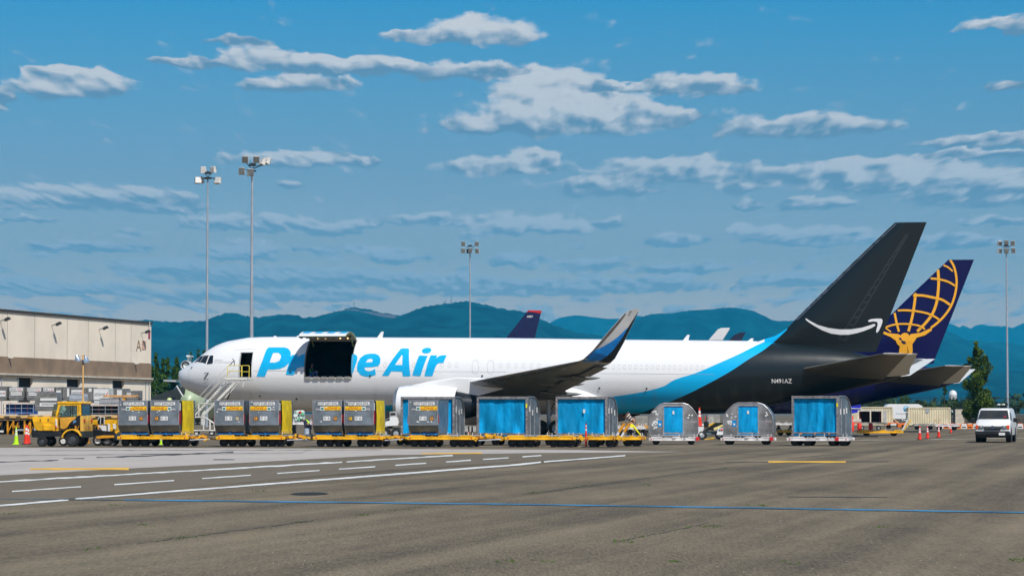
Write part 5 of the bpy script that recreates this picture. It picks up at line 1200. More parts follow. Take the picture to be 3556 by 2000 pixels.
# ------------------------------------------------------------------ yellow baggage tractor at the head of the train
m, w = span(112, 316, .6); TY = m.y
f = Fr(214, TY-.2, TH); k1 = cr(0, 1350, 6.44)
tug = thing('baggage_tractor', 'yellow cab tractor pulling the container train', 'tractor', f.o, TH)
def pz(name, pts, y0, y1, mat, parent=tug, fr=f, bevel=.015, kk=k1):
    mb = MB(); mb.prism(fr.P(kk(pts), y0), y0, y1); return mb.build(name, mat, parent, bevel=bevel)
HW = .80
hood = pz('hood', [(712, 640), (730, 625), (1285, 632), (1290, 940), (930, 935), (820, 925), (770, 870)], -HW, HW, YEL)
pz('hood_seam', [(775, 742), (1235, 752), (1235, 760), (775, 750)], -HW-.008, -HW, YELD, hood, bevel=0)
pz('side_panel', [(955, 800), (1170, 806), (1185, 930), (955, 925)], -HW-.05, -HW+.05, YEL, hood)
for x in (900, 1076): pz('hood_latch', [(x-6, 665), (x+6, 665), (x+6, 728), (x-8, 724)], -HW-.03, -HW, BLKP, hood, bevel=0)
pz('grille', [(705, 640), (716, 640), (770, 900), (760, 925)], -HW+.08, HW-.08, BLKP, hood, bevel=0)
pz('chassis', [(705, 895), (720, 900), (790, 930), (1290, 935), (1420, 1000), (1840, 960), (1840, 1085), (1800, 1085), (1780, 1060), (1240, 1062), (1060, 1070), (830, 1090), (705, 1080)], -HW+.02, HW-.02, BLKP)
pz('counterweight', [(1780, 952), (1862, 948), (1862, 1088), (1790, 1090)], -HW-.03, HW+.03, M('weight_dark', (.02, .03, .03), .5))
for y in (-HW+.12, HW-.12):
    q = MB(); x, z = f.L(*k1([(800, 905)])[0], -HW); q.lathe([(.10, 0), (.12, .04), (.02, .14)], (x-.1, y, z), 'X', 12); q.build('headlight', GLS if y > 0 else STK, tug, True)
for (cx_, cy_, r_) in ((935, 1118, .262), (1615, 1078, .375)):
    x, _ = f.L(*k1([(cx_, cy_)])[0], -HW)
    for s in (-1, 1): wheel_at(tug, 'wheel', (x, s*(HW-.12), r_), r_, .26, M('hub_dark', (.09, .10, .11), .35, .5))
# fender arch
x, z = f.L(*k1([(1615, 1078)])[0], -HW); fm = MB(); n = 14; ri, ro = .43, .50; vs = []
for i in range(n+1):
    a = R(18+(172-18)*i/n); 
    for rr_ in (ri, ro):
        for y in (-HW-.12, -HW+.30): vs.append((x+math.cos(a)*rr_*1.06, y, .375+math.sin(a)*rr_))
fm.add(vs, [q for i in range(n) for q in ((4*i, 4*i+4, 4*i+5, 4*i+1), (4*i+2, 4*i+3, 4*i+7, 4*i+6), (4*i, 4*i+2, 4*i+6, 4*i+4), (4*i+1, 4*i+5, 4*i+7, 4*i+3))]+[(0, 1, 3, 2), (4*n, 4*n+2, 4*n+3, 4*n+1)])
fm.build('fender', YEL, tug, bevel=.01)
pz('door', [(1330, 640), (1700, 625), (1690, 660), (1560, 760), (1500, 860), (1420, 900), (1350, 870), (1340, 740)], -HW-.01, -HW+.05, M('door_ochre', (.70, .34, .03), .5, var=.2))
pz('door', [(1330, 640), (1700, 625), (1690, 660), (1560, 760), (1500, 860), (1420, 900), (1350, 870), (1340, 740)], HW-.05, HW, YEL)
pz('seat', [(1530, 745), (1560, 720), (1690, 735), (1700, 620), (1730, 590), (1840, 590), (1845, 800), (1700, 830), (1530, 790)], -HW+.06, -.1, BLKP)
pz('fuel_box', [(1640, 705), (1700, 705), (1700, 740), (1630, 780)], -HW-.02, -HW+.05, M('rag_blue', (.08, .25, .50), .7))
rb = pz('rear_body', [(1790, 612), (1845, 600), (1860, 700), (1862, 945), (1790, 945)], -HW, HW, M('cream_yellow', (.72, .42, .06), .5, var=.2))
XR = f.L(*k1([(1862, 900)])[0], -HW)[0]
for yy in (-HW+.12, HW-.25):
    q = MB(); z = f.L(*k1([(1862, 715)])[0], -HW)[1]; q.bb(XR, XR+.03, yy-.06, yy+.10, z-.07, z+.08); q.build('tail_lamp', RED, rb); q = MB(); q.lathe([(0, 0), (.06, .01)], (XR+.02, yy+.25 if yy < 0 else yy-.3, z-.35), 'X', 12); q.build('round_lamp', RED, rb)
q = MB(); z = f.L(*k1([(1860, 925)])[0], -HW)[1]; put_text(q, '3', -.1, z+.02, .22, 0, .16, off=.02, fn=lambda a, b: (XR+.012, a, b)); q.build('fleet_number', INK, rb)
pz('extinguisher_bracket', [(1235, 680), (1265, 680), (1275, 860), (1240, 880)], -HW-.06, -HW+.02, STK, hood); pz('red_bottle', [(1240, 820), (1262, 820), (1262, 880), (1240, 880)], -HW-.09, -HW-.02, RED, hood)
CY = -.72
roof = pz('cab_roof', [(1272, 322), (1285, 285), (1500, 280), (1825, 286), (1845, 318), (1835, 330), (1290, 332)], -.78, .78, YEL)
for pts in ([(1300, 330), (1362, 330), (1275, 625), (1240, 620)], [(1755, 330), (1812, 330), (1818, 590), (1765, 590)], [(1722, 335), (1752, 335), (1752, 600), (1722, 610)]):
    for y0, y1 in ((-.75, -.68), (.68, .75)): pz('cab_pillar', pts, y0, y1, YEL, bevel=.01)
for y0, y1 in ((-.745, -.70), (.70, .745)):
    pz('window_header', [(1362, 332), (1722, 334), (1722, 372), (1350, 372)], y0, y1, YEL, bevel=.005); pz('window_seal', [(1325, 618), (1722, 612), (1722, 632), (1320, 636)], y0, y1, BLKP, bevel=0)
GLT = bpy.data.materials.new('cab_glass'); GLT.use_nodes = True; b_ = GLT.node_tree.nodes['Principled BSDF']; b_.inputs['Base Color'].default_value = (.55, .75, .72, 1); b_.inputs['Transmission Weight'].default_value = .92; b_.inputs['Roughness'].default_value = .03; b_.inputs['IOR'].default_value = 1.1
for y in (-.72, .72): pz('side_window', [(1362, 372), (1722, 374), (1722, 612), (1325, 618)], y-.006, y+.006, GLT, bevel=0)
for x_ in (1572, 1618): pz('window_bar', [(x_, 372), (x_+12, 372), (x_+12, 615), (x_, 615)], -.735, -.72, BLKP, bevel=0)
XC = f.L(*k1([(1815, 500)])[0], -.75)[0]; zt2 = f.L(*k1([(1812, 335)])[0], -.75)[1]; zb2 = f.L(*k1([(1818, 590)])[0], -.75)[1]
q = MB(); q.bb(XC, XC+.01, -.66, .66, zb2, zt2); q.build('rear_window', M('blue_glass', (.02, .12, .20), .1), tug)
for y0, y1 in ((-.74, -.66), (.66, .74)): q = MB(); q.bb(XC-.02, XC+.03, y0, y1, zb2, zt2); q.build('rear_pillar', BLKP, tug)
q = MB(); a = f.L(*k1([(1300, 335)])[0], 0); b = f.L(*k1([(1245, 615)])[0], 0); q.add([(a[0], -.68, a[1]), (a[0], .68, a[1]), (b[0], .68, b[1]), (b[0], -.68, b[1])], [(0, 1, 2, 3)]); q.build('windscreen', GLT, tug)
q = MB(); x, z = f.L(*k1([(1400, 560)])[0], -.3); 
for i in range(14):
    a, b = 2*math.pi*i/14, 2*math.pi*(i+1)/14; q.tube((x+.06*math.cos(a), -.35+.2*math.sin(a), z+.17*math.cos(a)), (x+.06*math.cos(b), -.35+.2*math.sin(b), z+.17*math.cos(b)), .015, n=6)
q.tube((x, -.35, z), (x-.25, -.35, z-.3), .02, n=6); q.build('steering_wheel', BLKP, tug)

# ------------------------------------------------------------------ people
def skinned(name, pts, edges, rad, mat, parent=None, root=0, sub=1):
    me = bpy.data.meshes.new(name); me.from_pydata([tuple(p) for p in pts], edges, [])
    o = bpy.data.objects.new(name, me); COL.objects.link(o)
    m_ = o.modifiers.new('skin', 'SKIN'); m_.use_smooth_shade = True
    for i, sv_ in enumerate(me.skin_vertices[0].data): sv_.radius = (rad[i], rad[i]*.85 if i in (0, 1, 2) else rad[i]); sv_.use_root = (i == root)
    s_ = o.modifiers.new('sub', 'SUBSURF'); s_.levels = s_.render_levels = sub
    bpy.context.view_layer.update(); dg = bpy.context.evaluated_depsgraph_get(); m2 = bpy.data.meshes.new_from_object(o.evaluated_get(dg)); m2.materials.clear(); m2.materials.append(mat)
    bpy.data.objects.remove(o); o = bpy.data.objects.new(name, m2); COL.objects.link(o)
    m2.polygons.foreach_set('use_smooth', [True]*len(m2.polygons))
    if parent: o.parent = parent
    return o
def person(loc, rz, J, label, vest=HIV, trousers=NAVY, hair=INK, cap=None, top=NAVY):
    """J: joints by name in the person's own frame (x right in the picture, y away, z up)"""
    r = thing('person', label, 'person', loc, rz)
    J = {k: Vector(v) for k, v in J.items()}
    names = ['pelvis', 'waist', 'chest', 'neck', 'head0', 'head1']; pts = [J['pelvis'], (J['pelvis']+J['chest'])/2, J['chest'], J['neck'], J['neck'].lerp(J['head'], .5), J['head']]
    E = [(0, 1), (1, 2), (2, 3), (3, 4), (4, 5)]; rad = [.145, .135, .165, .06, .085, .095]
    for s in 'LR':
        k = len(pts); pts += [J['sh'+s], J['el'+s], J['ha'+s], J['ha'+s]+(J['ha'+s]-J['el'+s]).normalized()*.09]; E += [(2, k), (k, k+1), (k+1, k+2), (k+2, k+3)]; rad += [.075, .05, .036, .03]
        for j in range(4):
            hd = (J['ha'+s]-J['el'+s]).normalized(); sd2 = hd.cross(Vector((0, 1, .3))).normalized(); e0 = len(pts); base = k+3
            pts += [J['ha'+s]+hd*.12+sd2*(.028*(j-1.5)), J['ha'+s]+hd*(.165+.01*(1.5-abs(j-1.5)))+sd2*(.03*(j-1.5))+Vector((0, -.02, 0))]; E += [(base, e0), (e0, e0+1)]; rad += [.012, .009]
        hd = (J['ha'+s]-J['el'+s]).normalized(); sd2 = hd.cross(Vector((0, 1, .3))).normalized(); e0 = len(pts); pts += [J['ha'+s]+hd*.06+sd2*.06]; E += [(k+2, e0)]; rad += [.012]
        k = len(pts); pts += [J['hip'+s], J['kn'+s], J['an'+s], J['an'+s]+Vector(J.get('toe'+s, (-.16, -.08, -.06)))]; E += [(0, k), (k, k+1), (k+1, k+2), (k+2, k+3)]; rad += [.10, .075, .05, .045]
    skinned('body', pts, E, rad, SKIN, r)
    skinned('jacket', [pts[0], pts[1], pts[2]]+[J[a+s] for s in 'LR' for a in ('sh', 'el')]+[J['ha'+s].lerp(J['el'+s], .12) for s in 'LR'], [(0, 1), (1, 2), (2, 3), (3, 4), (2, 5), (5, 6), (4, 7), (6, 8)], [.165, .16, .185, .095, .07, .095, .07, .052, .052], top, r)
    skinned('vest', [pts[0].lerp(pts[1], .5), pts[1], pts[2], J['shL'].lerp(pts[2], .35), J['shR'].lerp(pts[2], .35)], [(0, 1), (1, 2), (2, 3), (2, 4)], [.175, .18, .205, .11, .11], vest, r)
    skinned('trousers', [pts[0]]+[J[a+s] for s in 'LR' for a in ('hip', 'kn')]+[J['an'+s] for s in 'LR'], [(0, 1), (1, 2), (0, 3), (3, 4), (2, 5), (4, 6)], [.165, .12, .09, .12, .09, .065, .065], trousers, r)
    for s in 'LR':
        q = MB(); a = J['an'+s]; q.box((a.x-.07, a.y-.03, a.z-.04), (.28, .11, .11)); q.build('boot', BLK, r, bevel=.03)
    hd = J['head']; q = MB(); q.lathe([(0, .10), (.07, .09), (.105, .04), (.115, -.02), (.10, -.06)], hd+Vector((.015, .01, .02)), 'Z', 14); q.build('cap' if cap else 'hair', cap or hair, r, True)
    fd = Vector(J.get('look', (-1, 0, 0))).normalized(); sdv = fd.cross(Vector((0, 0, 1))).normalized()
    q = MB(); 
    for s in (-1, 1): q.lathe([(0, -.012), (.014, 0), (0, .012)], hd+fd*.088+sdv*.035*s, 'Z', 6)
    q.build('eyes', INK, r, True)
    q = MB(); q.box(hd+fd*.102-Vector((0, 0, .03)), (.03, .03, .045)); q.lathe([(0, -.03), (.015, 0), (0, .03)], hd+sdv*.095-Vector((0, 0, .02)), 'Z', 6); q.lathe([(0, -.03), (.015, 0), (0, .03)], hd-sdv*.095-Vector((0, 0, .02)), 'Z', 6); q.build('nose_and_ears', SKIN, r, True)
    q = MB(); q.box(hd+fd*.093-Vector((0, 0, .065)), (.02, .045, .01)); q.build('mouth', M('lips', (.28, .09, .07), .6), r)
    return r
# driver in the cab
xd, zd = f.L(*k1([(1500, 640)])[0], -.15); o = f.o+Matrix.Rotation(TH, 3, 'Z') @ Vector((xd, -.1, zd-.75))
sx0, sz0 = 0, 0
person(tuple(o), TH, dict(pelvis=(.05, 0, .52), chest=(.02, 0, .95), neck=(.0, 0, 1.15), head=(-.02, 0, 1.28), shL=(.0, .19, 1.05), shR=(.0, -.19, 1.05), elL=(-.18, .2, .85), elR=(-.18, -.2, .85), haL=(-.4, .14, .95), haR=(-.4, -.14, .95), hipL=(.02, .1, .5), hipR=(.02, -.1, .5), knL=(-.42, .1, .52), knR=(-.42, -.1, .52), anL=(-.5, .1, .12), anR=(-.5, -.1, .12)),
       'driver in a pale blue shirt sitting inside the yellow tractor cab', vest=M('shirt_blue', (.10, .35, .62), .8), top=M('shirt_blue', (.10, .35, .62), .8))
# worker bending beside the third silver pair
p = at(1063, 1500, 158); 
person((p.x, p.y, .0), 0, dict(pelvis=(.18, 0, .90), chest=(-.02, 0, 1.20), neck=(-.17, -.02, 1.26), head=(-.27, -.04, 1.20), shL=(-.06, .2, 1.18), shR=(-.06, -.2, 1.18), elL=(-.05, .22, .90), elR=(-.02, -.22, .90), haL=(-.08, .18, .66), haR=(.0, -.2, .66), hipL=(.16, .1, .86), hipR=(.16, -.1, .86), knL=(.08, .12, .47), knR=(.16, -.12, .47), anL=(.2, .12, .1), anR=(.24, -.12, .1), look=(-.8, -.3, -.5)),
       'worker in a lime hi-vis vest bending down left of the third silver pair', cap=M('cap_dark', (.02, .02, .03), .7))
q = MB(); q.lathe([(.0, .02), (.16, .0), (.17, .16), (.15, .3), (.05, .36)], (0, 0, 0), 'Z', 16); o = q.build('bagged_load', M('pale_plastic', (.35, .40, .46), .4, var=.3, bump=.03, bscale=9), None, True, loc=(p.x+.05, p.y-.35, .42)); tag(o, 'pale plastic bag handled by the bending worker', 'plastic bag')
q = MB(); q.box((0, 0, .2), (.5, .5, .4)); o = q.build('cardboard_box', M('box_dark', (.10, .11, .12), .8, var=.2), None, bevel=.02, loc=(p.x+.05, p.y-.35, 0.0)); tag(o, 'dark box on the ground below the bending worker', 'box')
# loader crouching in the cargo doorway
x, z = P2L(1083, 1308, -1.55); o = PO+PR @ Vector((x, -1.55, fus((dx0+dx1)/2, DA0)[2]+.01))
person(tuple(o), PHI, dict(pelvis=(0, 0, .24), chest=(-.04, 0, .58), neck=(-.02, -.02, .76), head=(.0, -.03, .90), shL=(-.05, .19, .68), shR=(-.05, -.19, .68), elL=(.12, .22, .48), elR=(.14, -.2, .48), haL=(.32, .14, .44), haR=(.34, -.12, .42), hipL=(.0, .1, .22), hipR=(.0, -.1, .22), knL=(.36, .12, .42), knR=(.38, -.12, .38), anL=(.30, .12, .10), anR=(.46, -.12, .10), toeL=(.14, -.02, -.04), toeR=(.14, -.02, -.04), look=(.8, -.5, 0)),
       'loader in a green hi-vis vest sitting in the open cargo doorway', vest=M('vest_green', (.05, .75, .10), .6), trousers=M('jeans', (.02, .10, .30), .8))

# ------------------------------------------------------------------ second tractor, behind the first
f2 = Fr(360, 137.5, TH); t2 = thing('baggage_tractor', 'low open yellow and white tractor half hidden behind the cab tractor', 'tractor', f2.o, TH)
def p2(name, pts, y0, y1, mat, bevel=.01): return pz(name, pts, y0, y1, mat, t2, f2, bevel)
p2('chassis', [(2020, 900), (2560, 960), (2600, 1150), (2440, 1160), (2400, 1080), (2200, 1090), (2020, 1060)], -.6, .7, BLKP)
p2('body', [(2010, 690), (2230, 690), (2230, 790), (2060, 800), (2040, 950), (2010, 950)], .1, .8, YEL)
p2('body', [(2330, 690), (2560, 680), (2560, 960), (2460, 965), (2440, 800), (2330, 790)], -.2, .8, YEL)
p2('white_panel', [(2200, 815), (2370, 815), (2375, 955), (2290, 950), (2250, 870), (2195, 850)], -.55, -.45, WHITE); p2('white_panel', [(2405, 780), (2450, 780), (2455, 945), (2408, 945)], -.55, -.45, WHITE)
p2('seat', [(2180, 700), (2220, 640), (2330, 640), (2330, 780), (2180, 780)], -.3, .2, BLKP)
q = MB(); pts = f2.P(k1([(2185, 700), (2225, 625), (2330, 622), (2330, 790)]), -.35); q.path([(a, -.35, b) for a, b in pts], .02, 6); pts = f2.P(k1([(2252, 630), (2245, 790)]), -.35); q.path([(a, -.35, b) for a, b in pts], .018, 6); q.build('guard_rail', WHITE, t2)
p2('raised_arm', [(2470, 900), (2560, 720), (2620, 700), (2600, 780), (2500, 950)], -.6, -.45, YEL); p2('raised_arm', [(2560, 960), (2640, 920), (2660, 960), (2600, 1010)], -.6, -.45, YEL)
p2('tow_hook', [(2130, 1100), (2160, 1060), (2300, 1040), (2540, 1040), (2540, 1090), (2320, 1100), (2200, 1110)], -.75, -.6, M('hook_orange', (.72, .33, .02), .5))
p2('striped_board', [(2520, 780), (2590, 790), (2590, 900), (2530, 890)], -.62, -.58, STK)
for cx_, r_, rim in ((2190, .275, WHITE), (1420, .25, STK), (2400, .26, None), (2530, .10, None)):
    x, _ = f2.L(*k1([(cx_, 1130)])[0], -.6)
    wheel_at(t2, 'wheel', (x, -.55, r_), r_, .2, rim or GRY)
    if r_ > .2: wheel_at(t2, 'wheel', (x, .6, r_), r_, .2, rim or GRY)

# ------------------------------------------------------------------ yellow light mast behind the tractor
f3 = Fr(288, 146, 0); k3 = cr(240, 1220, 7.25); lm = thing('light_mast', 'yellow mast with two silver bell lamps behind the tractor cab', 'light mast', f3.o, 0)
s3 = F/146; zt = f3.L(287, 1232)[1]; q = MB(); q.tube((0, 0, 0), (-.02, 0, zt-.35), .05, .035, 10); q.build('pole', M('mast_yellow', (.80, .46, .13), .5, var=.1), lm, True); q = MB(); q.tube((-.02, 0, zt-.55), (-.02, 0, zt-.25), .042, n=10); q.build('pole_sleeve', BLKP, lm, True); q = MB(); q.tube((-.02, 0, zt-.25), (-.02, 0, zt), .045, n=10); q.build('pole_head', M('mast_yellow', (.80, .46, .13), .5), lm, True)
q = MB(); q.bb(-.35, .35, -.4, .4, 0, .25); q.build('base', YELD, lm, bevel=.02); q = MB(); q.bb(-.05, .32, -.2, .2, f3.L(288, 1398)[1]-.06, f3.L(288, 1398)[1]); q.build('bracket', YEL, lm)
for (u, v0, v1, tl_) in ((265, 1233, 1253, -.35), (297, 1236, 1257, .15)):
    x, z = f3.L(u, v0); x1, z1 = f3.L(u-2 if u < 280 else u+.5, v1); q = MB(); q.lathe([(.04, .02), (.06, -.02), (.13, -.16), (.18, -.33), (.165, -.33), (.11, -.16), (0, -.05)], (0, 0, 0), 'Z', 22); l_ = q.build('bell_shade', M('lamp_silver', (.62, .66, .70), .25, .8), lm, True, 50, loc=(x, -.05, z)); l_.rotation_euler = (R(12), tl_ if u < 280 else -.12, 0)
    q = MB(); q.lathe([(0, -.1), (.06, -.2), (0, -.29)], (0, 0, 0), 'Z', 12); q.build('bulb', GRY, l_, True)
    q = MB(); q.tube((-.02, 0, zt-.05), (x, -.05, z+.02), .025, n=6); q.build('arm', GRY, lm)

# ------------------------------------------------------------------ boarding stairs at the crew door
fs_ = Fr(790, 199.0, PHI); st = thing('boarding_stairs', 'white mobile boarding stairs with yellow rails at the crew door', 'boarding stairs', fs_.o, PHI); k4 = cr(560, 1180, 4.529)
STW = M('stair_white', (.68, .66, .60), .5, var=.15); YR = M('rail_yellow', (.80, .62, .08), .5)
def S(pt, y=0.0): a = fs_.L(*k4([pt])[0], y); return (a[0], y, a[1])
q = MB(); a = S((1035, 590)); b = S((1400, 632)); q.bb(a[0], b[0], -.9, .75, b[2], a[2]-.05); q.build('platform', STW, st, bevel=.02)
for y in (-.85,):
    q = MB()
    for seg in ([(1045, 590), (1045, 405), (1250, 400), (1262, 420), (1262, 575)], [(1270, 575), (1270, 415), (1283, 402), (1370, 402), (1385, 418), (1380, 595)], [(1045, 490), (1260, 492)], [(1275, 500), (1380, 500)]): q.path([S(p_, y) for p_ in seg], .028, 6)
    q.build('guard_rail', YR, st)
q = MB(); q.path([S(p_, .6) for p_ in [(1045, 590), (1045, 405)]]+[S((1200, 403), .6)], .028, 6); q.build('guard_rail', YR, st)
for y, (a, b) in ((-.8, ((1172, 655), (640, 1205))), (.1, ((1015, 675), (515, 1205)))):
    q = MB(); A, B = S(a, y), S(b, y); d = Vector(B)-Vector(A); nrm = Vector((-d.z, 0, d.x)).normalized()*.09
    q.add([Vector(A)+nrm+Vector((0, -.03, 0)), Vector(B)+nrm+Vector((0, -.03, 0)), Vector(B)-nrm+Vector((0, -.03, 0)), Vector(A)-nrm+Vector((0, -.03, 0)), Vector(A)+nrm+Vector((0, .03, 0)), Vector(B)+nrm+Vector((0, .03, 0)), Vector(B)-nrm+Vector((0, .03, 0)), Vector(A)-nrm+Vector((0, .03, 0))], [(0, 1, 2, 3), (7, 6, 5, 4), (0, 4, 5, 1), (3, 2, 6, 7), (0, 3, 7, 4), (1, 5, 6, 2)]); q.build('stringer', STW, st)
for i in range(17):
    t = (i+.5)/17; A = Vector(S((1172, 660), -.8)).lerp(Vector(S((640, 1205), -.8)), t); B = Vector(S((1015, 680), .1)).lerp(Vector(S((515, 1205), .1)), t)
    q = MB(); dz = Vector((0, 0, .035)); dx_ = Vector((.13, 0, 0)); q.add([A-dx_, A+dx_, B+dx_, B-dx_, A-dx_-dz, A+dx_-dz, B+dx_-dz, B-dx_-dz], [(0, 1, 2, 3), (7, 6, 5, 4), (0, 4, 5, 1), (3, 2, 6, 7), (0, 3, 7, 4), (1, 5, 6, 2)]); q.build('tread', STW, st)
for y, pts in ((.1, [(1020, 440), (500, 1000)]), (.1, [(1018, 535), (505, 1092)]), (-.8, [(1145, 440), (1030, 545), (620, 1000), (500, 1170)]), (-.8, [(1150, 560), (640, 1085), (520, 1200)])):
    q = MB(); q.path([S(p_, y) for p_ in pts], .022, 6); q.build('handrail', STW, st)
q = MB(); q.path([S((1070, 405), -.6), S((1148, 325), -.6), S((1150, 410), -.6)], .03, 6); q.path([S((1118, 295), -.6), S((1150, 330), -.6)], .03, 6); q.build('support_arm', BLKP, st)
for pts in ([(500, 1215), (680, 1215)], [(505, 1425), (840, 1425)], [(665, 1215), (665, 1425)], [(765, 1250), (765, 1425)], [(680, 1215), (830, 1310), (845, 1425)], [(590, 1010), (590, 1200)], [(610, 1000), (825, 1010)], [(640, 1205), (820, 1010)], [(1250, 640), (1000, 915)], [(1150, 655), (1060, 800)], [(1310, 640), (1280, 740)], [(1095, 780), (1040, 940)]):
    for y in (-.8, .5):
        q = MB(); q.path([S(p_, y) for p_ in pts], .06 if pts[0][1] > 1150 else .045, 6); q.build('frame_tube', STW if pts[0] != (1095, 780) else BLKP, st)
for x_ in (560, 800):
    for y in (-.7, .6): a = S((x_, 1400), y); wheel_at(st, 'wheel', (a[0], y, .22), .22, .15, STW)
# plastic wrapped freight on a white dolly beside the worker
f5 = Fr(1040, 162, 0); wp = thing('wrapped_pallet', 'plastic wrapped pallet of goods between the second and third pairs', 'pallet', f5.o); a = f5.L(1018, 1462); b = f5.L(1058, 1424); rr = random.Random(5)
PLS = M('plastic_wrap', (.42, .52, .46), .3, var=.5, scale=6, bump=.06, bscale=6, lo=.4, hi=.6)
q = MB(); q.box(((a[0]+b[0])/2, .4, (a[1]+b[1])/2), (b[0]-a[0], .9, b[1]-a[1]), tap=(.85, .85)); w_ = q.build('wrap', PLS, wp, bevel=.08)
for k in range(6): q = MB(); q.box((rr.uniform(a[0]+.1, b[0]-.1), -.06, rr.uniform(a[1]+.1, b[1]-.1)), (.2, .08, .15), ((0, 1, 0), rr.uniform(-1, 1))); q.build('parcel', [PLS, M('parcel_green', (.12, .45, .22), .6), STK, RED][k % 4], w_, bevel=.02)
dolly(tuple(f5.o+Vector((.1, .4, 0))), 0, 1.5, 'small white dolly under the plastic wrapped pallet', col=WD, wide=1.3, deck=a[1]+.03, bar=0, wheels=(-.3, .3), group='white container dollies')
# ------------------------------------------------------------------ warehouse
A_ = at(0, 1434, 256); B_2 = at(523, 1434, 293); WRZ = math.atan2(B_2.y-A_.y, B_2.x-A_.x); fw = Fr(523, 293, WRZ)
wh = thing('warehouse', 'cream warehouse with a brown band and dark dock openings', 'warehouse', fw.o, WRZ)
CREAM = M('cream_wall', (.88, .77, .62), .85, var=.06, scale=.25, bump=.01, bscale=4); BRN = M('brown_band_paint', (.27, .19, .125), .85, var=.14, scale=.5); ROOFC = M('roof_cap_dark', (.05, .045, .04), .7)
xl_ = fw.L(-260, 1300)[0]; zr_ = fw.L(523, 1118)[1]; zb1 = fw.L(400, 1256)[1]; zb0 = fw.L(400, 1309.5)[1]
ops = [(fw.L(64, 1320)[0], fw.L(114, 1320)[0]), (fw.L(232, 1320)[0], fw.L(279, 1320)[0]), (fw.L(391, 1320)[0], fw.L(431, 1320)[0]), (fw.L(-130, 1320)[0], fw.L(-70, 1320)[0])]; ops.sort()
zo = fw.L(410, 1321)[1]
q = MB(); q.bb(xl_, 0, 0, 30, zb1, zr_-.25); q.build('wall', CREAM, wh)
q = MB(); q.bb(xl_, -.02, -.05, .3, zb0, zb1); q.build('brown_band', BRN, wh)
q = MB(); q.bb(xl_, 0, .3, 30, 0, zb1-.002); q.build('dock_shade_fill', M('dock_shade', (.02, .02, .02), .9), wh)  # near-black block standing in for the shade inside the docks
xx = xl_
for a, b in ops+[(0, 0)]:
    q = MB(); q.bb(xx, a, 0, .28, 0, zo); q.build('wall_panel', CREAM, wh); xx = b
q = MB(); q.bb(xl_, 0, -.012, .27, zo, zb0-.02); q.build('lintel', CREAM, wh)
q = MB(); q.bb(xl_, .05, -.28, .0, zb0-.14, zb0+.02); q.build('canopy_beam', M('beam_pale', (.60, .54, .44), .7), wh); q = MB(); q.bb(xl_, .05, -.22, .0, zb0-.34, zb0-.2); q.build('gutter', M('gutter_brown', (.22, .18, .13), .7), wh)
q = MB(); q.bb(xl_-.1, .12, -.12, 30.1, zr_-.25, zr_); q.build('roof_edge', ROOFC, wh)
q = MB(); q.bb(.0, .012, .2, 29.8, 0, zb1); q.build('end_wall', CREAM, wh)
for a, b in ops:
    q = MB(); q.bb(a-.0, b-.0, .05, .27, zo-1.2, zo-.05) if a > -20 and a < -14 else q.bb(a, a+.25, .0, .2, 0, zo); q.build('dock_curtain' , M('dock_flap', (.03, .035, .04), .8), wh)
for u in (-150, 25, 120, 233, 306, 400, 455):
    x = fw.L(u, 1200)[0]; q = MB(); q.bb(x-.05, x+.05, -.004, .01, zb1, zr_-.25); q.build('panel_joint', M('joint_tan', (.42, .36, .28), .9), wh)
for u, v in ((8, 1102), (187, 1118), (351, 1132), (498, 1145)):
    x, z = fw.L(u-8, v+10); l_ = bpy.data.objects.new('wall_lamp', None); COL.objects.link(l_); l_.parent = wh; l_.location = (x, 0, z)
    q = MB(); q.tube((0, -.0, -.1), (0, -.5, .1), .05, n=6); q.build('arm', GRY, l_); q = MB(); q.box((0, -.75, .12), (.42, .6, .26), ((1, 0, 0), R(-24)), tap=(.7, .7)); q.build('lamp_head', M('lamp_dark', (.03, .035, .04), .5), l_, bevel=.03); q = MB(); q.box((0, -.62, .02), (.3, .35, .04), ((1, 0, 0), R(-24))); q.build('lens', GLS, l_)
for u, v in ((29, 1240), (466, 1261)):
    x, z = fw.L(u, v); q = MB(); q.bb(x-.1, x+.1, -.5, -.06, z-.08, z+.04); q.build('small_lamp', STK, wh)
x, z = fw.L(483, 1217); q = MB(); put_text(q, 'A', x-.9, z-.1, (fw.L(483, 1177)[1]-z), -.02, 1.5); q.build('letter', BRN, wh)
for i in range(2):
    for j in range(2):
        x, z = fw.L(495+i*7, 1190+j*16); q = MB(); q.bb(x-.33, x+.33, -.06, .0, z-.2, z+.2); q.build('pink_block', M('pink_block_paint', (.66, .42, .32), .8), wh)
for u in (3, 60, 504, 516):
    x, z = fw.L(u, 1340); q = MB(); q.tube((x, -.08, 0), (x, -.08, zo), .05, n=6); q.build('downpipe', GALV, wh)
x, z = fw.L(516, 1130); q = MB(); q.tube((x, -.1, z-.6), (x-.3, -.25, z+.4), .05, n=6); q.build('roof_bracket', STK, wh)
q = MB(); z = fw.L(516, 1160)[1]; q.bb(-.9, -.35, -.04, -.0, z-.5, z+.4); q.build('red_notice', M('notice_red', (.35, .06, .12), .7), wh)

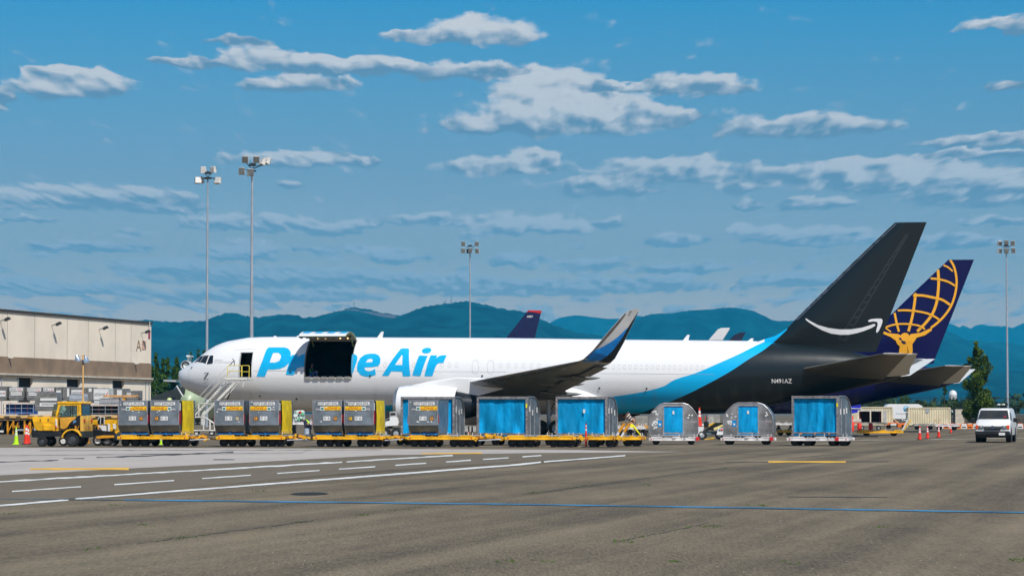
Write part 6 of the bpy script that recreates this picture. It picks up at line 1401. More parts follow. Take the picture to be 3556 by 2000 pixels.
# ------------------------------------------------------------------ stored containers on racks in front of the warehouse
YK = 222.0; sK = F/YK
def ake(u0, u1, v0, v1, label, text=None, card=None, dz=0, top=None, shape='ake', Yk=YK, mat=None, logo=True):
    f = Fr((u0+u1)/2, Yk, R(-6)); r = thing('stored_container', label, 'cargo container', f.o, R(-6), 'containers stored before the warehouse'); xa, z1 = f.L(u0, v0); xb, z0 = f.L(u1, v1); W = xb-xa; h = z1-z0
    if shape == 'ake': pf = [(xa+W*.08, z0), (xa, z0+h*.25), (xa, z1), (xb, z1), (xb, z0+h*.25), (xb-W*.08, z0)]
    elif shape == 'round': pf = [(xa, z0), (xa, z0+h*.6), (xa+W*.12, z1), (xb-W*.05, z1), (xb, z0+h*.6), (xb, z0)]
    else: pf = [(xa, z0), (xa, z1), (xb, z1), (xb, z0)]
    q = MB(); q.prism(pf, 0, 1.5); q.build('shell', mat or M('dull_alu_dark', (.22, .215, .20), .5, .35, var=.2, scale=1.5), r, bevel=.02)
    for za, zb_ in ((z1-.06, z1), (z0+h*.25-.02, z0+h*.25+.02)): q = MB(); q.bb(xa, xb, -.02, .0, za, zb_); q.build('edge_bar', ALUF, r)
    if text:
        c = sticker(r, 'code_plate', xa+W*.07, xb-W*.07, z1-h*.30, z1-h*.06, -.025, STK); q = MB(); put_text(q, text[0], xa+W*.10, z1-h*.26, h*.15, -.034, W*.38); q.build('code_lettering', INK, c); q = MB(); put_text(q, text[1], xa+W*.52, z1-h*.26, h*.15, -.034, W*.36); q.build('code_digits', RED, c)
    if card:
        cx0, cx1, cz0, cz1 = card; c = sticker(r, 'logo_card', xa+W*cx0, xa+W*cx1, z1-h*cz1, z1-h*cz0, -.025, STK); hh = h*(cz1-cz0); 
        if logo: q = MB(); put_text(q, 'jettainer', xa+W*(cx0+.04), z1-h*cz1+hh*.34, min(hh*.42, .3), -.034, W*(cx1-cx0)*.76); q.build('logo_lettering', INK, c); q = MB(); q.box((xa+W*(cx1-.09), -.034, z1-h*cz1+hh*.5), (W*.05, .006, hh*.4), ((0, 1, 0), .5)); q.build('logo_swoosh', RED, c)
    return r
ake(-22, 24, 1341, 1391, 'container cut by the left edge of the frame on the upper rack row', card=(.3, .9, .3, .7))
ake(30, 83, 1344, 1390, 'upper row container with AKE20 plate, second from the left', ('AKE20', '733JL'), (.14, .86, .36, .62))
ake(92, 146, 1345, 1391, 'upper row container with AKE10 plate, third from the left', ('AKE10', '371JL'), (.14, .86, .36, .62))
ake(148, 190, 1344, 1391, 'upper row container with a short JL plate, fourth from the left', ('AK', '2 JL'))
ake(193, 216, 1343, 1391, 'narrow upper row container beside the short JL plate', card=(.1, .8, .25, .5), logo=False)
ake(218, 243, 1343, 1391, 'narrow grey upper row container left of the jettainer card', card=(.6, .9, .1, .7), logo=False)
ake(245, 300, 1345, 1388, 'upper row container with a wide white logo card behind the mast', None, (.06, .76, .2, .62))
ake(302, 322, 1344, 1398, 'narrow container with a dark opening right of the mast', card=(.3, .8, .08, .3), logo=False)
ake(324, 378, 1347, 1402, 'white faced container with logo right of the mast', None, (.04, .96, .06, .72), mat=M('white_gel', (.55, .56, .54), .6))
ake(379, 402, 1348, 1398, 'upper row container with a thin orange stripe', Yk=YK+2); ake(403, 437, 1349, 1398, 'pale container beside the far right one', None, (.1, .6, .1, .6), Yk=YK+2, logo=False)
ake(438, 480, 1356, 1392, 'rightmost low container of the row near the warehouse corner', None, (.05, .4, .2, .42), Yk=YK+2)
ake(121, 198, 1362, 1427, 'large rounded container with two white cards left of the tractor cab', None, (.0, .0, .0, .0), shape='round', Yk=205, logo=False)
rc = [o for o in COL.objects if o.get('label', '').startswith('large rounded container')][0]; f = Fr(159.5, 205, R(-6))
for ch in list(rc.children):
    if ch.name.startswith('logo_card'): bpy.data.objects.remove(ch)
a = f.L(140, 1391); b = f.L(216, 1382); sticker(rc, 'upper_card', a[0], b[0]-.4, a[1], b[1], -.03, STK); a = f.L(138, 1411); b = f.L(200, 1398); c = sticker(rc, 'logo_card', a[0], b[0]-.1, a[1], b[1], -.03, STK); q = MB(); put_text(q, 'jettainer', a[0]+.15, a[1]+.1, .16, -.04, (b[0]-a[0])*.72); q.build('logo_lettering', INK, c)
q = MB(); a = f.L(128, 1379); b = f.L(196, 1364); q.add([(a[0], -.01, a[1]), (b[0]-.1, -.01, a[1]), (b[0]-.2, .25, b[1]+.02), (a[0]+.15, .25, b[1]+.02)], [(0, 1, 2, 3)]); q.build('olive_top', M('olive_cover', (.38, .37, .22), .8), rc)
ake(240, 288, 1367, 1392, 'pale grey tarpaulin covered container directly above the tractor cab roof', shape='round', Yk=204, mat=M('pale_tarp', (.38, .42, .47), .7, var=.1))
ake(344, 412, 1382, 1404, 'low grey domed container right of the light mast', shape='round', Yk=204, mat=M('grey_tarp', (.34, .35, .36), .7, var=.1))
f = Fr(415, 204, R(-6)); q = MB(); r = thing('timber_stack', 'stack of pale timber planks lying on the domed container', 'planks', f.o, R(-6))
for i, (v, du) in enumerate(((1371.5, 0), (1374, 3), (1376.5, -3))):
    a = f.L(357+du, v); b = f.L(476+du, v+2); q = MB(); q.bb(a[0], b[0], .0, .5, a[1]-.05, a[1]+.0); q.build('plank', M('plank_wood', (.62, .34, .14), .8, var=.2), r)
for u in (395, 430):
    a = f.L(u, 1378); q = MB(); q.bb(a[0]-.1, a[0]+.1, .05, .4, a[1]-.3, a[1]-.05); q.build('spacer', YELD, r)
f = Fr(200, 212, R(-4)); rk = thing('roller_rack', 'long worn yellow roller rack under the stored containers', 'storage rack', f.o, R(-4))
a = f.L(-60, 1441); b = f.L(412, 1437); zt_ = a[1]
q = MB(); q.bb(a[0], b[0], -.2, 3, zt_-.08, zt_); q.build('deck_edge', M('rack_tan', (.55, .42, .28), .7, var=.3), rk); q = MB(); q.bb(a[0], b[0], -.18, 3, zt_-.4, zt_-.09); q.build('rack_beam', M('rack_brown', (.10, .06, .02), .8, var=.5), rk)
rr = random.Random(9)
for i in range(24):
    x = a[0]+(b[0]-a[0])*(i+.5)/24; q = MB(); q.bb(x-.06, x+.06, -.15, .0, 0, zt_-.4); q.tube((x, -.1, .1), (x+.45, -.1, zt_-.45), .05, n=5); q.build('leg', YELD if i % 3 else BLKP, rk)
    if i % 2: q = MB(); q.bb(x-.3, x+.22, -.25, -.16, zt_-.22, zt_-.02); q.build('bracket', M('bracket_tan', (.60, .38, .14), .7, var=.3), rk)
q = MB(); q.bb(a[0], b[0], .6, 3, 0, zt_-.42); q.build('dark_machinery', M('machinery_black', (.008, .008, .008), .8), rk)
for i in range(6):
    u = (5, 60, 75, 165, 110, 195)[i]; x, z = f.L(u, (1497, 1480, 1492, 1462, 1450, 1488)[i]); q = MB(); q.box((x, -.3, z), (.5, .1, .15)); q.build('tag_plate', [STK, YELD, GALV][i % 3], rk)
for (u0, u1, v0, v1, bl, wh_) in ((14, 118, 1397, 1438, M('bin_blue', (.01, .08, .32), .6, var=.2), 'blue bins under a white roof rail in the lower rack row, far left'), (300, 412, 1403, 1440, M('bin_dark', (.01, .015, .025), .6), 'dark bins under a white roof rail right of the tractor cab')):
    f = Fr((u0+u1)/2, 208, R(-5)); c = thing('cage_cart', wh_, 'cage cart', f.o, R(-5), 'cage carts on the lower rack'); xa, z1 = f.L(u0, v0); xb, z0 = f.L(u1, v1)
    q = MB(); q.bb(xa, xb, -.2, 1.6, z1-.14, z1); q.build('roof', M('cart_roof_white', (.62, .55, .50), .7, var=.15), c); q = MB(); q.bb(xa+.1, xb-.1, .2, 1.5, z0, z1-.14); q.build('bin_body', bl, c)
    for i in range(6): x = xa+(xb-xa)*i/5; q = MB(); q.tube((x, -.15, z0), (x, -.15, z1), .025, n=5); q.build('post', GALV if i % 2 else M('rust_post', (.15, .03, .02), .7), c)
    for z in (z0+.1, (z0+z1)/2): q = MB(); q.tube((xa, -.16, z), (xb, -.16, z), .02, n=5); q.build('rail', GALV, c)

# ------------------------------------------------------------------ floodlight masts
MASTG = M('mast_grey', (.36, .40, .45), .5, .2, var=.1, scale=.5); LBX = M('lamp_box', (.62, .60, .56), .5, var=.1)
def mast(u, vtop, Y, rb, rt, heads, label, scale=1.0):
    f = Fr(u, Y, 0); r = thing('floodlight_mast', label, 'light mast', f.o, 0, 'tall apron floodlight masts'); zt = f.L(u, vtop)[1]
    for i, (z0, z1) in enumerate(((0, zt*.42), (zt*.42, zt*.74), (zt*.74, zt))):
        q = MB(); f0, f1 = z0/zt, z1/zt; q.tube((0, 0, z0), (0, 0, z1), rb+(rt-rb)*f0, rb+(rt-rb)*f1-.004, 14); q.build('pole', MASTG, r, True)
    q = MB(); q.lathe([(.45*scale, 0), (.45*scale, .12), (.2, .16)], (0, 0, zt-.35), 'Z', 14); q.lathe([(.5*scale, .62), (.3*scale, .85), (0, .95)], (0, 0, zt-.35), 'Z', 14); q.build('head_frame', BLKP, r, True); q = MB(); q.lathe([(.42*scale, 0), (.3, .2), (0, .26)], (0, 0, zt+.28), 'Z', 14); q.build('cap', LBX, r, True)
    for (hx, hy, hzz, yaw, tilt) in heads:
        h = bpy.data.objects.new('floodlight', None); COL.objects.link(h); h.parent = r; h.location = (hx*scale, hy*scale, zt+hzz*scale); h.rotation_euler = (R(tilt), 0, R(yaw))
        q = MB(); w = .36*scale; q.box((0, .0, 0), (w*2, w*1.25, w*2.1), tap=(.9, .8)); q.build('lamp_box', LBX, h, bevel=.03); q = MB(); q.bb(-w*.9, w*.9, -w*.68, -w*.60, -w*.95, w*.9); q.build('lens', M('lens_dark', (.10, .10, .09), .3), h)
        q = MB(); q.tube((hx*scale, hy*scale, zt+hzz*scale*.7), (0, 0, zt-.1), .04, n=6); q.build('bracket_arm', BLKP, r)
mast(717, 612, 322, .20, .09, [(-1.15, -.4, -.55, 200, 14), (1.25, -.3, -.55, 150, 14), (-.55, .2, .75, 190, -10), (.6, .3, .8, 140, -10), (1.0, .8, -.5, 120, 12), (-.9, .8, -.4, 230, 12)], 'shorter slim mast with white backed lamps left of the thicker one')
mast(872, 585, 296, .24, .12, [(-1.1, -.5, -.35, 5, -8), (-.75, -.2, .95, 0, 8), (.45, -.1, .95, 10, 6), (1.15, .2, .75, 120, 20), (1.6, .4, .85, 130, 25), (-.15, -.5, -.5, 20, -6)], 'thickest and tallest mast, right of the slim one by the nose')
mast(1632, 862, 470, .19, .1, [(-1.2, 0, .75, 0, -8), (1.15, 0, .75, 10, -6), (-1.25, -.3, -.45, 15, -8), (1.25, -.3, -.5, -10, -8), (.05, -.7, -.45, 0, -8), (-.3, .5, -.5, 0, 5)], 'floodlight mast standing behind the middle of the fuselage')
mast(3500, 862, 440, .22, .1, [(-1.1, 0, .8, 30, 20), (.0, 0, .9, 0, -5), (1.05, 0, .8, -10, -6), (-1.15, -.2, -.45, 40, 5), (1.1, -.2, -.4, -10, -8), (-.1, -.5, -.5, 0, -8)], 'floodlight mast at the right edge behind the van')

# ------------------------------------------------------------------ other aircraft behind
def simple_fin(poly, Y, mat, label, fus_len, fr_, tip=None, text=None):
    f = Fr(poly[0][0], Y, R(-8)); r = thing('parked_airliner', label, 'aircraft', f.o, R(-8)); pl = [f.L(*q) for q in poly]
    q = MB(); q.prism(pl, -.14, .14); q.build('tail_fin', mat, r, bevel=.06)
    if tip: q = MB(); q.prism([f.L(*p_) for p_ in tip[0]], -.15, .15); q.build('fin_tip', tip[1], r, bevel=.05)
    zc = 3.6; x0 = min(p_[0] for p_ in pl)-4; 
    q = MB(); q.lathe([(0, x0-fus_len), (.9, x0-fus_len+1.2), (fr_*.8, x0-fus_len+3.5), (fr_, x0-fus_len+6), (fr_, x0), (fr_*.75, x0+5), (.4, x0+10.5)], (0, 0, zc), 'X', 24); q.build('fuselage', WHITE, r, True)
    for s in (-1, 1):
        q = MB(); q.loft([airfoil((x0-fus_len*.45, s*fr_*.8, 2.8), 6, .1), airfoil((x0-fus_len*.45+7, s*15, 4.2), 1.8, .1)]); q.build('wing', WUND, r, True)
    for s in (-1, 1):
        q = MB(); q.lathe([(.9, 0), (1.0, .4), (1.0, 2.6), (.6, 3.6)], (x0-fus_len*.45-1, s*5, 2.0), 'X', 16); q.build('engine', WHITE, r, True)
    for gx in (x0-fus_len+4, x0-fus_len*.35): 
        for s in ((0,) if gx < x0-fus_len*.6 else (-2.6, 2.6)): wheel_at(r, 'wheel', (gx, s, .5), .5, .3, GALV)
    if text: body, u, v, h_, w_ = text; a = f.L(u, v); q = MB(); put_text(q, body, a[0], a[1], h_/f_s(Y), -.16, w_/f_s(Y), off=.02); q.build('fin_code', STK, r)
    return r
def f_s(Y): return F/Y
simple_fin(c4([(415, 326), (600, 92), (620, 74), (738, 76), (676, 330), (600, 420), (380, 400)]), 300, M('dark_navy', (.006, .012, .07), .4), 'airliner behind the fuselage whose dark blue fin with a red tip shows', 26, 1.85,
           tip=(c4([(600, 92), (620, 72), (740, 74), (734, 104), (632, 88)]), RED), text=('AMV', 1600+606/2.634, 1050+139/2.634, 7.5, 22))
for pl, m_, Y, wh in ((c5([(815, 350), (830, 330), (905, 245), (935, 234), (1013, 232), (1005, 255), (945, 348)]), WHITE, 255, 'white winglet of an aircraft parked behind the freighter'),):
    f = Fr(pl[0][0], Y, R(-12)); r = thing('wing_tip', wh, 'aircraft wing', f.o, R(-12)); P = [f.L(*p_) for p_ in pl]; q = MB(); q.prism(P, -.05, .05); q.build('winglet', m_, r, bevel=.03)
    b0 = min(P, key=lambda p_: p_[1]); b1 = P[-1]; q = MB(); q.loft([[(b0[0], -.1, b0[1]+.05), (b1[0], -.1, b1[1]+.05), (b1[0], .1, b1[1]), (b0[0], .1, b0[1])], [(b0[0]-8, 12, b0[1]-1.2), (b1[0]-4, 12, b1[1]-1.2), (b1[0]-4, 12.1, b1[1]-1.6), (b0[0]-8, 12.1, b0[1]-1.6)]]); q.build('wing', WUND, r)
    q = MB(); q.lathe([(0, -14), (1.6, -11), (2.0, -7), (2.0, 10), (.3, 22)], (b0[0]-8, 14, 3.6), 'X', 20); q.build('fuselage', WHITE, r, True); 
    for gx in (-14, -4): wheel_at(r, 'wheel', (b0[0]+gx, 14, .5), .5, .3, GALV)
# three engined jet seen nose-on behind the freighter's nose
f6 = Fr(662, 380, 0); r = thing('trijet', 'three engined jet seen from the front behind the freighter nose', 'aircraft', f6.o, 0); P6 = lambda u, v, y=0: f6.L(u, v, y)
x, z = P6(640, 1372); q = MB(); q.lathe([(0, -3.5), (.9, -3.2), (1.9, -1.8), (2.6, .5), (3.0, 4), (3.0, 45), (1.2, 56)], (x+.9, 0, z-.8), 'Y', 30); q.build('fuselage', M('pale_green_paint', (.36, .44, .28), .4, var=.06), r, True)
x, z = P6(643.5, 1268.5, 40); q = MB(); q.lathe([(a_*.5, b_) for a_, b_ in [(1.0, 1.6), (1.22, .8), (1.36, .05), (1.42, -.05), (1.5, .1), (1.55, 1.5), (1.45, 4), (1.0, 6)]], (x, 40, z), 'Y', 26); q.build('engine_nacelle', WHITE, r, True, 60); q = MB(); q.lathe([(0, .5), (.17, .7), (.2, 1.0), (.6, 1.02)], (x, 40, z), 'Y', 20); q.build('fan', TWH, r, True)
q = MB(); q.lathe([(.33, .45), (.38, .4), (.42, .5)], (x, 40, z), 'Y', 20); q.build('fan_ring', STK, r, True)
q = MB(); zt_ = P6(645, 1236, 42)[1]; q.bb(x+.05, x+.3, 42, 46, z+.6, zt_); q.bb(x+.0, x+.6, 41, 46, zt_-.15, zt_+.1); q.build('tail_fin', WHITE, r, bevel=.05)
a = P6(561, 1321, 44); b = P6(640, 1325, 40); q = MB(); q.loft([[(a[0], 44, a[1]-.1), (a[0], 47, a[1]-.05), (a[0], 47, a[1]+.1), (a[0], 44, a[1]+.15)], [(b[0]+1, 40, b[1]-.2), (b[0]+1, 47, b[1]-.2), (b[0]+1, 47, b[1]+.2), (b[0]+1, 40, b[1]+.2)]]); q.build('tailplane', WHITE, r)
a = P6(626, 1342); b = P6(500, 1396); q = MB(); q.loft([[(a[0]+1.0, -3, a[1]-1.7), (a[0]+1.0, 4, a[1]-1.7), (a[0]+1.0, 4, a[1]-.4), (a[0]+1.0, -3, a[1]+.1)], [(b[0]-1.5, -2, b[1]-.6), (b[0]-1.5, 2, b[1]-.6), (b[0]-1.5, 2, b[1]-.25), (b[0]-1.5, -2, b[1]-.15)]]); q.build('wing', M('dark_under', (.03, .035, .035), .5), r)
q = MB(); a1 = P6(625, 1340); a2 = P6(647, 1376); q.tube((a1[0], -4, a1[1]), (a2[0], -4, a2[1]), .10, n=6); q.build('probe_strut', WHITE, r)
q = MB(); x, z = P6(612, 1340); q.lathe([(1.0, .5), (1.25, 0), (1.35, .4), (1.4, 3), (1.0, 6)], (x+.8, 0, z-1.1), 'Y', 22); q.build('wing_engine', M('slate_blue', (.12, .18, .26), .4), r, True)
q = MB(); x, z = P6(601, 1382); q.lathe([(0, -.4), (.3, -.2), (.35, .3)], (x+.1, -5, z-.3), 'Y', 14); q.build('pale_dome', M('pale_lime', (.60, .68, .30), .6), r, True)
q = MB(); q.tube((P6(705, 1400)[0], 0, 0), (P6(705, 1400)[0], 0, 2.4), .35, n=12); q.build('gear_strut', STK, r, True)
# ------------------------------------------------------------------ trees and bushes
def leafmat(name, c1, c2):
    m = bpy.data.materials.new(name); m.use_nodes = True; t = m.node_tree; b = t.nodes['Principled BSDF']; g = nn(t, 'ShaderNodeNewGeometry')
    n = nn(t, 'ShaderNodeTexNoise'); t.links.new(g.outputs['Position'], n.inputs['Vector']); n.inputs['Scale'].default_value = 1.4; n.inputs['Detail'].default_value = 4
    col = mixc(smooth(n.outputs[0], .35, .65, t), c1, c2, t); t.links.new(col, b.inputs['Base Color']); b.inputs['Roughness'].default_value = .75; b.inputs['Specular IOR Level'].default_value = .2
    return m
LF1 = leafmat('conifer_leaf', (.018, .052, .008), (.075, .15, .016)); LF2 = leafmat('poplar_leaf', (.025, .055, .006), (.11, .17, .02)); LF3 = leafmat('shrub_leaf', (.012, .032, .008), (.045, .08, .018)); BARK = M('bark', (.07, .05, .035), .9, var=.2)
def tree(name, x, Y, h, rmax, shape, label, mat, seed, group, n=1500, leaf=.26, base=.12, lean=0):
    rr = random.Random(seed); r = thing(name, label, 'tree' if name != 'shrub' else 'shrub', (x, Y, 0), 0, group); t = MB(); t.tube((0, 0, 0), (0, 0, h*.9), max(.05, h*.018), .02, 7)
    nb = max(6, int(h*2.2)); tips = []
    for i in range(nb):
        f = base+(.93-base)*(i+rr.random())/nb; a = rr.uniform(0, 6.28); R_ = rmax*shape(f)*rr.uniform(.7, 1.12); z = h*f; tip = Vector((math.cos(a)*R_, math.sin(a)*R_, z+R_*rr.uniform(.25, .8))); tips.append((Vector((0, 0, z)), tip, R_)); t.tube((0, 0, z), tip, .03, .01, 4, False)
    t.build('trunk', BARK, r)
    c = MB(); k = 0
    lobes = [(b_.lerp(tp, rr.uniform(.35, 1)), max(.25, R_*rr.uniform(.22, .42))) for b_, tp, R_ in tips for _ in range(7)]+[(Vector((0, 0, h*(base+(.95-base)*j/30))), max(.12, .55*rmax*shape(base+(.95-base)*j/30))) for j in range(30) if name != 'shrub' and n > 500]+[(Vector((rr.gauss(0, .06), rr.gauss(0, .06), h*rr.uniform(.85, .99))), .22) for _ in range(5)]
    per = max(4, n//len(lobes))
    for q, s in lobes:
        for _ in range(per):
            d = Vector((rr.gauss(0, 1), rr.gauss(0, 1), rr.gauss(0, 1))).normalized()*s*rr.uniform(.55, 1.05); d.z *= 1.25; p = q+d; u = Vector((rr.gauss(0, 1), rr.gauss(0, 1), rr.gauss(0, 1)*.7+.4)).normalized(); v = u.cross(Vector((rr.gauss(0, 1), rr.gauss(0, 1), rr.gauss(0, 1)))).normalized(); e = leaf*rr.uniform(.5, 1.1)
            c.add([p+u*e, p+v*e*.6, p-u*e*.5, p-v*e*.6], [(0, 1, 2, 3)])
    c.build('crown', mat, r); return r
con = lambda f: max(.05, (1.02-f))**.75*(1 if f > .15 else .8)
GL = 'conifers between the warehouse and the aircraft nose'
for i, (u, v, wpx, nm) in enumerate(((541, 1222, 40, 'pointed conifer closest to the warehouse corner'), (566, 1240, 34, 'short conifer second from the warehouse corner'), (583, 1231, 42, 'conifer third from the warehouse corner'), (612, 1237, 46, 'round topped conifer in the middle of the row'), (636, 1258, 40, 'lower conifer just left of the trijet engine'),
                          (664, 1224, 44, 'conifer rising directly above the freighter nose'), (688, 1215, 40, 'tall conifer left of the slim mast'), (708, 1206, 36, 'tallest conifer right behind the slim mast'), (528, 1262, 34, 'low tree against the warehouse end wall'), (600, 1275, 60, 'broad low conifer in front of the row'), (560, 1290, 60, 'broad dark shrubby conifer low beside the warehouse'))):
    Y = 440-(i % 3)*5-(15 if i > 8 else 0); p = at(u, v, Y); tree('conifer_tree', p.x, Y, p.z, wpx/F*Y*.72, con, nm, LF1, i+20, GL, 4200, .22, .04)
p = at(3388, 1186, 300); pop = lambda f: max(.07, math.sin(min(1, (f+.05)*2.6)*math.pi/2)*(1.03-f)**.85*1.3)*.8
tree('poplar_tree', p.x, 300, p.z, 2.75, pop, 'tall dense pointed green tree left of the right hand mast', LF2, 77, None, 24000, .14, .05)
p = at(3279, 1338, 340); r = tree('spruce_tree', p.x, 340, p.z, 1.25, lambda f: (1-f)*1.0, 'sparse dark spruce left of the white water tower', LF3, 78, None, 260, .2, .1)
rr = random.Random(31); sh = lambda f: math.sqrt(max(0, 1-(f*2-1)**2))*.95+.1
lbl = ['under the navy tail cone at left', 'behind the first cream container', 'left of the white trailer', 'behind the white trailer roof', 'right of the white trailer', 'low brown shrub below the water tower', 'left foot of the tall pointed tree', 'right foot of the tall pointed tree', 'between the tall tree and the mast', 'behind the van roof', 'right of the mast', 'at the right edge behind the van', 'behind the second cream container', 'far left under the navy belly']
for i, (u, v, w) in enumerate(((2935, 1402, 90), (3000, 1385, 100), (3060, 1378, 90), (3130, 1378, 100), (3190, 1392, 60), (3335, 1398, 70), (3300, 1408, 60), (3450, 1402, 60), (3480, 1410, 50), (3440, 1420, 60), (3530, 1408, 60), (3585, 1398, 60), (3250, 1412, 60), (2880, 1412, 80))):
    Y = 405+rr.uniform(-6, 6); p = at(u, v, Y); tree('shrub', p.x, Y, max(1.2, p.z), w/F*Y*.55, sh, 'dark green shrub '+lbl[i], LF3 if i % 3 else LF1, 90+i, 'shrubs along the airfield fence', 1400, .2, .05)
# far woods along the horizon, one mass
fwm = MB(); rr = random.Random(4)
for i in range(9000):
    Y = rr.uniform(700, 820); x = rr.uniform(-400, 420); hgt = 5+3.5*noise.noise(Vector((x/38, 2, 1)))+2*noise.noise(Vector((x/9, 5, 1))); z = rr.uniform(.2, 1)**.6*hgt; e = rr.uniform(.5, 1.1)
    u = Vector((rr.gauss(0, 1), rr.gauss(0, 1), rr.gauss(0, 1))).normalized()*e; v = u.cross(Vector((rr.gauss(0, 1), rr.gauss(0, 1), rr.gauss(0, 1)))).normalized()*e*.7; p = Vector((x, Y, z)); fwm.add([p+u, p+v, p-u, p-v], [(0, 1, 2, 3)])
tag(fwm.build('far_woods', LF3), 'far dark line of woods along the horizon', kind='stuff')

# ------------------------------------------------------------------ fence, berm, water tower
f = Fr(3250, 396, 0); FN = M('fence_dark', (.015, .018, .02), .7); fe = thing('chain_link_fence', 'tall dark chain link fence in front of the shrubs at right', 'fence', f.o, 0); a, zt = f.L(2900, 1381); b, _ = f.L(3760, 1381)
n = int((b-a)/2.6)
for i in range(n+1): x = a+(b-a)*i/n; q = MB(); q.tube((x, 0, 0), (x, 0, zt), .035, n=5); q.build('post', FN, fe)
for z in (zt, zt*.62, .1): q = MB(); q.tube((a, 0, z), (b, 0, z), .028, n=5); q.build('rail', FN, fe)
q = MB(); k = a
while k < b:
    q.add([(k, 0, .1), (k+.012, 0, .1), (k+zt+.012, 0, zt), (k+zt, 0, zt)], [(0, 1, 2, 3)]); q.add([(k+zt, .01, .1), (k+zt+.012, .01, .1), (k+.012, .01, zt), (k, .01, zt)], [(0, 1, 2, 3)]); k += .16
o = q.build('wire_mesh', FN, fe); o['kind'] = 'stuff'
q = MB(); rw2 = random.Random(8); N_ = 60; f = Fr(3300, 388, 0); x0 = f.L(2850, 1400)[0]; x1 = f.L(3900, 1400)[0]; vs = []
for i in range(N_+1):
    x = x0+(x1-x0)*i/N_
    for y, z in ((0, 0), (.3, .7), (.9, 1.15+.25*noise.noise(Vector((x/4, 0, 0)))), (3, 1.35+.2*noise.noise(Vector((x/3, 1, 0)))), (6, 0)): vs.append((x, y, z))
q.add(vs, [(5*i+j, 5*i+5+j, 5*i+6+j, 5*i+1+j) for i in range(N_) for j in range(4)]); o = q.build('earth_bank', M('dark_earth', (.045, .038, .028), .95, var=.5, scale=1.5), None, True, loc=f.o); tag(o, 'low dark earth bank below the fence at right', kind='structure')
p = at(3310, 1385, 1400); WT = Fr(3310, 1400, 0); r = thing('water_tower', 'small white round water tower far away left of the tall tree', 'water tower', WT.o); z1 = WT.L(3310, 1354)[1]; z0 = WT.L(3310, 1382)[1]; R_ = (z1-z0)*.52
q = MB(); q.lathe([(R_*.3, z0-.5), (R_*.85, z0+R_*.25), (R_, z0+R_*.8), (R_*.95, z0+R_*1.1), (R_*.7, z1-R_*.25), (0, z1)], (0, 0, 0), 'Z', 20); q.build('tank', WHITE, r, True)
for i in range(6): a_ = i*math.pi/3; q = MB(); q.tube((math.cos(a_)*R_*.8, math.sin(a_)*R_*.8, 0), (math.cos(a_)*R_*.75, math.sin(a_)*R_*.75, z0+R_*.4), .35, n=5); q.build('leg', WHITE, r)
q = MB(); q.tube((0, 0, 0), (0, 0, z0), .6, n=8); q.build('riser', WHITE, r)

# ------------------------------------------------------------------ containers, trailer and clutter at right
CRM = M('container_cream', (.66, .58, .40), .6, var=.1, scale=.6)
def iso(u0, u1, v0, v1, Y, label, rz=0.0, mat=CRM):
    f = Fr((u0+u1)/2, Y, rz); r = thing('shipping_container', label, 'shipping container', f.o, rz, 'cream shipping containers'); xa, z1 = f.L(u0, v0); xb = f.L(u1, v1)[0]; z0 = .15
    n = int((xb-xa)/.28); pf = []; 
    for i in range(n):
        x = xa+(xb-xa)*i/n; w = (xb-xa)/n; pf += [(x, .0), (x+w*.35, .0), (x+w*.5, .07), (x+w*.85, .07)]
    pf.append((xb, 0)); vs = [(x, y, z0+.1) for x, y in pf]+[(x, y, z1-.1) for x, y in pf]; m = len(pf)
    q = MB(); q.add(vs, [(i, i+1, i+1+m, i+m) for i in range(m-1)]); q.build('corrugated_side', mat, r)
    q = MB(); q.bb(xa, xb, .09, 2.4, z0+.1, z1-.03); q.build('box', mat, r)
    for nm, b_ in (('top_rail', (xa, xb, -.03, .1, z1-.12, z1)), ('bottom_rail', (xa, xb, -.03, .1, z0, z0+.13)), ('corner_post', (xa-.02, xa+.13, -.04, .1, z0+.13, z1-.12)), ('corner_post', (xb-.13, xb+.02, -.04, .1, z0+.13, z1-.12))): q = MB(); q.bb(*b_); q.build(nm, mat, r)
    return r, f
r, f = iso(2925, 3101, 1412, 1470, 338, 'left cream corrugated shipping container, behind the dark open cart'); r, f = iso(3155, 3301, 1414, 1468, 335, 'right cream corrugated shipping container beside the white trailer')
a = f.L(3220, 1424); sticker(r, 'sign_card', a[0]-.2, a[0]+.2, a[1]-.3, a[1]+.2, -.05, GALV)
f = Fr(3137, 345, 0); r = thing('box_trailer', 'white box trailer with a round blue logo between the cream containers', 'trailer', f.o); xa, z1 = f.L(3071, 1403); xb, z0 = f.L(3204, 1465)
q = MB(); q.prism([(xa, z1-.5), (xa+.5, z1), (xb-.5, z1), (xb, z1-.25), (xb, .9), (xa, .9)], 0, 2.4); q.build('body', WHITE, r, bevel=.04); q = MB(); q.bb(xa+1.5, xb, -.02, 0, 1.55, 1.6); q.build('trim_line', GRY, r)
for x in (xa+1, xb-1.4, xb-.5): wheel_at(r, 'wheel', (x, .2, .45), .45, .3)
x, z = f.L(3147, 1419); q = MB(); q.lathe([(0, -.02), (.38, 0)], (x, -.02, z), 'Y', 20); l_ = q.build('round_logo', M('logo_cyan', (.05, .40, .68), .5), r); q = MB(); q.lathe([(0, -.01), (.22, 0)], (x-.02, -.06, z+.1), 'Y', 12); q.build('logo_gap', M('logo_pale', (.55, .75, .85), .5), l_); q = MB(); put_text(q, 'CIA', x-.27, z-.24, .22, -.07, .5, off=.03); q.build('logo_lettering', M('logo_deep', (.0, .12, .35), .5), l_)
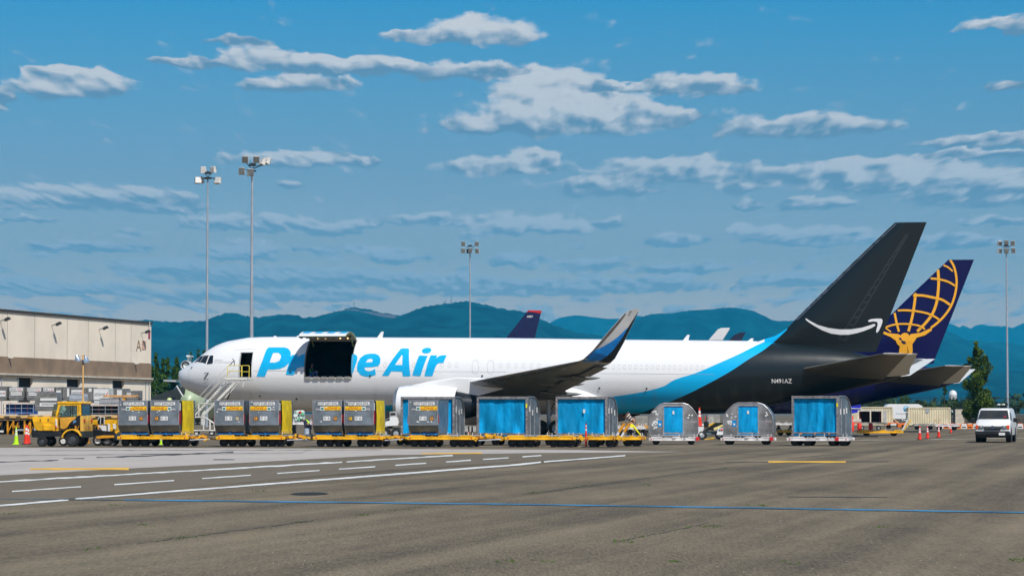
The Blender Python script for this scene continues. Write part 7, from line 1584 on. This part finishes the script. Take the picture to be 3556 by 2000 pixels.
f = Fr(3140, 300, 0); r = thing('access_stand', 'small white tubular access stand before the white trailer', 'step stand', f.o); a = [f.L(*p_) for p_ in [(3133, 1431), (3133, 1456), (3152, 1460), (3155, 1431), (3133, 1431)]]; q = MB(); q.path([(x, 0, z) for x, z in a], .04, 5); q.build('frame', STK, r); q = MB(); q.path([(a[0][0], 0, .05), (a[0][0], 0, a[1][1])], .04, 5); q.path([(a[2][0], 0, .05), (a[2][0], 0, a[2][1])], .04, 5); q.build('legs', STK, r); q = MB(); q.bb(a[1][0], a[2][0], -.2, .3, a[2][1]-.06, a[2][1]); q.build('step', GRY, r)
# blue thing at the tail
f = Fr(2970, 290, 0); q = MB(); q.prism(f.P([(2950, 1412), (2989, 1404), (2989, 1430), (2955, 1436)], 0), 0, .8); r = thing('blue_canopy', 'bright blue canopy panel under the navy tail beside the curtained box', 'canopy', f.o); q.build('panel', M('canopy_blue', (.01, .015, .42), .5), r); q = MB(); x, z = f.L(2975, 1418); q.box((x, -.05, z), (1.2, .05, .07), ((0, 1, 0), R(2))); q.build('white_bar', STK, r)
for u in (2955, 2986): x, z = f.L(u, 1434); q = MB(); q.tube((x, .3, 0), (x, .3, z), .05, n=5); q.build('leg', GRY, r)
# open cart
f = Fr(3022, 262, R(-6)); r = thing('covered_cart', 'open white framed baggage cart with a dark red inside at right', 'baggage cart', f.o, R(-6)); xa, z1 = f.L(2979, 1424); xb, z0 = f.L(3066, 1466)
q = MB(); q.bb(xa, xb, 0, 1.5, z1-.1, z1); q.build('roof', M('cart_white', (.60, .58, .54), .6), r)
for x in (xa, (xa+xb)/2-.05, xb-.12): q = MB(); q.bb(x, x+.12, 0, .1, z0, z1-.1); q.build('post', M('cart_cream', (.70, .62, .48), .6), r)
q = MB(); q.bb(xa+.12, xb-.12, 1.2, 1.4, z0, z1-.1); q.build('back_panel', M('maroon_dark', (.025, .004, .008), .8), r)
for x0_, x1_ in ((xb-.35, xb-.14), (xa+.14, xa+.3)): q = MB(); q.bb(x0_, x1_, .4, 1.2, z0, z1-.1); q.build('side_curtain', M('maroon', (.12, .004, .015), .8), r)
q = MB(); q.bb(xb, xb+.35, .0, 1.4, z0, z1-.05); q.build('end_panel', M('cart_grey', (.45, .44, .42), .6), r); q = MB(); q.bb(xa-.1, xb+.5, -.1, 1.6, z0-.2, z0); q.build('deck', M('deck_grey', (.28, .26, .23), .8, var=.4), r)
for x in (xa+.4, xb-.4): 
    for y in (0, 1.4): wheel_at(r, 'wheel', (x, y, .22), .22, .15)
# parked low dollies
for (u0, u1, v, Y, col, lb, bar) in ((2977, 3135, 1497, 196, YEL, 'yellow dolly parked alone right of the curtained box', 0), (2700, 2748, 1498, 200, YEL, 'yellow dolly end showing left of the right hand curtained box', 0), (2555, 2600, 1500, 205, YEL, 'yellow dolly behind the gap between the rounded boxes', 0),
                         (2690, 2760, 1470, 240, WD, 'white dolly far behind between the right boxes', 0), (3070, 3150, 1471, 285, ORG, 'far dolly loaded with orange boards', 0), (3170, 3245, 1474, 268, M('dull_dolly', (.30, .29, .26), .7, var=.3), 'far grey dolly in front of the right cream container', 0), (3245, 3330, 1476, 262, WD, 'far white dolly near the orange barriers', 0), (2130, 2240, 1481, 178, WD, 'white dolly behind the raised tow arms', 0), (2175, 2250, 1478, 186, M('orange_deck', (.7, .32, .03), .5), 'orange dolly behind the raised tow arms', 0)):
    f = Fr((u0+u1)/2, Y, R(-5)); w = f.L(u1, v)[0]-f.L(u0, v)[0]; dk = f.L((u0+u1)/2, v-4)[1]; dk = max(.45, min(1.2, dk)); dolly(tuple(f.o), R(-5), w, lb, col=col, wide=1.8, deck=dk, bar=bar, wheels=(-.3, .3), wr=.22, red=False, group='dollies parked on the far apron')
# raised tow bars on the parked yellow dolly
f = Fr(3150, 194, R(-5)); r = thing('tow_bar', 'raised white and yellow tow bar at the right end of the lone yellow dolly', 'tow bar', f.o, R(-5))
for p0, p1, m_ in (((3134, 1493), (3152, 1458), STK), ((3140, 1492), (3163, 1457), M('bar_yellow', (.80, .50, .10), .5))):
    a, b = f.L(*p0), f.L(*p1); q = MB(); q.tube((a[0], 0, a[1]), (b[0], 0, b[1]), .06, n=6); q.build('bar', m_, r)
for i, (p0, p1) in enumerate((((3096, 1450), (3122, 1470)), ((3239, 1468), (3256, 1449)), ((3257, 1468), (3268, 1452)), ((3228, 1473), (3243, 1465)))):
    f = Fr(p0[0], 262, 0); a, b = f.L(*p0), f.L(*p1); q = MB(); q.tube((a[0], 0, a[1]), (b[0], 0, b[1]), .05, n=6); o = q.build('upright_tow_bar', M('tow_tan', (.60, .42, .22), .6) if i < 3 else STK, None, loc=f.o); tag(o, ('thin tan bar leaning by the white trailer', 'left one of two thin tan bars before the right cream container', 'right one of two thin tan bars before the right cream container', 'short white bar by the tan bars')[i], 'tow bar')
for i, (u0, u1, v0, v1, m_, lb) in enumerate(((3068, 3120, 1466, 1471, ORG, 'orange board lying on the far dolly'), (3091, 3112, 1469, 1477, STK, 'white bundle on the far dolly'), (2952, 2982, 1463, 1470, M('salmon', (.75, .25, .14), .6), 'salmon red crate below the cream container'), (3116, 3130, 1470, 1484, ORG, 'orange box at the end of the far dolly'), (2960, 2990, 1455, 1466, M('pale_box', (.55, .5, .45), .7), 'pale low box left of the open cart'))):
    f = Fr((u0+u1)/2, 262, 0); a = f.L(u0, v1); b = f.L(u1, v0); q = MB(); q.bb(a[0], b[0], -.2, .6, a[1], b[1]); r = q.build('freight_item', m_, None, bevel=.03, loc=f.o); tag(r, lb, 'freight')
for i, u in enumerate((2985, 3024, 2958)):
    f = Fr(u, 250, 0); q = MB(); a = f.L(u-4, 1486); b = f.L(u+4, 1471); q.lathe([(.22, 0), (.2, .6), (.12, .75)], (0, 0, 0), 'Z', 12); r = q.build('red_chock_stand', CRED, None, True, loc=f.o); tag(r, ('red stand under the left end of the open cart', 'red stand under the middle of the open cart', 'red stand beside the curtained box edge')[i], 'marker')
f = Fr(2960, 262, 0); q = MB(); q.lathe([(.3, 0), (.05, .85)], (0, 0, 0), 'Z', 12); r = q.build('small_cone', CRED, None, True, loc=(f.o.x, 262, .55)); tag(r, 'small red cone in front of the left cream container', 'traffic cone')
# barriers
WB = M('barrier_white', (.72, .70, .68), .6); OB = M('barrier_orange', (.85, .22, .03), .5)
def barrier(u0, u1, v0, v1, m_, lb, grp):
    Y = 287; f = Fr((u0+u1)/2, Y, 0); w = (u1-u0)/F*Y; r = thing('road_barrier', lb, 'barrier', f.o, 0, grp); q = MB(); q.prism([(-w/2, 0), (-w/2, .2), (-w/2+.05, .52), (w/2-.05, .52), (w/2, .2), (w/2, 0)], -.2, .2); q.build('barrier_body', m_, r, bevel=.02); q = MB(); q.bb(-w/2+.1, w/2-.1, -.23, -.2, .12, .22); q.build('foot_recess', BLKP, r)
    q = MB(); q.bb(-w/2+.06, w/2-.06, -.16, -.12, .52, .57); q.build('top_rail', ORG if m_ is WB else STK, r)
for i in range(7):
    u = 3255+i*20.5; barrier(u, u+20, 1468, 1488, OB if i % 2 else WB, ('first', 'second', 'third', 'fourth', 'fifth', 'sixth', 'seventh')[i]+' barrier of the orange and white row, counted from the left', 'orange and white barriers left of the van')
for i in range(3): barrier(3532+i*21, 3552+i*21, 1462, 1484, WB if i % 2 == 0 else OB, ('barrier touching the right side of the van', 'barrier at the right edge of the frame', 'last barrier cut by the right edge')[i], 'barriers right of the van')
# parked-up equipment cabinet and sign
f = Fr(3333, 350, 0); r = thing('equipment_cabinet', 'plain beige cabinet with a dark frame left of the tall tree', 'cabinet', f.o); xa, z1 = f.L(3317, 1421); xb, _ = f.L(3349, 1465); q = MB(); q.bb(xa, xb, 0, 1.2, .1, z1); q.build('body', M('cabinet_beige', (.50, .44, .35), .7), r, bevel=.02); q = MB(); q.bb(xa-.08, xa, -.03, 1.2, 0, z1+.05); q.build('frame_post', BLKP, r)
f = Fr(3371, 350, 0); r = thing('notice_sign', 'small white notice board on the dark bank under the tall tree', 'sign', f.o); xa, z1 = f.L(3363, 1429); xb, z0 = f.L(3379, 1440); q = MB(); q.bb(xa, xb, -.03, 0, z0, z1); q.build('board', STK, r); q = MB(); q.bb(xa, xb, -.05, -.03, z1-.09, z1-.02); q.build('red_heading', RED, r); q = MB(); q.tube((0, .03, 0), (0, .03, z0), .04, n=5); q.build('post', GRY, r)
# small far lamps right of the tree
for i, u in enumerate((3469, 3485)):
    f = Fr(u, 380, 0); q = MB(); z = f.L(u, 1402)[1]; q.lathe([(0, z), (.22, z-.02), (.28, z-.14), (.0, z-.2)], (0, 0, 0), 'Z', 10); r = thing('globe_lamp', ('left small white lamp beyond the fence', 'right small white lamp beyond the fence')[i], 'lamp', f.o, 0, 'small lamps beyond the fence'); q.build('shade', STK, r, True); q = MB(); q.tube((0, 0, 0), (0, 0, z-.2), .04, n=5); q.build('post', BLKP, r)
# belt loader between the rounded boxes
f = Fr(2480, 170, R(-6)); r = thing('belt_loader', 'white belt loader with a black belt and yellow edges between the rounded boxes', 'belt loader', f.o, R(-6)); k8 = cr(2220, 1370, 5.152)
def bl(name, pts, y0, y1, m_): q = MB(); q.prism(f.P(k8(pts), y0), y0, y1); return q.build(name, m_, r, bevel=.01)
bl('belt', [(1155, 640), (1360, 500), (1500, 500), (1500, 560), (1330, 640)], -.4, .4, BLKP); bl('side_rail', [(1160, 565), (1350, 493), (1358, 520), (1170, 600)], .4, .5, YEL); bl('side_rail', [(1325, 600), (1490, 530), (1500, 560), (1345, 640)], -.55, -.45, M('pale_yellow', (.75, .62, .22), .6))
bl('cab_front', [(1045, 520), (1150, 520), (1150, 620), (1110, 740), (1045, 700)], -.5, .3, WHITE); bl('tail_box', [(1410, 600), (1500, 600), (1500, 720), (1380, 720)], -.7, .5, WHITE); bl('skirt', [(1110, 650), (1400, 650), (1380, 715), (1110, 715)], -.3, .4, M('skirt_teal', (.10, .16, .18), .6)); bl('bumper', [(1150, 800), (1330, 765), (1340, 790), (1160, 812)], -.8, -.6, YEL)
for x_ in (1440, 1475): x, z = f.L(*k8([(x_, 628)])[0], -.7); q = MB(); q.lathe([(0, -.02), (.07, 0)], (x, -.73, z), 'Y', 12); q.build('tail_lamp', GRY if x_ == 1440 else RED, r)
for x_ in (1130, 1440):
    for y in (-.4, .5): x, z = f.L(*k8([(x_, 760)])[0], 0); wheel_at(r, 'wheel', (x, y, .28), .28, .2)
q = MB(); x, z = f.L(*k8([(1230, 460)])[0], 0)
for i in range(12): a, b = 2*math.pi*i/12, 2*math.pi*(i+1)/12; q.tube((x+.19*math.cos(a), 0, z+.13*math.sin(a)), (x+.19*math.cos(b), 0, z+.13*math.sin(b)), .015, n=5)
q.tube((x, 0, z-.1), (x, 0, z-.7), .03, n=5); q.build('steering_wheel', BLKP, r); bl('seat', [(1150, 500), (1180, 470), (1240, 490), (1240, 560), (1150, 560)], -.2, .3, BLKP); bl('red_pole', [(1178, 380), (1190, 380), (1190, 540), (1178, 540)], -.1, 0, RED)
f = Fr(2510, 215, 0); q = MB(); a = f.L(2456, 1480); b = f.L(2500, 1440); r = thing('tool_cabinet', 'grey tall cabinet behind the belt loader', 'cabinet', f.o); q.bb(a[0], b[0], 0, 1, .0, b[1]); q.build('body', M('cab_grey', (.30, .29, .27), .6, var=.15), r, bevel=.02); q = MB(); q.bb(a[0]+.1, a[0]+.5, -.03, 0, .4, b[1]-.2); q.build('door', M('cab_lgrey', (.42, .41, .38), .6), r)
f = Fr(2360, 205, 0); r = thing('ground_power_unit', 'grey ground power unit behind the raised tow arms', 'power unit', f.o, 0); a = f.L(2205, 1468); b = f.L(2250, 1445); q = MB(); q.bb(a[0], b[0], 0, 1.2, .35, b[1]); q.build('body', M('unit_grey', (.26, .25, .23), .6, var=.15), r, bevel=.05); q = MB(); q.bb(a[0]-.35, a[0], .05, 1.1, .35, b[1]-.15); q.build('salmon_end', M('unit_salmon', (.55, .30, .2), .6), r)
for x in (a[0]+.3, b[0]-.3): wheel_at(r, 'wheel', (x, .1, .25), .25, .15)
# white vehicle nose between the third pair and the engine
f = Fr(1368, 178, 0); k9 = cr(1040, 1370, 7.156); r = thing('utility_truck', 'white low utility truck showing left of the engine', 'truck', f.o)
def ut(name, pts, y0, y1, m_): q = MB(); q.prism(f.P(k9(pts), y0), y0, y1); return q.build(name, m_, r, bevel=.02)
ut('body', [(2240, 560), (2420, 560), (2460, 700), (2440, 770), (2240, 780)], 0, 1.6, WHITE); ut('cab', [(2240, 425), (2400, 420), (2410, 560), (2240, 560)], .1, 1.5, M('cab_pale', (.42, .42, .42), .5)); ut('window', [(2260, 450), (2380, 445), (2390, 500), (2260, 505)], .05, .1, GLS); ut('body', [(2050, 700), (2240, 640), (2240, 780), (2060, 790)], 0, 1.6, WHITE)
for u in (2120, 2400): x, z = f.L(*k9([(u, 830)])[0], 0); wheel_at(r, 'wheel', (x, .1, .33), .33, .2); wheel_at(r, 'wheel', (x, 1.5, .33), .33, .2)
# engine stand bits behind the gap with a red streamer
f = Fr(1625, 180, 0); r = thing('ladder_cart', 'small grey cart with a red hanging strap seen between engine and curtained box', 'cart', f.o); k10 = cr(1350, 1340, 6.44)
for pts, m_ in (([(1640, 900), (1950, 900), (1950, 1020), (1640, 1020)], M('cart_lt', (.38, .37, .35), .7)), ([(1700, 1020), (1740, 1020), (1740, 1100), (1700, 1100)], BLKP), ([(1850, 900), (1880, 900), (1890, 1110), (1840, 1110)], BLKP), ([(1770, 900), (1800, 900), (1810, 1050), (1780, 1060)], RED)):
    q = MB(); q.prism(f.P(k10(pts), 0), -.05, .3); q.build('strap' if m_ is RED else 'panel', m_, r)
# striped tail support under the fuselage
f = Fr(2188, 184, 0); r = thing('tail_stand', 'brown tail stand with pale stripes under the blue belly', 'tail stand', f.o)
a = f.L(2173, 1440); b = f.L(2202, 1467); q = MB(); q.tube((a[0], 0, a[1]), (b[0], 0, b[1]), .28, .04, 10); q.build('cone', M('stand_brown', (.16, .07, .04), .6), r, True)
for k in range(3): t = .15+k*.22; p0 = Vector((a[0], 0, a[1])).lerp(Vector((b[0], 0, b[1])), t); p1 = Vector((a[0], 0, a[1])).lerp(Vector((b[0], 0, b[1])), t+.08); q = MB(); q.tube(p0, p1, .29-(.24)*t, .29-.24*(t+.08), 10); q.build('stripe', STK, r, True)
q = MB(); q.tube((b[0], 0, b[1]), (b[0]+.05, 0, 0), .05, n=6); q.build('leg', GRY, r)
# ------------------------------------------------------------------ van
VY = 152.0; fv = Fr(3456, VY, 0); kv = cr(3350, 1380, 8.049)
vrz = R(-14)-math.atan((3456-CX)/F); fv = Fr(3452, VY, 0)
van = thing('van', 'white van facing the camera at the right edge', 'van', (fv.o.x, VY+2.6, 0), 0); VL = 5.3
VW = (1255-312)/8.049/F*VY; scl = F/VY
def zv(y): return fv.L(3452, 1380+y/8.049)[1]-fv.L(3452, 1539)[1]+.0
# body: sections along y from nose (y=-VL/2) to the tail; x half widths
W2 = VW/2*1.02; secs = []
def vs_(y, w0, w1, z0, z1, zb): # belt width w0, roof width w1, sill z0, belt zb, roof z1
    return [(-w0, y, z0), (-w0*1.01, y, (z0+zb)/2), (-w0*.99, y, zb), (-w1, y, z1-.08), (-w1*.88, y, z1), (w1*.88, y, z1), (w1, y, z1-.08), (w0*.99, y, zb), (w0*1.01, y, (z0+zb)/2), (w0, y, z0)]
z_h = zv(640); z_hood = zv(800); z_roof = zv(318); z_sill = zv(1070); z_b = zv(960)
body = MB(); N0 = -VL/2
body.loft([vs_(N0, W2*.93, W2*.90, z_b, z_hood, z_hood-.1), vs_(N0+.06, W2*.99, W2*.96, z_b-.05, z_hood+.06, z_hood-.05), vs_(N0+.75, W2, W2*.93, z_sill, z_h, z_h-.1), vs_(N0+.80, W2, W2*.93, z_sill, z_h+.02, z_h-.08)])
body.loft([vs_(N0+.78, W2, W2*.94, z_sill, z_h+.01, z_h-.08), vs_(N0+1.35, W2, W2*.86, z_sill, z_roof-.06, z_h), vs_(N0+1.6, W2, W2*.85, z_sill, z_roof, z_h), vs_(VL/2-.2, W2, W2*.85, z_sill, z_roof, z_h), vs_(VL/2, W2*.97, W2*.82, z_sill+.05, z_roof-.08, z_h)])
body.build('body', WHITE, van, True, 35)
q = MB(); yA, yB = N0+.80, N0+1.34; wA, wB = W2*.90, W2*.78; zA, zB = z_h+.045, z_roof-.115; q.add([(-wA, yA-.02, zA), (wA, yA-.02, zA), (wB, yB-.045, zB), (-wB, yB-.045, zB)], [(0, 1, 2, 3)]); q.build('windscreen', GLS, van)
q = MB(); q.box((wA*.72, yA+.05, zA+.13), (.10, .02, .06)); q.build('screen_sticker', RED, van)
for s in (-1, 1):
    q = MB(); q.add([(s*W2*1.0, N0+.95, z_h+.02), (s*W2*.985, N0+2.0, z_h+.02), (s*W2*.89, N0+2.0, z_roof-.22), (s*W2*.905, N0+1.42, z_roof-.22)], [(0, 1, 2, 3)]); o = q.build('side_window', GLS, van); o.location.x = s*.012
    q = MB(); q.box((s*(W2+.22), N0+1.05, z_h-.02), (.22, .12, .24)); m_ = q.build('wing_mirror', BLKP, van, bevel=.03); q = MB(); q.tube((s*W2*.95, N0+1.05, z_h-.05), (s*(W2+.2), N0+1.05, z_h-.05), .02, n=5); q.build('mirror_arm', BLKP, m_)
    q = MB(); q.box((s*W2*.66, N0-.03, zv(850)), (.26, .06, .17)); h_ = q.build('headlight', M('lamp_glass', (.10, .14, .16), .1, spec=.8), van, bevel=.02); q = MB(); q.box((s*W2*.66+.02, N0-.065, zv(832)), (.09, .02, .05)); q.build('reflector_spot', STK, h_)
    q = MB(); q.box((s*W2*.89, N0+.01, zv(845)), (.15, .10, .22)); q.build('indicator', M('amber', (.75, .08, .01), .3) , van, bevel=.02)
    for y in (N0+.95, VL/2-1.15):
        wheel_at(van, 'wheel', (s*(W2-.16), y, .36), .36, .25, GALV).rotation_euler = (0, 0, R(90*s))
        q = MB(); q.lathe([(.46, -.02), (.46, .02)], (s*(W2+.0), y, .40), 'X', 20); q.build('wheel_arch', BLKP, van)
q = MB(); q.prism([(-W2*.52, z_hood-.06), (W2*.52, z_hood-.06), (W2*.46, zv(935)), (-W2*.46, zv(935))], N0-.05, N0+.05); gr = q.build('grille', BLKP, van, bevel=.02); q = MB(); q.lathe([(0, -.01), (.10, 0)], (0, N0-.06, zv(858)), 'Y', 16); q.build('badge', M('badge_blue', (.03, .06, .12), .3), gr)
for k in range(2): q = MB(); q.bb(-W2*.48, W2*.48, N0-.07, N0-.05, zv(835+k*45)-.01, zv(835+k*45)+.01); q.build('grille_bar', GRY, gr)
q = MB(); q.bb(-W2*.99, W2*.99, N0-.16, N0+.3, zv(1080), zv(955)); q.build('bumper', BLKP, van, bevel=.05)
q = MB(); q.bb(-W2*.9, W2*.9, N0+.1, VL/2-.2, .28, z_sill+.1); q.build('underbody', BLKP, van)
q = MB(); x = W2*.55; q.bb(x-.17, x+.17, N0-.19, N0-.165, zv(1075), zv(1000)); q.build('number_plate', STK, van)
q = MB(); q.bb(-.04, .04, 0, 0.01, 0, .01); van.rotation_euler = (0, 0, R(-14.5)); fv = Fr(3447, VY, 0); van.location = (fv.o.x+.66, VY+2.57, 0)
q = MB(); q.add([(W2*1.012, N0+1.9, z_sill), (W2*1.012, N0+1.93, z_sill), (W2*1.012, N0+1.93, z_h), (W2*1.012, N0+1.9, z_h)], [(0, 1, 2, 3)]); q.build('door_gap', BLKP, van)
# low lines of paint on the apron beneath the equipment
for u0, u1, v in ((2600, 3300, 1531), (3190, 3560, 1526)):
    strip([(u0, v), (u1, v-6)], .6, .006, 'apron_line', M('old_paint', (.36, .34, .28), .8, var=.4, scale=.8), label='thin worn pale line on the far apron', jag=.6)
